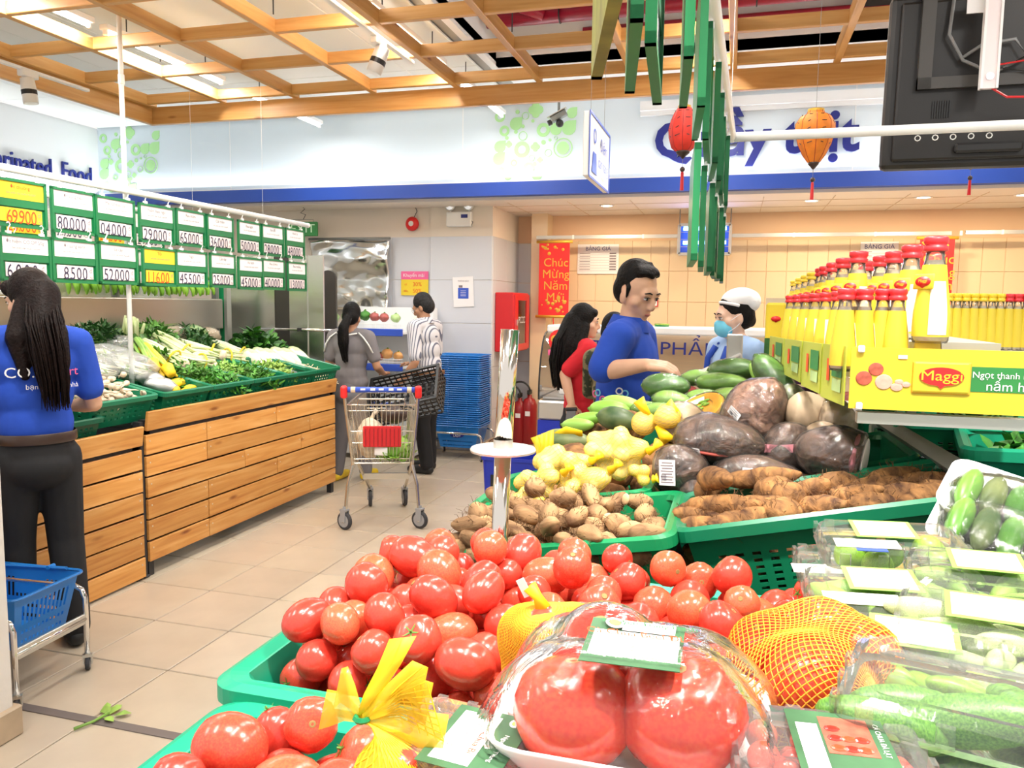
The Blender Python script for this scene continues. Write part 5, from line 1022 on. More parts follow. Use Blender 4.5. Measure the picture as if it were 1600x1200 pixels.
# ---- yellow net bag with flying tail, bottom left
kn = ony(566, 1122, .60); bl = [(kn + V((.03, .0, -.05)), .034), (kn + V((.085, .02, -.06)), .034), (kn + V((.02, -.05, -.075)), .034), (kn + V((.09, -.05, -.08)), .034), (kn + V((.05, .06, -.06)), .033)]
t = thing('tomato_net_bag', 'yellow net bag with a long flat tail, bottom left', 'net bag', kn)
for b, r in bl: tomato(b - kn, r, '', None, 1, parent=t)
P = wrapskin(bl, sum((b for b, r in bl), V()) / 5, 1, 48, 24, 1.05, (-.3, 0, 1), kn); obj('net', netmesh(P, 'net', 'net_yellow', kn, .0009, 2), t); obj('net_film', skinmesh(P, 'net_film', 'net_yellow_film', kn), t)
def ribbon(pts, w, mat, name, t, wdir=(1, 0, 0), th=.001):
    mb = MB(); wd = V(wdir)
    for i, p in enumerate(pts): ww = w[i] if isinstance(w, (list, tuple)) else w; mb.v += [tuple(V(p) - wd * ww / 2), tuple(V(p) + V((0, -.004, 0)) * math.sin(i * 2.1)), tuple(V(p) + wd * ww / 2)]
    for i in range(len(pts) - 1):
        for k in (0, 1): a = 3 * i + k; mb.f.append([a, a + 1, a + 4, a + 3])
    o = mb.build(name, mat, t, smooth=True); md = o.modifiers.new('s', 'SOLIDIFY'); md.thickness = th; return o
ribbon([(0, 0, 0), (.008, .005, .022), (.02, .012, .045), (.03, .02, .07)], [.012, .018, .022, .026], 'net_yellow', 'tail', t, (.95, .1, .2))
for s_, (dx, dz) in enumerate(((.06, .02), (.075, -.01), (-.03, .02), (.055, .035), (-.045, -.005))): ribbon([(0, 0, 0), (dx * .4, .004, dz * .5 + .006), (dx * .75, .008, dz + .004), (dx, .01, dz * .9)], [.008, .02, .03, .034], 'net_yellow_film', 'flare', t, (.1, .3, 1))
fl_ = MB()
for k in range(11): fl_.tube([(.004, 0, 0), (.035, .004, .004 + .003 * k), (.075 - .002 * k, .006, -.012 + .0065 * k)], .0007, 4)
for k in range(9): u = (k + 2) / 10; fl_.tube([((.075 - .002 * j) * u, .006, -.012 * u + .0065 * j * u) for j in range(0, 9)], .0006, 4)
fl_.build('flare_net', 'net_yellow', t); MB().tube(arc((0, 0, 0), .006, 0, 2 * PI, 10, (1, 0, 0), (0, 1, 0)), .003, 5).build('clip', 'basket_kelly', t)
# ---- yellow-orange net bag in the middle
c0 = ony(862, 1015, .86); kn = ony(848, 950, .84)
bl = [(c0 + V((-.03, .0, .015)), .034), (c0 + V((.03, .01, .018)), .034), (c0 + V((.0, -.02, .025)), .036), (c0 + V((-.02, .0, -.035)), .036), (c0 + V((.03, -.01, -.03)), .036), (c0 + V((0, .04, 0)), .034)]
t = thing('tomato_net_bag', 'fine yellow net bag of tomatoes beside the wrapped tray', 'net bag', c0)
for b, r in bl: tomato(b - c0, r, '', None, 1, parent=t)
P = wrapskin(bl, c0, 2, 84, 36, 1.04, kn - c0, kn, 1, hull=.8); obj('net', netmesh(P, 'net', 'net_amber', c0, .00045, 1), t); obj('net_film', skinmesh(P, 'net_film', 'net_orange_film', c0), t)
k_ = kn - c0; MB().tube([k_, k_ + V((-.006, 0, .012)), k_ + V((-.016, 0, .024))], [.010, .006, .009], 8).build('knot', 'net_yellow', t, smooth=True); MB().tube([k_ + V((-.004, -.003, .006)), k_ + V((.016, -.004, -.006))], .004, 6).build('twist', 'card_white', t); MB().box((0, 0, 0), (.010, .001, .022), Matrix.Translation(k_ + V((-.022, -.002, .022))) @ Matrix.Rotation(-.5, 4, 'Y')).build('tag', 'card_white', t)
# ---- orange net bag on the right
bl = [(ony(px, py, Y_), r) for px, py, Y_, r in ((1195, 1015, .88, .038), (1285, 992, .90, .040), (1262, 1068, .80, .042), (1192, 1112, .80, .037), (1352, 1025, .86, .036), (1300, 1090, .84, .036))]
kn = ony(1378, 1092, .78); c0 = sum((b for b, r in bl), V()) / 6; t = thing('tomato_net_bag', 'orange net bag of big tomatoes beside the clear boxes', 'net bag', c0)
for b, r in bl: tomato(b - c0, r, '', None, 1, parent=t)
P = wrapskin(bl, c0, 3, 44, 30, 1.04, kn - c0, kn, 2, hull=.8); obj('net', netmesh(P, 'net', 'net_orange', c0, .0008, 1), t)
k_ = kn - c0; MB().tube([k_ + V((-.012, 0, .0)), k_, k_ + V((.006, -.008, -.02)), k_ + V((.004, -.012, -.045))], [.012, .007, .010, .022], 10).build('gathered_end', 'net_orange', t, smooth=True)
# ---- wrapped tray of three beef tomatoes
TB = [(ony(898, 1108, .66), .056), (ony(1064, 1112, .67), .057), (ony(945, 1025, .735), .052), (ony(1045, 1055, .745), .048)]
c0 = sum((b for b, r in TB), V()) / 4; zt = c0.z - .052
t = thing('tomato_tray', 'film-wrapped white tray of big beef tomatoes in front', 'tray', c0)
for b, r in TB:
    o = tomato(b - c0, r, '', None, 3, Euler((.15, .1, RT.uniform(0, 6))), t); o.data = o.data.copy(); o.data.materials[0] = MATS['beef_tomato']
tw_, td_ = .245, .20; tr_ = MB(); prof = [(.80, 0), (.86, .004), (.97, .034), (1.02, .042), (1.03, .038), (.98, .03), (.88, -.004), (.80, -.006)]
base = rrect(tw_, td_, .045, 5); n = len(base)
for (s, z) in prof: tr_.v += [(x * s, y * s, z) for x, y in base]
for i in range(len(prof) - 1):
    for k in range(n): tr_.f.append([i * n + k, i * n + (k + 1) % n, (i + 1) * n + (k + 1) % n, (i + 1) * n + k])
tr_.f.append(list(range(n))); tr_.build('foam_tray', 'foam', t, (0.0, .0, -.060), smooth=True)
rimb = [(c0 + V((x * 1.0, y * 1.0, -.022)), .012) for x, y in base]
P = wrapskin(TB + rimb[::3], c0, 5, 80, 48, 1.015, (0, 0, 1), None, 1, .006, c0.z - .062, .35); obj('film', skinmesh(P, 'film', 'cling_tray', c0), t)
pa = [ony(925, 983, .69), ony(1068, 1000, .71), ony(1058, 1078, .645), ony(900, 1052, .615)]
def label(t, pts, c0, lift, parts):
    """paper label laid on four corner points; parts = (u0,v0,u1,v1,mat,name)"""
    a, b, c, d = [V(p) for p in pts]; c = b + d - a; nrm = (b - a).cross(d - a).normalized(); nrm = nrm if nrm.dot(V((0, 0, CH)) - a) > 0 else -nrm
    Q = lambda u, v, h: (a * (1 - u) * (1 - v) + b * u * (1 - v) + c * u * v + d * (1 - u) * v) + nrm * (lift + h) - c0
    for i, (u0, v0, u1, v1, mt, nm) in enumerate(parts):
        mb = MB(); h = .0006 * i
        mb.v = [tuple(Q(u, v, h + e)) for e in (0, .0006) for u, v in ((u0, v0), (u1, v0), (u1, v1), (u0, v1))]; mb.f = [(0, 1, 2, 3), (7, 6, 5, 4), (0, 4, 5, 1), (1, 5, 6, 2), (2, 6, 7, 3), (3, 7, 4, 0)]; mb.build(nm, mt, t)
    ux = (b - a).normalized(); uy = nrm.cross(ux); M = Matrix((ux, uy, nrm)).transposed(); return Q, M
Q, M = label(t, pa, c0, .012, [(0, 0, 1, 1, 'label_green', 'label'), (.06, .28, .96, .84, 'card_white', 'label_panel'), (.48, .5, .95, .82, 'mushroom_pale', 'label_picture'), (.34, .04, .9, .27, 'card_white', 'brand_panel')])
text('Cà Chua Beef ĐL', .0125, 'ink_red', t, Q(.5, .38, .004), M); text('Nguyên Trang Fresh', .0105, 'ink_green', t, Q(.62, .12, .004), M); text('22B Hoàng Diệu, P.5, Đà Lạt, Lâm Đồng', .0055, 'card_white', t, Q(.5, .90, .004), M)
for k in range(3): text('rau củ quả tươi sạch', .0048, 'ink_grey', t, Q(.27, .52 + .09 * k, .004), M)
MB().ring(.0085, .0055, .0008, 18).build('logo_ring', 'card_white', t, Q(.25, .15, .003), M); MB().lathe([(.005, 0), (.005, .001)], 14).build('logo_dot', 'label_lime', t, Q(.25, .15, .003), M)
# ---- clear clamshell boxes
def clam(name, lab, c, w, d, h, rot, fill, mat='clam', seed=0):
    t = thing(name, lab, 'clear box', c, rot); R = random.Random(seed); z0 = -h / 2
    b = MB(); base = rrect(w, d, .02, 3); n = len(base)
    def shell(prof):
        m_ = MB()
        for (s, z) in prof:
            for x, y in base: m_.v.append((x - math.copysign(s, x) if abs(x) > s else x, y - math.copysign(s, y) if abs(y) > s else y, z))
        for i in range(len(prof) - 1):
            for k in range(n): m_.f.append([i * n + k, i * n + (k + 1) % n, (i + 1) * n + (k + 1) % n, (i + 1) * n + k])
        return m_
    lo = shell([(.014, z0), (.008, z0 + .006), (.002, z0 + h * .55), (-.010, z0 + h * .56), (-.010, z0 + h * .52)]); lo.f.append(list(range(n))[::-1]); lo.build('base', mat, t)
    hi = shell([(-.010, z0 + h * .60), (-.010, z0 + h * .57), (.0, z0 + h * .58), (.006, z0 + h * .93), (.014, z0 + h), (.024, z0 + h), (.028, z0 + h - .005)]); m_ = len(hi.v); hi.f.append([m_ - n + k for k in range(n)])
    for s in (-1, 1):
        for k in range(4): hi.box((s * (w / 2 - .004), -d / 2 + d * (k + .5) / 4, z0 + h * .78), (.006, .014, h * .3)); hi.box((-w / 2 + w * (k + .5) / 4, s * (d / 2 - .004), z0 + h * .78), (.014, .006, h * .3))
    hi.build('lid', mat, t); hinge = MB().box((0, d / 2 + .012, z0 + h * .57), (w * .9, .008, .004)).build('hinge', mat, t)
    if fill:
        for (x, y, z, r) in pack(fill[1], -w / 2 + .012, w / 2 - .012, -d / 2 + .012, d / 2 - .012, fill[2], lambda x, y: z0 + .004, None, seed + 3):
            if z + r > h / 2 - .002: continue
            el = fill[3]; MB_ = FILL.setdefault((fill[0], el), MB().ell((0, 0, 0), (1, 1, el), 12, 9).mesh(fill[4], fill[0]))
            o = obj(fill[4], MB_, t, (x, y, z), Euler((R.uniform(-.3, .3) + (1.57 if el > 1.2 else 0), R.uniform(-.3, .3), R.uniform(0, 6)))); o.scale = (r, r, r)
    return t
FILL = {}
def stick(t, w, d, h, x0, y0, x1, y1, mats, z=None, ry=0):
    for i, (mt, i_) in enumerate(mats): MB().b2((x0 + i_, y0 + i_, h / 2 + .0006 + .0006 * i), (x1 - i_, y1 - i_, h / 2 + .0012 + .0006 * i)).build('label' if i == 0 else 'label_panel', mt, t)
def place(px, py, Y_): return ony(px, py, Y_)
c = place(728, 1180, .64); t = clam('cherry_tomato_box', 'clear box of cherry tomatoes labelled Cà Chua Bi', c, .18, .13, .062, (.05, 0, -.12), ('tomato', 46, .014, 1.1, 'cherry_tomato'), 'pink_clam', 4)
stick(t, .18, .13, .062, -.03, -.07, .075, .045, [('label_green', 0)]); MB().b2((-.018, -.06, .0318), (.035, .035, .0326)).build('label_panel', 'card_white', t)
M90 = Matrix.Rotation(-PI / 2, 3, 'Z'); text('Cà Chua Bi', .013, 'ink_red', t, (.026, -.01, .0330), M90); text('Nguyên Trang', .009, 'card_white', t, (.055, -.02, .0330), M90)
for k in range(5): text('sản phẩm tươi sạch mỗi ngày', .0045, 'ink_grey', t, (.012 - .006 * k, -.01, .0330), M90)
t.scale = (.72, .8, .8); MB().ring(.008, .005, .0008, 16).build('logo_ring', 'card_white', t, (.055, .03, .0325)); MB().lathe([(.0045, 0), (.0045, .001)], 12).build('logo_dot', 'label_lime', t, (.055, .03, .0325))
c = place(1292, 1195, .66); t = clam('cherry_tomato_box', 'clear box of cherry tomatoes with a tomato photo label', c, .185, .13, .062, (.05, 0, .1), ('tomato', 46, .014, 1.1, 'cherry_tomato'), 'pink_clam', 6)
stick(t, .185, .13, .062, -.035, -.07, .055, .045, [('label_green', 0)]); MB().b2((-.005, -.03, .0318), (.04, .035, .0326)).build('label_picture', 'mushroom', t); MB().b2((-.028, -.06, .0318), (-.008, .02, .0326)).build('label_panel', 'card_white', t)
for k in range(7): MB().ell((.005 + .012 * (k % 3), -.02 + .017 * (k // 3), .0326), (.008, .006, .0015), 8, 5).build('printed_tomato', 'beef_tomato', t)
text('CÀ CHUA ĐÀ LẠT', .007, 'card_white', t, (.047, 0, .0330), M90); t.scale = (.86, .8, .8)
GC = [(1392, 868, 1.22, 'clear box of limes against the taro basket', ('lime', 22, .021, 1.1, 'lime'), 0.06), (1392, 955, 1.02, 'clear box of green chillies in front of the lime box', ('leaf_light', 26, .013, 3.0, 'green_pepper'), .05), (1440, 1050, .86, 'clear box of pale okra nearest the orange net', ('lime', 26, .013, 3.0, 'okra'), -.15), (1555, 925, 1.08, 'clear box with white and lime label at the right edge', ('leaf_light', 24, .013, 3.0, 'green_pepper'), -.1), (1560, 1010, .90, 'clear box with a big white sticker at the right edge', ('stalk_pale', 24, .013, 3.0, 'okra'), -.2), (1550, 1130, .72, 'clear box of dark green cucumbers at the bottom right', ('cucumber', 10, .022, 2.6, 'small_cucumber'), -.3), (1405, 1175, .76, 'clear box of mixed yellow and green peppers at the bottom', ('yellow_veg', 16, .018, 1.6, 'small_pepper'), .3), (1322, 905, 1.24, 'small clear box tucked behind the lime box', ('leaf_light', 12, .013, 2.0, 'green_pepper'), .1)]
for k, (px, py, Y_, lab, fill, rz) in enumerate(GC):
    c = place(px, py, Y_); w_ = .20 if k not in (5,) else .24; 
    if k == 7: w_ = .14
    t = clam('salad_box', lab, c, w_, .14, .062, (.10, -.03, rz), fill, 'clam', 20 + k)
    if k in (0, 1, 2, 3, 4): stick(t, w_, .14, .062, -.05, -.012, .035, .055, [('label_lime', 0), ('card_white', .006)])
    if k in (0, 1, 7): MB().b2((-.085, -.055, .0325), (.0, -.025, .0333)).build('price_sticker', 'card_white', t)
    if k in (0,): MB().b2((-.06, -.067, .0325), (-.02, -.058, .0333)).build('sticker_strip', 'shelf_blue', t)
# lower layers of boxes that carry the visible ones
LB = ['near left', 'near middle', 'near right', 'second left', 'second middle', 'second right', 'third left', 'third middle', 'third right', 'far left', 'far middle', 'far right']
for lay in range(3):
    for i in range(12):
        x = .27 + .20 * (i % 3) + .015 * lay; y = .50 + .19 * (i // 3); z = .945 + .068 * lay
        clam('salad_box', 'clear box in the %s layer under the visible boxes, %s' % (['bottom', 'second', 'third'][lay], LB[i]), (x, y, z), .185, .15, .062, (0, 0, .03 * ((i + lay) % 3 - 1)), ('leaf_light' if (i + lay) % 2 else 'lime', 7, .020, 1.6, 'green_vegetable'), 'clam', 60 + i + 12 * lay)
for k, (x, y, z) in enumerate(((.52, 1.32, .90), (.52, 1.32, .968), (.53, 1.33, 1.036), (.54, 1.34, 1.104))): clam('salad_box', 'clear box stacked under the cucumber trays, %s from below' % ORD[k], (x, y, z), .185, .15, .062, (0, 0, .05 * k), ('cucumber', 7, .020, 1.6, 'green_vegetable'), 'clam', 95 + k)
for k, (px, py, Y_) in enumerate(((1590, 800, 1.42), (1580, 850, 1.34))):
    c = place(px, py, Y_); t = thing('cucumber_tray', ['upper white foam tray of dark cucumbers at the right edge', 'lower white foam tray of dark cucumbers at the right edge'][k], 'tray', c, (.35, .25, -.35)); 
    tb = MB(); base = rrect(.22, .16, .03, 4); n = len(base)
    for (s, z) in ((.85, -.02), (1, .01), (1.04, .016), (1.03, .012), (.86, -.015)): tb.v += [(x * s, y * s, z) for x, y in base]
    for i in range(4):
        for q in range(n): tb.f.append([i * n + q, i * n + (q + 1) % n, (i + 1) * n + (q + 1) % n, (i + 1) * n + q])
    tb.f.append(list(range(n))[::-1]); tb.build('foam_tray', 'foam', t, smooth=True)
    for i in range(5): MB().ell((-.075 + .036 * i, 0, .012), (.019, .062, .019), 12, 9).build('cucumber', 'pumpkin_green' if i % 2 else 'cucumber', t, smooth=True)
    MB().ell((0, 0, .008), (.105, .075, .032), 18, 10, lambda p: Vector((p.x, p.y, max(p.z, -.6)))).build('film', 'cling', t, smooth=True); MB().lathe([(.024, .0), (.024, .001)], 18).build('round_sticker', 'label_lime', t, (.05, -.01, .041))
# ---- chrome pole with disc
p = ony(775, 845, 1.43); q_ = ony(797, 515, 1.43); t = thing('chrome_bag_pole', 'chrome pole with a round plate at the table edge', 'pole', (p.x, 1.43, .84)); b = V((0, 0, 0)); q2 = V((q_.x - p.x, 0, q_.z - .84)); dm = ony(786, 702, 1.43) - V((p.x, 1.43, .84))
MB().tube([b, dm], .0165, 18).build('lower_tube', 'pole_chrome', t, smooth=True); MB().tube([dm, q2], .0175, 18).build('upper_tube', 'pole_chrome', t, smooth=True); MB().lathe([(.063, -.004), (.064, 0), (.062, .003), (.02, .004)], 32).build('plate', 'disc', t, dm); MB().lathe([(.019, .003), (.019, .02)], 18, cap=False).build('collar', 'galv', t, dm)
# ---- roots and tubers
def rootmesh(l, r, seed, mat, amp=.16, n=14, m=10, bend=.0, name='tuber'):
    def f(p):
        k = 1 + amp * noise.noise(p * 1.8 + V((seed * 2.3, 0, seed))) + amp * .35 * noise.noise(p * 6 + V((0, seed, 0)))
        return V((p.x, p.y * k * (1 - .22 * p.x) + bend * (p.x ** 2) * 1.0, p.z * k * (1 - .22 * p.x)))
    return MB().ell((0, 0, 0), (l, r, r), n, m, lambda p: f(V((p.z, p.x, p.y)))).mesh(name, mat)
def hairs(l, r, n, seed):
    R = random.Random(seed); mb = MB()
    for i in range(n):
        a = R.uniform(0, 6.28); x = R.uniform(-.95, .95) * l; q = r * math.sqrt(max(.05, 1 - (x / l) ** 2)); d = V((R.uniform(-.6, .6), math.cos(a), math.sin(a))).normalized(); c = V((x, q * math.cos(a), q * math.sin(a)))
        mb.tube([c * .97, c + d * R.uniform(.005, .014) + V((R.uniform(-.006, .006), 0, 0)), c + d * R.uniform(.006, .02) + V((R.uniform(-.012, .012), 0, -.004))], [.0007, .0005, .0003], 3, False)
    return mb.mesh('root_hair', 'root_hair')
TAR = [rootmesh(.034, .023, 1, 'taro_skin'), rootmesh(.040, .020, 2, 'taro_skin', .2), rootmesh(.028, .025, 3, 'taro_skin'), rootmesh(.045, .019, 4, 'taro_skin', .2, bend=.008)]; TH = [hairs(.030, .023, 34, k) for k in range(4)]
for i, (x, y, z, r) in enumerate(pack(88, -.57, -.11, 1.50, 1.88, .0245, lambda x, y: .995 + .17 * (x + .34) + (.30 * max(0, y - 1.6) if x > -.3 else 0), None, 31, 14, .15)):
    o = tag(obj('taro_tuber', TAR[i % 4], None, (x, y, z), (RT.uniform(-.5, .5), RT.uniform(-.6, .6), RT.uniform(0, 6.3))), 'small brown taro tuber heaped behind the tomatoes', 'taro', 'small taro tubers'); h = obj('root_hair', TH[i % 4], o); stuff(h)
    if i % 9 == 0: obj('cut_end', MB().ell((.036, 0, 0), (.005, .014, .014), 9, 6).mesh('cut_end', 'taro_cut'), o)
for k, (px, py) in enumerate(((745, 845), (722, 858), (735, 868), (765, 835), (705, 852))): o = tag(obj('taro_tuber', TAR[(k * 2 + 1) % 4], None, ony(px, py, 1.52), (.2 * k, .3, 1.1 * k)), 'brown taro tuber spilling beside the chrome pole', 'taro', 'spilled taro tubers'); stuff(obj('root_hair', TH[k % 4], o))
LT = [rootmesh(.075, .027, 11, 'sweet_skin', .16), rootmesh(.088, .024, 12, 'sweet_skin', .2, bend=.014), rootmesh(.05, .034, 13, 'sweet_skin', .14), rootmesh(.062, .03, 14, 'sweet_skin', .2)]; LH = [hairs(.065, .03, 60, 40 + k) for k in range(4)]
RT2 = [(1130, 790, 1.66, 1, .05), (1098, 826, 1.62, 0, -.1), (1185, 795, 1.67, 3, .5), (1150, 818, 1.61, 0, .3), (1215, 768, 1.74, 2, .2), (1238, 778, 1.70, 2, .9), (1262, 772, 1.72, 3, -.9), (1225, 802, 1.63, 2, .4), (1280, 795, 1.66, 3, -.3), (1320, 780, 1.70, 1, -.5), (1350, 765, 1.76, 1, -.3), (1395, 748, 1.80, 0, .1), (1440, 755, 1.78, 1, -.05), (1365, 792, 1.66, 2, .2), (1400, 777, 1.70, 3, -.4), (1455, 775, 1.70, 0, .1), (1480, 772, 1.72, 3, .2), (1310, 760, 1.80, 2, 0), (1195, 812, 1.62, 3, .2), (1120, 812, 1.68, 2, .8), (1250, 800, 1.70, 0, .3), (1330, 800, 1.68, 0, .2), (1090, 805, 1.72, 3, .4), (1420, 790, 1.72, 0, .1)]
for i, (px, py, Y_, k, a) in enumerate(RT2):
    o = tag(obj('long_taro', LT[k], None, ony(px, py, Y_), (.1 * (i % 3), a * .5 - .2, a + (.3 * (i % 4) - .4))), 'hairy brown taro root in the large green basket', 'taro', 'long taro roots'); stuff(obj('root_hair', LH[k], o))
    if i in (7, 13, 18): MB().ell((.058, 0, 0), (.006, .02, .02), 10, 6).build('cut_end', 'taro_cut', o, smooth=True)
# filler under the pile so nothing hangs in the air
for k, (x, y, z, r) in enumerate(pack(26, -.1, .44, 1.60, 1.9, .045, lambda x, y: 1.02 + .2 * (x - .18), None, 61)):
    o = tag(obj('long_taro', LT[k % 4], None, (x, y, z - .015), (.2, -.2, k)), 'lower taro root half buried in the large basket', 'taro', 'buried taro roots')
# ---- wrapped yams, gourds, pumpkins, jicama placed by look
def dist(p): return (p - V((0, 0, CH))).length
def wrapped(name, lab, cat, px, py, Y_, hw, hh, ang, mat, seed, film_=True, amp=.12, tail=.2, dep=None, group=None, cut=None):
    p = ony(px, py, Y_); s = dist(p) / F; l = hw * s; r = hh * s
    t = thing(name, lab, cat, p, group=group); q = Matrix.Rotation(-.27, 3, 'Z') @ Matrix.Rotation(-ang, 3, 'Y')
    def f(v):
        if cut: v = V((max(cut, v.x) if cut < 0 else min(cut, v.x), v.y, v.z))
        k = 1 + amp * noise.noise(v * 1.6 + V((seed * 1.7, seed, 0))); return V((v.x, v.y * k * (1 - tail * v.x), v.z * k * (1 - tail * v.x)))
    rd = dep * s if dep else r
    MB().ell((0, 0, 0), (l, rd, r), 20, 14, lambda v: f(V((v.z, v.x, v.y)))).build('flesh', mat, t, rot=q, smooth=True)
    if film_:
        def g(v): return f(v) * (1.03 + .07 * abs(noise.noise(v * 3.5 + V((seed, 3, 0)))) + .018 * noise.noise(v * 14))
        MB().ell((0, 0, 0), (l, rd, r), 30, 20, lambda v: g(V((v.z, v.x, v.y)))).build('film', 'cling_rough', t, rot=q, smooth=False)
    return t, q, l, r
def sticker(t, q, l, r, u, v, w, h, lines=5, tilt=0):
    # little price label lying on the front of the object
    x = u * l; z = v * r; y = -r * math.sqrt(max(.04, 1 - u * u - v * v)) * 1.07 - .002
    n = V((u * r / l, -math.sqrt(max(.04, 1 - u * u - v * v)), v)).normalized(); M = (q @ n).to_track_quat('Z', 'Y').to_matrix(); M = M @ Matrix.Rotation(tilt, 3, 'Z')
    o = MB().box((0, 0, 0), (w, h, .0008)).build('price_label', 'card_white', t, q @ V((x, y, z)), M)
    b = MB()
    for k in range(lines): b.box((0, -h * .38 + h * .76 * k / max(1, lines - 1), .0006), (w * (.8 - .15 * (k % 2)), h * .05, .0004))
    b.build('print', 'ink_grey', o)
    b = MB()
    for k in range(7): b.box((-w * .36 + w * .05 * k, -h * .2, .0008), (w * .02, h * .26, .0004))
    b.build('barcode', 'ink', o)
a = wrapped('wrapped_yam', 'big film-wrapped purple yam with a reddish band', 'yam', 1125, 690, 2.02, 68, 39, -.05, 'purple_yam', 1); sticker(*a, -.42, -.45, .045, .035); t, q, l, r = a; MB().ell((-.1 * l, -.55 * r, -.35 * r), (.55 * l, .5 * r, .12 * r), 14, 8).build('red_band', 'yam_red', t, rot=q, smooth=True)
a = wrapped('wrapped_yam', 'wrapped half yam with its cut end to the left', 'yam', 1062, 735, 1.96, 44, 38, .1, 'purple_yam', 2, tail=.1, cut=-.7); sticker(*a, -.1, .1, .042, .062, 8, .1); t, q, l, r = a; MB().ell((-.70 * l, 0, 0), (.006, r * .74, r * .74), 18, 8).build('cut_face', 'jicama', t, rot=q, smooth=True)
a = wrapped('wrapped_yam', 'tall wrapped pinkish yam at the top of the pile', 'yam', 1182, 640, 2.16, 52, 46, 1.0, 'yam_top', 3, tail=.25); sticker(*a, -.25, .35, .04, .022, 4, -.6)
a = wrapped('wrapped_yam', 'wrapped yam slice with a pink cut face', 'yam', 1238, 712, 2.04, 46, 44, -.5, 'purple_yam', 4, tail=.3); t, q, l, r = a; MB().b2((-.75 * l, -.95 * r, .25 * r), (.35 * l, -.72 * r, .50 * r)).build('cut_face', 'yam_pink', t, rot=q @ Matrix.Rotation(-.6, 3, 'Y'))
a = wrapped('wrapped_yam', 'long low wrapped yam above the hairy taro', 'yam', 1190, 745, 1.95, 70, 29, -.03, 'purple_yam', 5); sticker(*a, -.1, .1, .045, .045, 7)
a = wrapped('wrapped_yam', 'dark wrapped yam with a white cut end', 'yam', 1312, 712, 1.93, 62, 40, -.10, 'purple_yam', 6, tail=.0, cut=.5); t, q, l, r = a; q3 = q; MB().ell((.53 * l, .0, .0), (.07 * l, .80 * r, .80 * r), 20, 12).build('cut_face', 'yam_white', t, rot=q3, smooth=True); MB().ell((.34 * l, .0, .0), (.20 * l, .965 * r, .955 * r), 20, 12).build('peeled_band', 'yam_pink', t, rot=q3, smooth=True)
a = wrapped('wrapped_yam', 'small dark wrapped yam under the half yam', 'yam', 1098, 768, 1.9, 36, 18, .15, 'purple_yam', 7)
a = wrapped('wrapped_yam', 'dark yam hidden behind the pink slice', 'yam', 1265, 715, 2.12, 30, 26, 0, 'purple_yam', 8)
a = wrapped('wrapped_roots', 'hazy wrapped pack of pale roots beside the yellow bag', 'roots', 1070, 668, 2.2, 40, 34, -.2, 'jicama', 9, amp=.3)
a = wrapped('jicama', 'round brown jicama at the right of the pile', 'jicama', 1262, 646, 2.15, 33, 32, 0, 'jicama', 10, False, .05, .05)
a = wrapped('wrapped_jicama', 'film-wrapped jicama at the right basket rim', 'jicama', 1308, 662, 2.12, 26, 36, .2, 'jicama', 11, True, .08, .05)
a = wrapped('wrapped_jicama', 'lower wrapped jicama catching the light', 'jicama', 1287, 682, 2.05, 27, 22, 0, 'jicama', 12, True, .08, .05)
GO = [(1040, 603, 2.66, 37, 19, .05, 'cucumber', 1, 'wrapped dark gourd under the man\'s hand'), (1050, 626, 2.58, 31, 15, -.05, 'gourd', 1, 'short wrapped gourd below the first'), (1038, 644, 2.5, 34, 15, 0, 'gourd', 1, 'wrapped pale gourd beside the cut pumpkin'), (1148, 577, 2.72, 39, 17, .08, 'cucumber', 1, 'topmost dark wrapped gourd of the pile'), (1128, 598, 2.66, 40, 15, .03, 'gourd', 1, 'light wrapped gourd below the topmost'), (1145, 620, 2.56, 32, 14, .05, 'gourd', 1, 'light gourd behind the cut pumpkin'), (1100, 622, 2.6, 30, 14, .1, 'gourd', 1, 'light gourd between the two gourd piles'), (1212, 594, 2.45, 46, 21, -.85, 'cucumber', 1, 'dark gourd leaning steeply beside the sauce shelf'), (1192, 592, 2.6, 30, 12, -.9, 'gourd', 0, 'thin light gourd behind the leaning one'), (1238, 625, 2.3, 24, 22, -.6, 'pumpkin_green', 1, 'dark wrapped end beside the jicama'), (975, 632, 2.6, 36, 13, -.12, 'gourd', 0, 'bare light green gourd below the man\'s shirt'), (952, 640, 2.52, 34, 15, .05, 'gourd', 0, 'bare green gourd in front of the light one'), (918, 655, 2.45, 30, 11, .25, 'gourd', 0, 'slim green gourd at the left of the pile'), (903, 664, 2.42, 28, 11, .1, 'gourd', 0, 'lowest slim green gourd at the left'), (965, 655, 2.38, 34, 19, -.1, 'pumpkin_green', 0, 'dark ribbed pumpkin behind the yellow bag'), (1010, 640, 2.55, 26, 13, .1, 'gourd', 1, 'hazy wrapped gourd in the middle'), (1088, 590, 2.75, 26, 12, .2, 'gourd', 1, 'light gourd behind the scale tray'), (1175, 625, 2.5, 20, 12, .2, 'gourd', 1, 'small light gourd behind the tall yam')]
for k, (px, py, Y_, hw, hh, ang, mt, fl2, lab) in enumerate(GO): 
    t, q, l, r = wrapped('gourd', lab, 'gourd', px, py, Y_, hw, hh, ang, mt, 30 + k, bool(fl2), .05, .08); MB().tube([(-l * .98, 0, 0), (-l * 1.06, 0, .004)], [r * .22, r * .15], 7).build('stem', 'stem_green', t, rot=q)
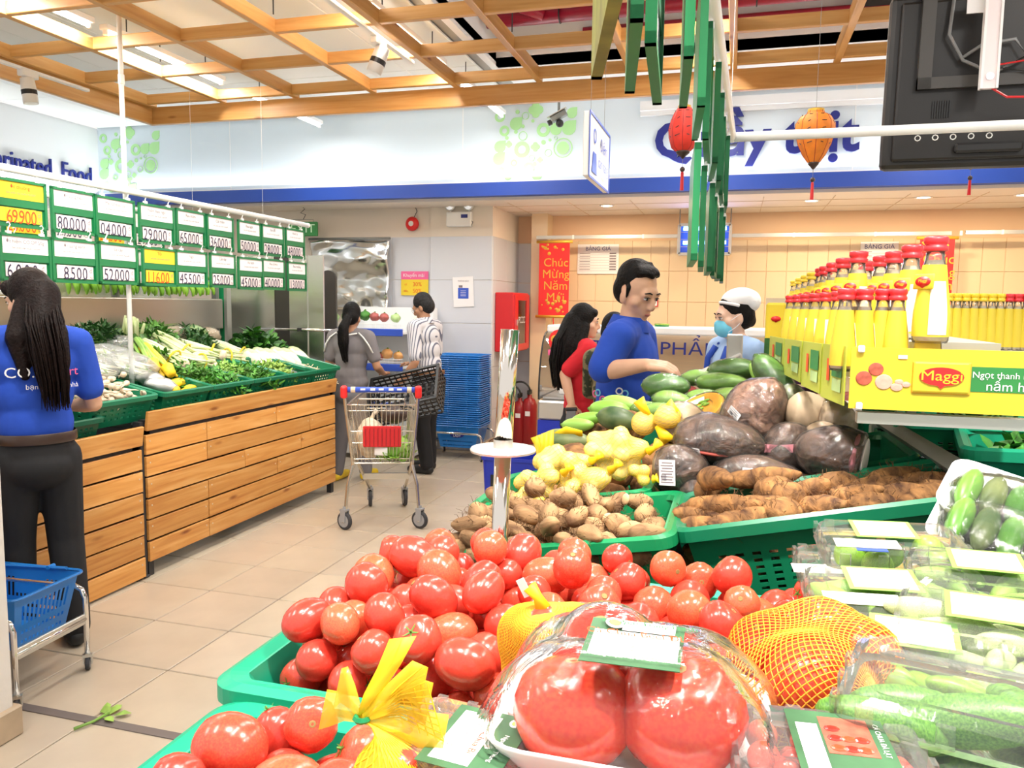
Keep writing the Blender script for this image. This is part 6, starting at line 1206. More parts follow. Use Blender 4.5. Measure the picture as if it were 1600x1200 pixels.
# cut pumpkin
p = ony(1092, 642, 2.38); t = thing('cut_pumpkin', 'half pumpkin with orange flesh and green seeds', 'pumpkin', p); q = Matrix.Rotation(-.3, 3, 'Z') @ Matrix.Rotation(-.45, 3, 'Y') @ Matrix.Rotation(.75, 3, 'X')
MB().ell((0, 0, 0), (.085, .06, .065), 20, 12, lambda v: V((v.x, v.y * (1 + .04 * math.cos(9 * math.atan2(v.z, v.x))), min(v.z, .05)))).build('rind', 'pumpkin_skin', t, rot=q, smooth=True); MB().ring(1, .62, .004, 28, Matrix.Translation((0, 0, .0035)) @ Matrix.Diagonal((.083, .058, 1, 1))).build('flesh', 'pumpkin_flesh', t, rot=q); MB().ell((0, 0, .002), (.052, .036, .008), 16, 8).build('hollow', 'pumpkin_flesh', t, rot=q, smooth=True)
sd_ = MB(); R = random.Random(2)
for k in range(16): sd_.ell((R.uniform(-.035, .035), R.uniform(-.02, .02), .012), (.012, .004, .004), 7, 5)
sd_.build('seeds', 'pumpkin_seed', t, rot=q); MB().ell((0, 0, 0), (.088, .063, .068), 20, 12, lambda v: V((v.x, v.y, min(v.z, .14)))).build('film', 'cling', t, rot=q, smooth=True); MB().box((0, 0, 0), (.07, .02, .001)).build('price_label', 'card_white', t, q @ V((-.01, .028, .012)), q)
# yellow net bags
def netbag(lab, px, py, Y_, hw, hh, br, n, seed, mat='onion_pale', ang=0, flare=None):
    p = ony(px, py, Y_); s = dist(p) / F; l = hw * s; r = hh * s; t = thing('yellow_net_bag', lab, 'net bag', p); R = random.Random(seed); q = Matrix.Rotation(-.27, 3, 'Z') @ Matrix.Rotation(-ang, 3, 'Y'); pts = []
    for i in range(n * 6):
        v = V((R.uniform(-1, 1), R.uniform(-1, 1), R.uniform(-1, 1)))
        if v.length > .82 or v.length < .45: continue
        v = V((v.x * l, v.y * r, v.z * r))
        if all((v - u).length > br * 1.55 for u in pts): pts.append(v)
        if len(pts) >= n: break
    for v in pts:
        o = obj('onion', FILL.setdefault(('on', mat), MB().ell((0, 0, 0), 1, 12, 9, lambda v: V((v.x, v.y, v.z * (.9 + .3 * max(0, v.z - .7))))).mesh('onion', mat)), t, q @ v, (R.uniform(-1, 1), R.uniform(-1, 1), 0)); o.scale = (br, br, br)
    sk = [(p + q @ v, br) for v in pts]; P = wrapskin(sk, p, seed, 40, 22, 1.06, q @ V((1, 0, .2)), None, 3); obj('net_film', skinmesh(P, 'net_film', 'net_pale_film', p), t); obj('net', netmesh(P, 'net', 'net_yellow', p, .00035, 2), t)
    if flare:
        for f in flare: ribbon([q @ V((f[0] * l * .3, -r * .2, f[1] * r * .3)), q @ V((f[0] * l * .8, -r * .3, f[1] * r * .8)), q @ V((f[0] * l * 1.15, -r * .25, f[1] * r * 1.2))], [.015, .03, .04], 'net_yellow', 'flare', t, q @ V((-f[1], .2, f[0])).normalized())
    else: MB().tube([q @ V((l * .9, 0, r * .2)), q @ V((l * 1.08, 0, r * .35)), q @ V((l * 1.2, 0, r * .6))], [.012, .006, .014], 7).build('knot', 'net_yellow', t, smooth=True)
    return t
netbag('large yellow net bag of small pale onions', 962, 708, 1.98, 58, 42, .021, 34, 1)
netbag('yellow net bag of pale onions behind the pole plate', 880, 722, 1.92, 52, 34, .021, 28, 2)
netbag('yellow net bag with an orange onion and open flaps', 1022, 656, 2.14, 34, 28, .032, 6, 3, 'onion_orange', 0, [(-.6, .9), (.9, .8), (.7, -.9)])
netbag('long yellow net bag sloping to the pole', 905, 752, 1.84, 62, 22, .017, 24, 4, 'onion_pale', .35)
netbag('long yellow net bag at the table edge', 842, 752, 1.84, 50, 24, .018, 20, 5, 'onion_pale', .3)
netbag('lowest pale yellow bag beside the chrome pole', 828, 782, 1.78, 40, 18, .016, 14, 6, 'onion_pale', -.1)
netbag('yellow bag half hidden by the pole near the floor', 762, 808, 1.75, 9, 9, .010, 5, 9, 'onion_pale', 0)
netbag('small bright yellow bag of onions at the taro heap', 1000, 742, 1.92, 24, 12, .014, 6, 7, 'onion_pale', -.3)
a = wrapped('gourd', 'dark mottled pumpkin in a yellow bag behind the onions', 'pumpkin', 885, 690, 2.2, 42, 20, .1, 'pumpkin_green', 70, False); t, q, l, r = a; ribbon([q @ V((-.3 * l, -.6 * r, .6 * r)), q @ V((.2 * l, -.7 * r, .95 * r)), q @ V((.8 * l, -.5 * r, .7 * r))], [.02, .03, .02], 'net_yellow', 'yellow_wrap', t, (0, -.4, .9))
p = ony(845, 690, 2.1); t = thing('yellow_bag_end', 'crumpled yellow bag end sticking up behind the plate', 'bag', p)
for k in range(4): ribbon([(0, 0, -.06), (-.01 + .012 * k, .004 * k, -.01), (-.02 + .014 * k, .006 * k, .012 + .006 * k)], [.014, .018, .022], 'net_yellow_film', 'flap', t, (.9, .1 * k, .3))
MB().tube([(0, 0, -.07), (.002, 0, -.045)], [.014, .010], 8).build('tie', 'net_yellow', t)
# filler produce beneath the heap
for k, (x, y, z, r) in enumerate(pack(34, -.5, .36, 1.95, 2.85, .062, lambda x, y: .95 + .17 * (x + .34) + .03 * (y - 1.9), None, 66)):
    o = tag(obj('taro_tuber', LT[2], None, (x, y, z), (.3, .2, k)), 'brown tuber buried under the bags and yams', 'taro', 'buried tubers'); o.scale = (1.3, 1.6, 1.6)
# blue tub behind the pole
p = ony(812, 722, 4.6); t = thing('blue_tub', 'deep blue plastic tub on the floor behind the pole', 'tub', (p.x, 4.6, 0)); pt = rrect(.4, .3, .03, 3); n = len(pt); b = MB()
for s, z in ((.85, 0), (1, p.z + .05), (1.04, p.z + .05), (1.04, p.z + .03)): b.v += [(x * s, y * s, z) for x, y in pt]
for i in range(3):
    for k in range(n): b.f.append([i * n + k, i * n + (k + 1) % n, (i + 1) * n + (k + 1) % n, (i + 1) * n + k])
b.f.append(list(range(n))[::-1]); b.build('tub', 'deep_blue', t)
for k in range(5): MB().b2((-.14 + .07 * k, -.155, p.z * .6), (-.12 + .07 * k, -.148, p.z * .9)).build('slot', 'black', t)
# ================================================================== SAUCE SHELF (right)
t = thing('sauce_shelf', 'steel rack holding the sauce bottles at the right', 'shelf', (.21, 1.66, 0))
MB().b2((.0, .02, 1.415), (.34, 1.6, 1.425)).b2((.34, .86, 1.415), (1.0, 1.2, 1.425)).build('shelf_board', 'galv', t); MB().b2((.06, .10, 1.425), (.30, 1.58, 1.485)).build('riser', 'galv', t)
MB().b2((.03, .0, 1.325), (1.0, .03, 1.347)).build('front_rail', 'galv', t); MB().b2((.02, 1.55, 1.30), (1.0, 1.58, 1.345)).build('rear_rail', 'galv', t)
for (x, y) in ((.285, .78), (.96, .02), (.135, 1.55), (.9, 1.55)): MB().b2((x - .012, y, 0), (x + .012, y + .03, 1.34)).build('post', 'galv', t)
a = ony(1372, 655, 2.5) - V((.21, 1.66, 0)); b = ony(1575, 780, 1.45) - V((.21, 1.66, 0)); MB().tube([a, b], .022, 4).build('lower_rail', 'steel_grey', t)
w_ = MB()
for k in range(22): q = a.lerp(b, k / 22) ; w_.tube([q + V((0, 0, -.03)), q + V((.4, .05, -.05))], .003, 4)
w_.build('shelf_wires', 'steel_dark', t); MB().b2((.26, -.30, 1.045), (.86, 1.28, 1.06)).build('basket_deck', 'steel_dark', t)
for (x, y) in ((.84, -.28), (.28, 1.26), (.84, 1.26), (.42, -.28)): MB().b2((x - .012, y - .012, 0), (x + .012, y + .012, 1.045)).build('deck_leg', 'galv', t)
gw = MB()
for z in (1.50, 1.47): gw.tube([(.33, .95, z), (1.0, .95, z)], .003, 5)
for k in range(8): gw.tube([(.34 + .09 * k, .95, 1.44), (.34 + .09 * k, .95, 1.50)], .003, 5)
gw.build('bottle_guard', 'galv', t)
# sign
A = ony(1331, 542, 1.645); Bz = ony(1331, 638, 1.645).z; t = thing('sauce_sign', 'yellow shelf sign with red Maggi logo and mushrooms', 'sign', A); hs = A.z - Bz; wS = .62
MB().b2((0, 0, -hs), (wS, .004, 0)).build('panel', 'sign_yellow', t)
pxm = lambda px, py: ony(px, py, 1.643) - A
c1 = pxm(1470, 590); hw = (pxm(1515, 590).x - pxm(1425, 590).x) / 2; hh = (pxm(1470, 566).z - pxm(1470, 615).z) / 2
MB().rbox((c1.x, -.002, c1.z), (2 * hw, .008, 2 * hh), .006, 2).build('tablet', 'sign_yellow', t); MB().rbox((c1.x + .001, -.0005, c1.z - .001), (2 * hw + .003, .006, 2 * hh + .003), .006, 2).build('tablet_edge', 'pumpkin_flesh', t)
el = [(hw * .78 * math.cos(k * PI / 12), hh * .60 * math.sin(k * PI / 12) + hh * .06) for k in range(0, 13)] + [(hw * .78 * math.cos(k * PI / 12), hh * .60 * math.sin(k * PI / 12) + hh * .06) for k in range(13, 17)] + [(hw * -.12, -hh * .52), (0, -hh * .72), (hw * .12, -hh * .52)] + [(hw * .78 * math.cos(k * PI / 12), hh * .60 * math.sin(k * PI / 12) + hh * .06) for k in range(20, 24)]
MB().poly(el, .002).build('logo_ellipse', 'bright_red', t, (c1.x, -.0065, c1.z), FRONT); text('Maggi', .027, 'card_yellow', t, (c1.x, -.0092, c1.z + .003), bold=.0008, sx=1.2)
g0 = pxm(1516, 573); g1 = pxm(1516, 612); MB().b2((g0.x, -.001, g1.z), (wS, .0015, g0.z)).build('green_stripe', 'sign_green', t); text('Ngọt thanh ngon', .017, 'card_white', t, (pxm(1519, 588).x, -.0022, pxm(1519, 586).z), align='LEFT', bold=.0004); text('nấm hương', .025, 'card_white', t, (pxm(1540, 604).x, -.0022, pxm(1540, 604).z), align='LEFT', bold=.0006)
for (px, py, r, mt) in ((1350, 591, 13, 'mushroom'), (1369, 577, 12, 'mushroom'), (1381, 597, 14, 'mushroom_pale'), (1401, 605, 10, 'mushroom_pale'), (1405, 597, 7, 'mushroom_pale'), (1416, 601, 7, 'mushroom_pale')):
    p = pxm(px, py); rr = (pxm(px + r, py).x - p.x); MB().lathe([(1, 0), (.92, .0015), (.4, .0022)], 18, Matrix.Diagonal((rr, rr * (.95 if r > 11 else .7), 1, 1))).build('printed_mushroom', mt, t, (p.x, -.0005, p.z), FRONT)
for (px, py) in ((1346, 545), (1342, 634)): p = pxm(px, py); MB().rbox((p.x, -.004, p.z), (.012, .008, .014), .002, 1).build('clip', 'white_plastic', t)
MB().box((pxm(1411, 558).x, -.001, pxm(1411, 558).z), (.016, .002, .007)).build('tape', 'card_pink', t)
# angled cards along the aisle side
CP = [((1322, 1.66), (1286, 1.86)), ((1284, 1.86), (1255, 2.1)), ((1253, 2.1), (1226, 2.45)), ((1225, 2.45), (1203, 2.85))]
for k, ((pa_, ya), (pb_, yb)) in enumerate(CP):
    a = ony(pa_, 541 - 4 * k, ya); b = ony(pb_, 537 - 4 * k, yb); h = (.118, .112, .105, .10)[k]; t = thing('shelf_card', 'lime printed card along the sauce shelf side, %s from the front' % ORD[k], 'shelf card', a, group='lime cards on the shelf side'); d = b - a
    mb = MB(); mb.v = [(0, 0, 0), tuple(d), tuple(d + V((0, 0, -h))), (0, 0, -h), (.003, .001, 0), tuple(d + V((.003, .001, 0))), tuple(d + V((.003, .001, -h))), (.003, .001, -h)]; mb.f = [(0, 1, 2, 3), (7, 6, 5, 4), (0, 4, 5, 1), (1, 5, 6, 2), (2, 6, 7, 3), (3, 7, 4, 0)]; mb.build('card', 'sign_lime', t)
    for u0, u1, v0, v1, mt in ((.08, .50, .45, .85, 'sign_green'), (.6, .72, .35, .75, 'ink_red'), (.1, .46, .2, .42, 'cabbage')):
        m2 = MB(); o_ = V((-.002, -.001, 0)); m2.v = [tuple(d * u + V((0, 0, -h * (1 - v))) + o_) for u, v in ((u0, v0), (u1, v0), (u1, v1), (u0, v1))]; m2.f = [(0, 1, 2, 3)]; m2.build('print', mt, t)
# bottles
def bottle_meshes(h, r, cap):
    pr = [(r * .92, 0), (r, .006), (r, h * .12), (r * .96, h * .3), (r * .62, h * .72), (r * .5, h * .80), (r * .5, h * .86)]
    g = MB().lathe(pr, 16).mesh('glass_body', 'bottle_glass'); l = MB().lathe([(r * 1.01, h * .06), (r * 1.02, h * .14), (r * .985, h * .3), (r * .64, h * .735)], 16, cap=False).mesh('label_sleeve', 'bottle_label')
    b = MB().lathe([(r * .86, .004), (r * .93, .01), (r * .93, h * .13), (r * .88, h * .3), (r * .5, h * .74), (r * .40, h * .78)], 12).mesh('sauce', 'bottle_paper')
    c = MB().lathe([(r * .60, h * .86), (r * .66, h * .87), (r * .66, h * .905), (r * .56, h * .915), (r * .60, h * .93), (r * .66, h * .945), (r * .66, h * .985), (r * .55, h), (.004, h)], 18).mesh('cap', cap)
    return g, l, b, c
BT = {c: bottle_meshes(.205, .033, c) for c in ('cap_red', 'cap_yellow')}; SM = bottle_meshes(.165, .025, 'cap_red'); SMY = bottle_meshes(.165, .019, 'cap_yellow'); SMR = bottle_meshes(.165, .019, 'cap_red')
LOGO = MB().poly([(.017 * math.cos(k * PI / 10), .010 * math.sin(k * PI / 10) + (-.003 if k == 15 else 0)) for k in range(20)], .0012).mesh('logo_ellipse', 'bright_red'); LGT = MB().rbox((0, 0, 0), (.046, .030, .004), .002, 1).mesh('logo_tablet', 'card_yellow')
def bottle(lab, loc, S, rz, group, logo=True, slim=False, paper=True):
    t = thing('sauce_bottle', lab, 'bottle', loc, (0, 0, rz), group); g, l, b, c = S; obj('sauce', b, t); obj('label_sleeve', l, t); obj('glass_body', g, t); obj('cap', c, t)
    if logo:
        M = FRONT @ Matrix.Rotation(0, 3, 'Y'); o = obj('logo_tablet', LGT, t, (0, -.0262, .118), Matrix.Rotation(-.10, 3, 'X') @ FRONT); obj('logo_ellipse', LOGO, o, (0, 0, .002)); text('Maggi', .0085, 'card_yellow', o, (0, .001, .0035), Matrix.Identity(3), bold=.0004)
    if paper:
        g_ = S; rr = max(v.co.x for v in g.vertices); hh = max(v.co.z for v in c.vertices); bl_ = MB()
        for j in range(6):
            for q in range(5): an = -PI / 2 + .55 + q * .26; f_ = [1.035, 1.045, 1.03, .96, .88, .79][j]; bl_.v.append((rr * f_ * math.cos(an), rr * f_ * math.sin(an), hh * (.08 + .10 * j)))
        for j in range(5):
            for q in range(4): bl_.f.append([j * 5 + q, j * 5 + q + 1, j * 5 + q + 6, j * 5 + q + 5])
        bl_.build('back_label', 'bottle_paper', t, smooth=True)
    return t
GRP = 'tall sauce bottles'
for k, (px, py) in enumerate(((1453, 368), (1417, 378), (1390, 390), (1370, 400), (1347, 410))):
    p = onx(px, py, .355); bottle('tall red-capped sauce bottle, %s of the right receding row' % ['nearest', 'second', 'third', 'fourth', 'last'][k], (p.x + .012, p.y, 1.486), BT['cap_red'], -.9, GRP)
for k, (y, c) in enumerate(((2.10, 'cap_red'), (2.38, 'cap_red'), (2.62, 'cap_red'), (2.84, 'cap_red'), (2.98, 'cap_red'))):
    bottle('tall %s-capped sauce bottle, %s of the left receding row' % ('red' if c == 'cap_red' else 'yellow', ORD[k]), (.285, y, 1.486), BT[c], -.7, GRP)
t = thing('far_sauce_shelf', 'farther steel shelf carrying the yellow-capped bottles', 'shelf', (.20, 3.28, 0)); MB().b2((0, 0, 1.46), (.9, 1.3, 1.484)).build('shelf_board', 'galv', t)
for (x, y) in ((.03, .03), (.85, .03), (.03, 1.25), (.85, 1.25)): MB().b2((x - .015, y - .015, 0), (x + .015, y + .015, 1.46)).build('post', 'galv', t)
for k, y in enumerate((3.32, 3.62, 3.95, 4.3)): bottle('yellow-capped sauce bottle at the far end of the shelf, %s' % ORD[k], (.285, y, 1.486), BT['cap_yellow'], -.7, GRP)
for k, (px, y) in enumerate(((1455, 1.70), (1404, 1.71), (1381, 1.73), (1352, 1.72), (1333, 1.75), (1322, 1.70))):
    p = ony(px, 458, y); bottle('short red-capped bottle standing behind the yellow sign, %s' % ['first from the right', 'second from the right', 'third from the right', 'fourth from the right', 'fifth from the right', 'sixth from the right'][k], (p.x, y, 1.426), SM, .5, 'short sauce bottles', False)
for k in range(7):
    y = 1.86 + .15 * k; p = ony(1310 - 15 * k + k, 470, y); p = V((.245 - .012 * k, y, 0)); bottle('short jar bottle along the shelf side, %s from the front' % ORD[k], (p.x, y, 1.426), SM, -.6, 'short sauce bottles along the side', False)
p = ony(1211, 520, 3.0); t = thing('seasoning_pouch', 'upright yellow seasoning pouch at the far shelf end', 'pouch', (p.x, 3.0, 1.38)); MB().rbox((0, 0, .09), (.07, .03, .2), .01, 2).build('pouch', 'card_yellow', t); MB().b2((-.036, -.016, .0), (.036, -.0155, .06)).build('print', 'leaf_dark', t); MB().b2((-.036, -.01, .18), (.036, .01, .205)).build('seal', 'tan_board', t); obj('logo_ellipse', LOGO, t, (0, -.016, .13), FRONT)
for k in range(14):
    p = ony(1478 + 11 * k, 540, 2.6); bottle('slim %s-capped bottle in the far right row, %s from the left' % ('yellow' if k < 7 else 'red', ['first', 'second', 'third', 'fourth', 'fifth', 'sixth', 'seventh', 'eighth', 'ninth', 'tenth', 'eleventh', 'twelfth', 'thirteenth', 'last'][k]), (p.x + .004 * k, 2.6, 1.435), SMY if k < 7 else SMR, .3, 'slim bottles on the right', False)
    if k % 2 == 0: bottle('slim bottle in the second far right row, %s from the left' % ORD[k // 2], (p.x + .004 * k + .02, 2.72, 1.435), SMY, .3, 'slim bottles on the right', False)
for k, (x, y) in enumerate(((.40, 2.72), (.45, 2.36), (.52, 2.0), (.60, 1.64))):
    basket('green basket under the sauce shelf, %s' % ['farthest', 'second', 'third', 'nearest'][k], (x + .18, y, 1.285 - .012 * k), .34, .33, .19, (0, -.05, -.2), 'basket_mint', 'baskets under the sauce shelf', nu=12, nv=10, dip=.03)
    bunch('dark_greens', 'dark leafy vegetables in the basket under the shelf, %s' % ['farthest', 'second', 'third', 'nearest'][k], 'greens', (x + .18, y, 1.20), (0, 0, k), [('leaves', leafmesh(120, .13, .13, .08, .07, 300 + k, 'leaf_dark' if k % 2 else 'leaf'), None, None), ('stalks', stalks(14, .2, .006, .06, 310 + k, 'stalk_pale'), (-.1, 0, -.03), None)])
t = thing('white_post', 'white upright post behind the sauce rack', 'post', ony(1355, 700, 2.6) * 1.0); p = t.location.copy(); t.location = (p.x, 2.6, 0); MB().rbox((.05, 0, .6), (.10, .04, 1.2), .005, 1).build('panel', 'white_gloss', t); MB().rbox((.05, 0, .02), (.12, .06, .04), .005, 1).build('foot', 'steel_grey', t)
p = ony(1228, 600, 2.95); t = thing('purple_crate', 'dark purple crate behind the leaning gourd', 'crate', p); 
for k in range(4): MB().b2((-.16, -.1, -.08 + .03 * k), (.18, -.09, -.06 + .03 * k)).build('slat', 'purple_crate', t)
MB().b2((-.16, -.09, -.1), (.18, .15, -.09)).build('base', 'purple_crate', t); MB().b2((.16, -.1, -.1), (.18, .15, .04)).b2((-.16, -.1, -.1), (-.14, .15, .04)).build('end', 'purple_crate', t)
# ================================================================== HANGING THINGS
def lantern(lab, c, prof, mat, n=8, tassel=.2, wire=3.13, script=True):
    t = thing('silk_lantern', lab, 'lantern', c); N = 40; mb = MB()
    for (r, z) in prof:
        for k in range(N): a = 2 * PI * k / N; q = r * (1 - .07 * abs(math.sin(a * n / 2 + 0)) ** .5 * 0 - .06 * (1 - abs(math.cos(a * n / 2)))) ; mb.v.append((q * math.cos(a), q * math.sin(a), z))
    for i in range(len(prof) - 1):
        for k in range(N): mb.f.append([i * N + k, i * N + (k + 1) % N, (i + 1) * N + (k + 1) % N, (i + 1) * N + k])
    mb.build('shade', mat, t, smooth=True)
    for k in range(n): a = 2 * PI * k / n; MB().tube([(r * math.cos(a) * 1.003, r * math.sin(a) * 1.003, z) for r, z in prof], .0012, 4, False).build('rib', 'red_dark', t)
    zt = prof[-1][1]; zb = prof[0][1]; MB().lathe([(prof[-1][0] * 1.04, zt - .004), (prof[-1][0] * 1.04, zt + .006)], 20).build('top_ring', 'gold', t); MB().lathe([(.004, zb - .028), (.012, zb - .018), (prof[0][0] * .9, zb - .008), (prof[0][0], zb + .003)], 16).build('base_cap', 'belt_dark', t, smooth=True)
    MB().tube([(0, 0, zb - .02), (0, 0, zb - tassel * .42)], .001, 4).build('cord', 'wire_grey', t); MB().ell((0, 0, zb - tassel * .46), .0105, 10, 8).build('bead', 'belt_dark', t, smooth=True)
    MB().lathe([(.002, zb - tassel * .5), (.006, zb - tassel * .55), (.006, zb - tassel * .6), (.008, zb - tassel)], 9).build('tassel', 'red', t); MB().tube([(0, 0, zt), (0, 0, wire - c[2])], .0008, 4).build('wire', 'wire_grey', t)
    if script:
        mk = MB(); R = random.Random(5)
        for k in range(n):
            a = 2 * PI * (k + .5) / n
            for j in range(4):
                i = 2 + j; r, z = prof[min(i, len(prof) - 2)]; mk.add(*boxd((0, 0, 0), (.018 * R.uniform(.6, 1.2), .0012, .003)), Matrix.Translation((r * .96 * math.cos(a), r * .96 * math.sin(a), z)) @ Matrix.Rotation(a + PI / 2, 4, 'Z') @ Matrix.Rotation(R.uniform(-.6, .6), 4, 'Y'))
        mk.build('brush_marks', 'black', t)
    return t
lantern('red silk lantern left of the hanging green boards', (-.225, 3.2, 2.24), [(.028, -.085), (.045, -.070), (.056, -.03), (.058, 0), (.050, .035), (.036, .065), (.024, .082)], 'lantern_red', 8, .15, 3.13, True)
lantern('orange silk lantern with black brush marks', (.29, 3.6, 2.268), [(.024, -.105), (.045, -.075), (.066, -.03), (.080, .025), (.079, .055), (.060, .085), (.036, .095), (.032, .108)], 'lantern_orange', 8, .155, 3.13)
lantern('lantern half hidden behind the hanging screen', (.985, 4.0, 2.31), [(.024, -.105), (.045, -.075), (.066, -.03), (.080, .025), (.079, .055), (.060, .085), (.036, .095), (.032, .108)], 'lantern_red', 8, .14, 3.13)
# hanging sign
t = thing('hanging_sign', 'white hanging sign with blue edge reading Điểm cân hàng', 'sign', (-.70, 4.05, 2.315)); 
MB().rbox((-.016, 0, 0), (.03, .60, .30), .003, 1).build('board', 'white_gloss', t); f = MB()
for s in (-1, 1): f.b2((0, -.30, s * .15 - .006), (.003, .30, s * .15 + .006)); f.b2((0, s * .30 - .006, -.15), (.003, s * .30 + .006, .15))
f.build('blue_border', 'shelf_blue', t); text('Điểm', .085, 'shelf_blue', t, (.003, .10, .045), FACEX); text('cân hàng', .085, 'shelf_blue', t, (.003, .09, -.045), FACEX); text('weighing', .03, 'deco_green', t, (.003, .09, -.11), FACEX)
MB().poly([(-.23, -.12), (-.09, -.12), (-.12, -.02), (-.20, -.02)], .002).build('scale_icon', 'shelf_blue', t, (.001, 0, 0), FACEX); MB().ring(.035, .028, .002, 20).build('dial_icon', 'shelf_blue', t, (.001, -.16, .06), FACEX)
for s in (-.2, .2): MB().tube([(-.015, s, .15), (-.015, s, .82)], .001, 4).build('wire', 'wire_grey', t)
# cctv
p = ony(873, 182, 6.9); t = thing('security_camera', 'dark security camera under the trellis before the fascia', 'camera', p); MB().tube([(0, 0, .04), (0, 0, ZC - p.z)], .012, 8).build('pole', 'steel_grey', t); MB().rbox((0, 0, 0), (.15, .07, .05), .01, 2, Matrix.Rotation(-.45, 4, 'Y')).build('housing', 'steel_grey', t); MB().tube([(-.06, -.01, -.045), (-.09, -.02, -.06)], .024, 12).build('lens', 'black', t); MB().rbox((0, 0, .03), (.19, .09, .008), .003, 1, Matrix.Rotation(-.45, 4, 'Y')).build('sun_shield', 'galv', t); MB().ell((.01, 0, -.06), .035, 12, 8).build('mount_ball', 'black', t)
# cross rail and screen
railthing('hanging_rail', 'white cross rail in front of the hanging screen', [(-.04, 3.05, 2.17), (1.5, 3.05, 2.17)], .0175, [(1.2, 3.05, 2.17)])
t = bpy.data.objects['hanging_rail.002'] if 'hanging_rail.002' in bpy.data.objects else None
if t:
    for k in range(9): MB().tube(arc((.62 + .055 * k if k < 5 else .9 + .11 * (k - 4), 0, -.03), .009, 0, 2 * PI, 8), .0018, 4).build('ring_hook', 'white_plastic', t)
t = thing('hanging_screen', 'black screen seen from behind hanging at the top right', 'screen', (.50, 3.3, 2.08), (.06, 0, 0))
MB().rbox((.50, .0, .30), (1.0, .05, .62), .02, 2).build('shell', 'tv_black', t); MB().rbox((.50, -.03, .30), (.93, .02, .56), .012, 2).build('rear_cover', 'tv_black', t)
f = MB().b2((.10, -.065, .27), (.9, -.04, .31)).b2((.10, -.065, .27), (.145, -.04, .66)).build('mount_frame', 'tv_grey', t)
MB().rbox((.35, -.05, .06), (.22, .03, .035), .008, 1).build('port_bulge', 'black', t); v_ = MB()
for k in range(16): v_.box((.16 + .008 * k if k < 8 else .50 + .008 * (k - 8), -.043, .20), (.003, .004, .06))
stuff(v_.build('vent_slots', 'black', t)); MB().tube([(.20, -.06, .6), (.19, -.07, .45), (.24, -.07, .36), (.34, -.07, .31), (.44, -.075, .36), (.40, -.07, .42), (.30, -.07, .41), (.24, -.07, .37)], .006, 6).build('cable', 'wire_grey', t, smooth=True); MB().tube([(.28, -.07, .34), (.5, -.08, .30), (.6, -.08, .36), (.8, -.08, .4)], .004, 5).build('cable', 'black', t); MB().tube([(.3, -.075, .33), (.45, -.09, .345), (.6, -.09, .31), (.75, -.08, .36)], .003, 5).build('red_cable', 'red', t)
MB().tube([(.25, 0, .6), (.25, 0, 1.1)], .02, 8).build('drop_bar', 'tv_grey', t); MB().tube([(.75, 0, .6), (.75, 0, 1.1)], .02, 8).build('drop_bar', 'tv_grey', t)
p = ony(1545, 138, 3.12); t = thing('white_channel', 'white vertical channel hanging before the screen', 'channel', p); MB().b2((-.022, 0, 0), (.022, .02, .95)).build('channel', 'card_pink', t); MB().b2((-.028, -.004, .0), (-.020, .024, .95)).b2((.020, -.004, 0), (.028, .024, .95)).build('flange', 'card_white', t); MB().lathe([(.012, 0), (.012, .004)], 12).build('screw', 'chrome', t, (0, -.001, .04), FRONT); MB().b2((-.08, .018, .26), (.03, .024, .32)).build('sticker', 'card_white', t); MB().tube([(0, .01, .01), (.06, .01, -.03), (.16, .01, -.035)], .004, 5).build('red_cable', 'red', t)
# row of hanging boards seen edge-on
EDG = []
eo = lambda x, y: math.atan2(-x, y)
for k in range(3): x = -.150 + .014 * k; y = .88 + .12 * k; EDG.append((x, y, 1.955 + .012 * k, eo(x, y) + (.07, .02, -.04)[k], k == 0))
for k in range(7): x = -.092 + .006 * k; y = 1.30 + .28 * k; EDG.append((x, y, 2.015, eo(x, y) + (.02, .03, -.02, .03, .02, -.02, .02)[k], 0))
for k in range(6): x = -.100 + .008 * k; y = 1.80 + .27 * k; EDG.append((x, y, 1.762, eo(x, y) + (.03, .0, .03, -.02, .03, .0)[k], 0))
for k, (x, y, z, a, ol) in enumerate(EDG):
    t = thing('price_board', ['green price board seen edge-on at the top, %s' % ORD[k] if k < 3 else 'edge-on board of the upper middle row, %s from the near end' % ORD[k - 3] if k < 10 else 'edge-on board of the lower middle row, %s from the near end' % ORD[k - 10]][0], 'price board', (x, y, z), (0, 0, a), 'price boards seen edge-on'); board_parts(t, .296, .235, digs('35.000'), 'Khoai môn', k == 5, 80 + k, 'Sản phẩm')
    if ol:
        for o in t.children:
            if o.name.startswith('frame'): o.data = o.data.copy(); o.data.materials[0] = MATS['board_olive']
railthing('hanging_rail', 'white rail above the edge-on boards', [(-.10, .5, 2.17), (-.04, 3.06, 2.17)], .016, [(-.09, 1.2, 2.17), (-.045, 2.9, 2.17)])
# ================================================================== PEOPLE
def remesh(mb, voxel, mat, name, it=4, fac=.5):
    me = mb.mesh('tmp', None, True); o = bpy.data.objects.new('tmp', me)
    r = o.modifiers.new('r', 'REMESH'); r.mode = 'VOXEL'; r.voxel_size = voxel; r.use_smooth_shade = True
    if it: s = o.modifiers.new('s', 'SMOOTH'); s.factor = fac; s.iterations = it
    m2 = evalmesh(o)
    bpy.data.objects.remove(o); m2.name = name; m2.materials.clear(); m2.materials.append(MATS[mat]); return m2
def limb(mb, pts, rs):
    for i in range(len(pts) - 1):
        a, b = V(pts[i]), V(pts[i + 1]); n = max(2, int((b - a).length / .03))
        mb.tube([a.lerp(b, k / n) for k in range(n + 1)], [rs[i] + (rs[i + 1] - rs[i]) * k / n for k in range(n + 1)], 12)
    for p, r in zip(pts, rs): mb.ell(p, r, 12, 8)
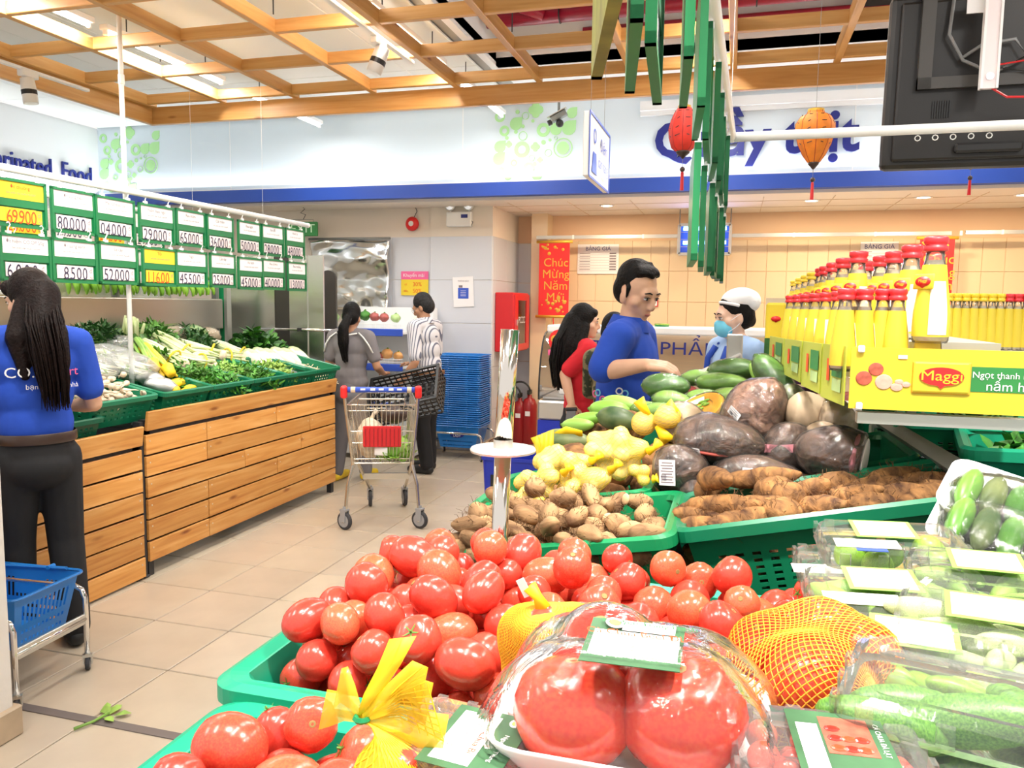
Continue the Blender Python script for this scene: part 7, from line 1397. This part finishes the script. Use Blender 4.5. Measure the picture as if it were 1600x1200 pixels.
def hand(mb, wr, d, up, side, curl=.6, s=1.0):
    """palm with four fingers and a thumb; d along the hand, up = back of the hand, side=+1 thumb on (d x up) side"""
    d = V(d).normalized(); up = V(up); up = (up - d * up.dot(d)).normalized(); sd = d.cross(up) * side; wr = V(wr)
    for k in range(4):
        o = wr + d * .02 * s + sd * (.026 - .0175 * k) * s; e = wr + d * (.078 - .004 * abs(k - 1.3)) * s + sd * (.030 - .020 * k) * s
        limb(mb, [o, e], [.016 * s, .0115 * s])
        L = (.036, .040, .037, .030)[k] * s; c = curl; a = d * math.cos(c * .6) - up * math.sin(c * .6); b = d * math.cos(c * 1.5) - up * math.sin(c * 1.5)
        limb(mb, [e, e + a * L, e + a * L + b * L * .75], [.0098 * s, .0088 * s, .0076 * s])
    o = wr + d * .025 * s + sd * .024 * s - up * .006 * s; t1 = o + (d * .6 + sd * .75 - up * .2).normalized() * .042 * s; limb(mb, [o, t1, t1 + (d * .9 + sd * .2 - up * .35).normalized() * .03 * s], [.014 * s, .0105 * s, .0085 * s])
def head_mesh(mb, M, s=1.0, male=False):
    def E(c, r, n=16, m=12, f=None): mb.ell(c, r, n, m, f, M)
    E((0, -.008, .035), (.074, .092, .088)); E((0, .022, -.03), (.062, .068, .072)); E((0, .054, -.082), (.034, .034, .024)); E((0, .058, -.035), (.045, .035, .045)); E((0, .075, .02), (.05, .022, .035))
    E((.045, .045, -.018), (.024, .030, .026)); E((-.045, .045, -.018), (.024, .030, .026))
    mb.tube([M @ V((0, .090, .015)), M @ V((0, .104, -.012)), M @ V((0, .108, -.026))], [.008, .012, .014], 10); E((0, .104, -.030), (.0175, .013, .010))
    for sx in (-1, 1): E((sx * .073, -.004, -.012), (.009, .020, .032)); E((sx * .03, .088, .024), (.020, .010, .007))
    E((0, .076, -.058), (.030, .018, .018))
def face(t, M, s=1.0, brow='hair', lids=True, mask=False):
    for sx in (-1, 1):
        o = MB().ell((sx * .030, .086, .008), (.0135, .008, .0065), 10, 8, None, M).build('eye', 'eye_white', t, smooth=True); MB().ell((sx * .030, .0925, .0065), (.0062, .003, .0062), 9, 6, None, M).build('iris', 'black', o)
        MB().tube([M @ V((sx * .015, .0945, .0125)), M @ V((sx * .030, .0965, .0150)), M @ V((sx * .046, .0885, .0115))], [.0016, .0026, .0015], 6).build('lash', 'black', t)
        MB().tube([M @ V((sx * .014, .0985, .030)), M @ V((sx * .031, .0985, .035)), M @ V((sx * .050, .0880, .029))], [.0028, .0036, .0018], 6).build('eyebrow', brow, t)
    if not mask: MB().ell((0, .0945, -.0570), (.019, .0045, .0028), 12, 6, None, M).ell((0, .0925, -.0625), (.016, .0045, .0032), 12, 6, None, M).build('lips', 'lips', t, smooth=True)
def person(label, loc, rz, H, male, skin, top, bottom, arms, headyaw=0, headpitch=0, lean=0, legs=None, wide=1.0, sleeve=.55, hem=.86, trousers=True, long_sleeve=False, voxel=.0075, shoe='black', hairmat='hair', belly=0, shoes=True, topname='shirt', hand_curl=.7, faceparts=True, mask=False):
    k = H / 1.65; tf = 1.0 if male else .87; t = thing('person', label, 'person', loc, (0, 0, rz)); W = t.matrix_basis if 0 else Matrix.Translation(V(loc)) @ Matrix.Rotation(rz, 4, 'Z'); WI = W.inverted()
    Lc = lambda p: WI @ V(p)
    sw = (.185 if male else .160) * k * wide; hipw = (.085 if male else .082) * k; zs = 1.345 * k; zn = 1.42 * k; zp = .86 * k
    ly = lean
    hd = V((0, .02 * k + ly, (H - .128 * k))); HM = Matrix.Translation(hd) @ Matrix.Rotation(headyaw, 4, 'Z') @ Matrix.Rotation(headpitch, 4, 'X') @ Matrix.Diagonal((.95 * k, .95 * k, 1.0 * k, 1))
    b = MB(); c = MB(); p_ = MB()
    # trunk
    tw = 1.0 if male else .92
    trunk = [((0, 0, zp), (.155 * k, .105 * k, .11 * k)), ((0, ly * .3 + belly * .5, 1.0 * k), (.135 * k * tw * wide, .098 * k + belly, .13 * k)), ((0, ly * .6 + belly * .3, 1.13 * k), (.140 * k * tw * wide, .098 * k + belly * .7, .13 * k)), ((0, ly * .9, 1.26 * k), (.155 * k * wide * tw, .102 * k, .12 * k))]
    for cc, rr in trunk: b.ell(cc, rr, 18, 12)
    limb(b, [(-sw * .8, ly, zs + .01), (0, ly - .01, zs + .035), (sw * .8, ly, zs + .01)], [.055 * k, .06 * k, .055 * k]); limb(b, [(0, ly - .01, zs + .02), (0, ly + .002, zn), hd + V((0, -.01, -.05 * k))], [.056 * k if male else .048 * k, .052 * k if male else .044 * k, .05 * k if male else .044 * k])
    head_mesh(b, HM, k, male)
    for cc, rr in trunk[1:]: c.ell(cc, [q + .016 * k for q in rr], 18, 12)
    if hem < .9: c.ell((0, belly * .3, .93 * k), (.158 * k * (1 if male else .97) * wide, .115 * k + belly * .6, .11 * k), 18, 12)
    limb(c, [(-sw * .82, ly, zs + .008), (0, ly - .005, zs + .025), (sw * .82, ly, zs + .008)], [.068 * k, .066 * k, .068 * k])
    # arms : list of (side, elbow, wrist, dir, up) in world
    for (sd, el, wr, dr, up) in arms:
        sh = V((sd * sw, ly, zs)); el = Lc(el); wr = Lc(wr); dr = WI.to_3x3() @ V(dr); up = WI.to_3x3() @ V(up); dr.normalize()
        limb(b, [sh, sh.lerp(el, .5), el, el.lerp(wr, .35), wr, wr + dr * .02], [.050 * k, .046 * k, .037 * k, .038 * k, .025 * k, .024 * k]); hand(b, wr, dr, up, -sd, hand_curl, k)
        if long_sleeve: limb(c, [sh, el, el.lerp(wr, .9)], [.066 * k, .050 * k, .040 * k])
        else: limb(c, [sh, sh.lerp(el, sleeve), sh.lerp(el, sleeve + .28)], [.068 * k, .064 * k, .062 * k])
    # legs
    legs = legs or [((-1), (-.10, .0), 0), ((1), (.10, .0), 0)]
    for (sd, (fx, fy), kb) in legs:
        hp = V((sd * hipw, 0, zp - .02)); kn = V((sd * hipw * .6 + fx * .45, fy * .5 + .02 + kb, .47 * k)); an = V((fx, fy - .02, .085))
        limb(b, [hp, hp.lerp(kn, .4), kn, kn.lerp(an, .35), an], [.088 * k, .080 * k, .054 * k, .054 * k, .036 * k]); limb(b, [an, (fx, fy + .05, .05), (fx, fy + .13, .035)], [.036, .034, .03])
        if trousers: limb(p_, [hp, hp.lerp(kn, .4), kn, kn.lerp(an, .5), an + V((0, 0, .0))], [.106 * k * tf, .098 * k * tf, .076 * k, .070 * k, .064 * k])
        if shoes: sh_ = MB(); limb(sh_, [(fx, fy - .045, .042), (fx, fy + .04, .042), (fx, fy + .15, .034)], [.043, .045, .036]); sh_.v = [(x, y, max(z, .003)) for x, y, z in sh_.v]; obj('shoe', remesh(sh_, .012, shoe, 'shoe', 3), t)
    obj('body', remesh(b, voxel, skin, 'body', 3), t)
    def cut(me, lo=None, hi=None):
        bm = bmesh.new(); bm.from_mesh(me)
        for z, s in ((lo, 1), (hi, -1)):
            if z is not None: bmesh.ops.bisect_plane(bm, geom=bm.verts[:] + bm.edges[:] + bm.faces[:], plane_co=(0, 0, z), plane_no=(0, 0, s), clear_inner=True)
        bm.to_mesh(me); bm.free(); return me
    sh_o = obj(topname, cut(remesh(c, .010, top, topname, 5), lo=hem * k), t)
    if trousers:
        p_.ell((0, 0, zp + .02), (.170 * k * tf, .122 * k + belly * .3, .135 * k), 18, 12); p_.ell((0, -.03, zp - .05), (.160 * k * tf, .112 * k, .10 * k), 18, 12)
        obj('trousers', cut(remesh(p_, .011, bottom, 'trousers', 5), hi=(hem + .07) * k if 0 else .99 * k), t)
    if faceparts: face(t, HM, k, hairmat, True, mask)
    return t, HM, k, WI, hd
def collar(t, k, ly, mat, r=.066):
    MB().lathe([(r * k, 1.375 * k), (r * 1.05 * k, 1.40 * k), (r * .93 * k, 1.43 * k), (r * .98 * k, 1.432 * k), (r * 1.16 * k, 1.40 * k), (r * 1.3 * k, 1.375 * k)], 20, Matrix.Translation((0, ly - .004, 1.40 * k)) @ Matrix.Rotation(-.12, 4, 'X') @ Matrix.Translation((0, 0, -1.40 * k)), cap=False).build('collar', mat, t, smooth=True)
def haircap(mb, HM, front=.0, side=1.0, th=.012):
    def f(p):
        return p
    mb.ell((0, -.018, .048), (.080 + th * .5, .094 + th * .5, .086 + th), 20, 14, None, HM); mb.ell((0, -.045, .005), (.078 + th * .4, .068 + th, .082), 18, 12, None, HM)
def strands(t, paths, r, mat, n, spread, seed, name='hair_strands'):
    R = random.Random(seed); mb = MB()
    for i in range(n):
        u = R.uniform(-1, 1); w_ = R.uniform(-1, 1); dz = R.uniform(-.05, .03); mb.tube([V(p) + V((u * sx * R.uniform(.8, 1.15), w_ * sy, dz * (j / len(paths)) ** 2)) for j, (p, sx, sy) in enumerate(paths)], [r, r, r, r * .8, r * .3][:len(paths)] if len(paths) <= 5 else r, 5, False)
    return stuff(mb.build(name, mat, t, smooth=True))
# ---- woman in blue polo, seen from behind, left foreground
loc = V((-2.92, 2.68, 0)); rz = math.radians(56)
Wm = Matrix.Translation(loc) @ Matrix.Rotation(rz, 4, 'Z'); wp = lambda x, y, z: Wm @ V((x, y, z)); wd = lambda x, y, z: Wm.to_3x3() @ V((x, y, z))
t, HM, k, WI, hd = person('woman in blue polo shirt with long dark brown hair, seen from behind', loc, rz, 1.66, False, 'skin', 'shirt_blue', 'trouser_black', [(1, wp(.235, .03, 1.07), wp(.17, .25, 1.04), wd(-.3, 1, -.1), wd(0, .1, 1)), (-1, wp(-.23, .06, 1.08), wp(-.14, .28, 1.02), wd(.2, 1, 0), wd(0, 0, 1))], headyaw=.55, headpitch=-.18, legs=[(-1, (-.09, .05), 0), (1, (.10, -.06), .02)], wide=1.06, hem=.925, sleeve=.45)
hb = MB(); haircap(hb, HM, th=.014); limb(hb, [HM @ V((0, -.07, .02)), (.02, -.10, 1.42), (.035, -.125, 1.30), (.05, -.135, 1.20), (.055, -.13, 1.13)], [.080, .074, .062, .042, .014]); limb(hb, [HM @ V((.06, -.02, -.02)), (.085, -.07, 1.40), (.095, -.11, 1.28), (.09, -.125, 1.18)], [.04, .042, .03, .010]); limb(hb, [HM @ V((-.065, -.03, -.02)), (-.07, -.085, 1.38), (-.05, -.12, 1.22)], [.035, .045, .02]); hb.ell((-.02, .075, .07), (.05, .03, .04), 12, 8, None, HM)
obj('hair', remesh(hb, .009, 'hair_brown', 'hair', 4), t)
strands(t, [(HM @ V((0, -.07, .06)), .05, .01), (V((.02, -.16, 1.45)), .07, .02), (V((.035, -.175, 1.33)), .065, .025), (V((.05, -.165, 1.20)), .055, .025), (V((.055, -.15, 1.10)), .05, .025)], .004, 'hair_brown', 110, 1, 3)
MB().lathe([(.150, .925), (.153, .93), (.153, .965), (.150, .97)], 32, Matrix.Diagonal((1.02, .84, 1, 1)), cap=False).build('belt', 'belt_dark', t, smooth=True)
def backtext(s, size, mat, x, z, y, bold=.001):
    text(s, size, mat, t, (x, y, z), FRONT, bold=bold, name='shirt_print')
# print follows the shirt back (local -y side)
def wraptext(t, s, size, mat, x0, z0, rx, ry, yc, bold=.001, sgn=-1):
    me = textmesh(s, size, 0, 'CENTER', bold, mat).copy()
    bm = bmesh.new(); bm.from_mesh(me); bmesh.ops.subdivide_edges(bm, edges=bm.edges[:], cuts=1); bm.to_mesh(me); bm.free()
    for v in me.vertices: x = v.co.x + x0; q = max(-.98, min(.98, x / rx)); v.co = (x, yc + sgn * ry * math.sqrt(1 - q * q), v.co.y + z0)
    return obj('shirt_print', me, t)
wraptext(t, 'CO.OP', .062, 'card_white', -.03, 1.235, .20, .138, .0, .002); wraptext(t, 'mart', .055, 'blush', .10, 1.235, .20, .138, .0, .002); wraptext(t, 'bạn của mọi nhà', .030, 'card_white', .05, 1.175, .20, .134, .0, .0008)
# ---- woman in grey at the chiller
loc = V((-3.17, 6.08, 0)); rz = math.radians(-2); Wm = Matrix.Translation(loc) @ Matrix.Rotation(rz, 4, 'Z')
t, HM, k, WI, hd = person('woman in grey top with white trim and ponytail facing the chiller', loc, rz, 1.535, False, 'skin_dark', 'shirt_grey', 'trouser_grey', [(-1, wp(-.235, .02, 1.0), wp(-.20, .2, .93), wd(.1, 1, 0), wd(0, 0, 1)), (1, wp(.235, .02, 1.0), wp(.20, .2, .93), wd(-.1, 1, 0), wd(0, 0, 1))], legs=[(-1, (-.11, -.05), 0), (1, (.10, .08), 0)], wide=1.12, hem=.80, sleeve=.40, shoe='yellow_veg', headyaw=.15, headpitch=-.15)
hb = MB(); haircap(hb, HM, th=.014); limb(hb, [HM @ V((.0, -.11, -.02)), (.0, -.13, 1.33), (.01, -.135, 1.22), (.02, -.12, 1.08)], [.035, .045, .042, .012]); obj('hair', remesh(hb, .009, 'hair', 'hair', 4), t); MB().tube(arc(HM @ V((0, -.115, -.035)), .032, 0, 2 * PI, 12, (1, 0, 0), (0, .5, .86)), .007, 6).build('hair_tie', 'black', t)
strands(t, [(HM @ V((0, -.12, -.03)), .02, .012), (V((0, -.155, 1.3)), .035, .02), (V((.01, -.155, 1.2)), .035, .02), (V((.02, -.13, 1.06)), .02, .015)], .004, 'hair', 40, 1, 5)
MB().tube([(-.10, -.075, 1.285), (-.05, -.105, 1.275), (0, -.112, 1.27), (.05, -.105, 1.275), (.10, -.075, 1.285)], .007, 6).build('neck_trim', 'white_gloss', t, smooth=True)
for s in (-1, 1): MB().tube([(s * .105, -.06, 1.29), (s * .16, -.075, 1.25), (s * .205, -.07, 1.19), (s * .235, -.05, 1.12)], .007, 6).build('sleeve_trim', 'white_gloss', t, smooth=True)
# ---- man in striped shirt
loc = V((-2.68, 6.62, 0)); rz = math.radians(82); Wm = Matrix.Translation(loc) @ Matrix.Rotation(rz, 4, 'Z')
t, HM, k, WI, hd = person('older man with glasses in striped shirt looking down', loc, rz, 1.635, True, 'skin_dark', 'shirt_stripe', 'trouser_black', [(-1, wp(-.255, -.02, 1.03), wp(-.27, .10, .86), wd(0, .8, -.5), wd(-1, 0, 0)), (1, wp(.25, .05, 1.05), wp(.2, .28, .98), wd(-.1, 1, 0), wd(0, 0, 1))], headyaw=.1, headpitch=-.42, lean=.03, legs=[(-1, (-.10, -.03), 0), (1, (.09, .05), 0)], wide=1.05, hem=.885, sleeve=.55, belly=.035, hairmat='hair_grey')
hb = MB(); haircap(hb, HM, th=.008); obj('hair', remesh(hb, .009, 'hair_grey', 'hair', 4), t); collar(t, k, .03, 'shirt_stripe', .064)
MB().lathe([(.150, .90), (.156, .905), (.156, .94), (.150, .945)], 32, Matrix.Diagonal((1.12, .95, 1, 1)), cap=False).build('belt', 'leather', t, smooth=True)
g = MB()
for s in (-1, 1): g.tube([HM @ q for q in arc((s * .031, .104, .004), .019, 0, 2 * PI, 14)], .0014, 5); g.tube([HM @ V((s * .05, .100, .008)), HM @ V((s * .075, .01, .006))], .0014, 5)
g.tube([HM @ V((-.012, .106, .006)), HM @ V((.012, .106, .006))], .0014, 5); g.build('glasses', 'chrome', t)
# ---- woman in red
c_ = ony(908, 560, 5.1); loc = V((c_.x, 5.1, 0)); rz = math.radians(-62); Wm = Matrix.Translation(loc) @ Matrix.Rotation(rz, 4, 'Z')
t, HM, k, WI, hd = person('woman in red T-shirt with long black hair walking right', loc, rz, 1.55, False, 'skin', 'shirt_red', 'trouser_black', [(1, ony(882, 585, 4.95), ony(893, 632, 4.9), (.05, 0, -1), (0, -1, 0)), (-1, wp(-.22, .1, 1.0), wp(-.18, .28, .95), wd(.2, 1, .1), wd(0, 0, 1))], headyaw=-.25, wide=1.12, hem=.80, sleeve=.5)
hb = MB(); haircap(hb, HM, th=.014); limb(hb, [HM @ V((0, -.07, .0)), (0, -.10, 1.30), (.0, -.12, 1.15), (0, -.11, 1.08)], [.088, .090, .075, .03]); limb(hb, [HM @ V((.06, 0, -.02)), (.09, -.04, 1.27), (.09, -.08, 1.15)], [.035, .04, .02]); hb.ell((0, .07, .075), (.06, .03, .03), 12, 8, None, HM); obj('hair', remesh(hb, .009, 'hair', 'hair', 4), t)
strands(t, [(HM @ V((0, -.08, .05)), .06, .02), (V((0, -.15, 1.32)), .085, .03), (V((0, -.17, 1.18)), .085, .03), (V((0, -.15, 1.02)), .07, .03)], .0045, 'hair', 60, 1, 8)
p = WI @ ony(893, 640, 4.88); b_ = thing('dark_bag_strap', 'dark grey strap hanging from the hand of the woman in red', 'strap', ony(893, 640, 4.88)); MB().add([(-.03, 0, 0), (.03, 0, 0), (.0, .0, -.3), (-.06, 0, -.3)], [(0, 1, 2, 3)]).build('strap', 'wire_grey', b_).modifiers.new('s', 'SOLIDIFY').thickness = .006; MB().tube([(-.035, 0, .0), (.035, 0, .005)], .012, 8).build('buckle', 'black', b_)
# ---- man in blue polo reaching for the gourds
c_ = ony(963, 560, 3.42); loc = V((c_.x, 3.42, 0)); rz = math.radians(-97); Wm = Matrix.Translation(loc) @ Matrix.Rotation(rz, 4, 'Z')
wr = ony(1010, 570, 3.10)
t, HM, k, WI, hd = person('man in blue polo shirt reaching over the wrapped gourds', loc, rz, 1.735, True, 'skin', 'shirt_blue', 'trouser_black', [(1, ony(940, 580, 3.16), wr, (1, -.05, -.05), (.1, -.3, 1)), (-1, wp(-.25, .10, 1.10), wp(-.16, .30, 1.12), wd(.3, 1, 0), wd(0, 0, 1))], headyaw=-.50, headpitch=-.34, lean=.06, wide=1.0, hem=.80, sleeve=.62, voxel=.0065, hand_curl=.75)
hb = MB(); hb.ell((0, -.030, .062), (.080, .086, .080), 20, 14, None, HM); hb.ell((0, -.055, .012), (.076, .058, .075), 18, 12, None, HM); hb.ell((0, .020, .106), (.064, .05, .024), 16, 10, None, HM)
for q in ((.03, .056, .104), (-.02, .062, .106), (.05, .04, .096), (-.05, .04, .096), (.01, .066, .096), (.03, -.02, .128), (-.03, .0, .128), (.0, -.06, .122)): hb.ell(q, (.018, .015, .012), 10, 8, None, HM)
limb(hb, [HM @ V((.072, .012, .03)), HM @ V((.073, .014, -.012))], [.012, .007]); limb(hb, [HM @ V((-.072, .012, .03)), HM @ V((-.073, .014, -.012))], [.012, .007])
obj('hair', remesh(hb, .008, 'hair', 'hair', 3), t); collar(t, k, .055, 'shirt_blue', .070)
R = random.Random(9); 
for i in range(26): a = R.uniform(-1.3, 1.0); z = 1.0 + R.uniform(-.12, .22); m_ = ['card_white', 'blush', 'mask_blue'][i % 3]; q = V((.162 * math.sin(-a + 1.2), .03 + .128 * math.cos(a - 1.2) , z)); n = V((math.sin(-a + 1.2), math.cos(a - 1.2), 0)); MB().ring(.016, .010, .002, 12).build('shirt_print', m_, t, q + n * .012, n.to_track_quat('Z', 'Y').to_matrix())
# ---- masked woman at the scale
c_ = ony(1150, 560, 4.25); loc = V((c_.x, 4.25, 0)); rz = math.radians(118); Wm = Matrix.Translation(loc) @ Matrix.Rotation(rz, 4, 'Z')
t, HM, k, WI, hd = person('woman in white cap, blue face mask and light blue uniform', loc, rz, 1.625, False, 'skin_pale', 'uniform', 'trouser_black', [(-1, wp(-.235, .02, 1.08), wp(-.16, .24, 1.0), wd(.2, 1, 0), wd(0, 0, 1)), (1, wp(.235, .02, 1.08), wp(.16, .24, 1.0), wd(-.2, 1, 0), wd(0, 0, 1))], headyaw=-.12, headpitch=-.18, wide=1.22, hem=.78, sleeve=.5, mask=True)
hb = MB(); haircap(hb, HM, th=.004); hb.ell((0, -.085, -.03), (.045, .035, .04), 12, 8, None, HM); obj('hair', remesh(hb, .009, 'hair', 'hair', 4), t)
cp = MB(); cp.ell((0, -.040, .090), (.090, .100, .060), 20, 14, None, HM); cp.ell((0, -.095, .070), (.088, .062, .062), 16, 12, None, HM); obj('cap', remesh(cp, .009, 'cap_white', 'cap', 4), t)
MB().tube([HM @ V((.080 * math.cos(a), -.012 + .076 * math.sin(a), .058 + .030 * math.sin(a))) for a in [PI * .02 + PI * .96 * i / 16 for i in range(17)]], .008, 8).build('cap_band', 'cap_white', t, smooth=True)
mk = MB(); mk.ell((0, .062, -.048), (.060, .060, .052), 18, 12, None, HM); mk.ell((0, .095, -.030), (.030, .026, .034), 14, 10, None, HM); obj('face_mask', remesh(mk, .007, 'mask_blue', 'face_mask', 3), t)
for s in (-1, 1):
    MB().tube([HM @ V((s * .052, .070, -.025)), HM @ V((s * .076, .03, .0)), HM @ V((s * .078, -.012, .018))], .0016, 5).tube([HM @ V((s * .052, .065, -.07)), HM @ V((s * .074, .02, -.045)), HM @ V((s * .077, -.012, -.02))], .0016, 5).build('mask_loop', 'cap_white', t)
    MB().tube([(s * .065, .085, 1.365 * k), (s * .085, .118, 1.30 * k), (s * .08, .128, 1.2 * k), (s * .10, .13, 1.05 * k)], .016, 8).build('apron_strap', 'apron_blue', t, smooth=True)
    MB().tube([(s * .085, .06, 1.37 * k), (s * .09, -.01, 1.40 * k), (s * .06, -.08, 1.38 * k)], .014, 8).build('apron_strap', 'apron_blue', t, smooth=True)
MB().b2((-.09, .132, .98 * k), (.09, .142, 1.12 * k)).build('apron_bib', 'uniform', t); MB().box((.075, .128, 1.2 * k), (.03, .006, .018)).build('name_badge', 'blush', t)
# ---- person in camouflage mostly hidden behind the man
c_ = ony(955, 560, 4.65); loc = V((c_.x, 4.72, 0)); rz = math.radians(-20); Wm = Matrix.Translation(loc) @ Matrix.Rotation(rz, 4, 'Z')
t, HM, k, WI, hd = person('person in camouflage sleeve with a raised hand behind the blue polo man', loc, rz, 1.50, False, 'skin', 'camo', 'trouser_black', [(1, ony(1003, 552, 4.55), ony(1004, 520, 4.5), (-.1, 0, 1), (1, -.2, 0)), (-1, wp(-.22, .1, 1.0), wp(-.18, .28, .95), wd(.2, 1, 0), wd(0, 0, 1))], long_sleeve=True, hand_curl=1.0)
hb = MB(); haircap(hb, HM, th=.012); obj('hair', remesh(hb, .01, 'hair', 'hair', 4), t)

bpy.data.scenes.remove(TS)
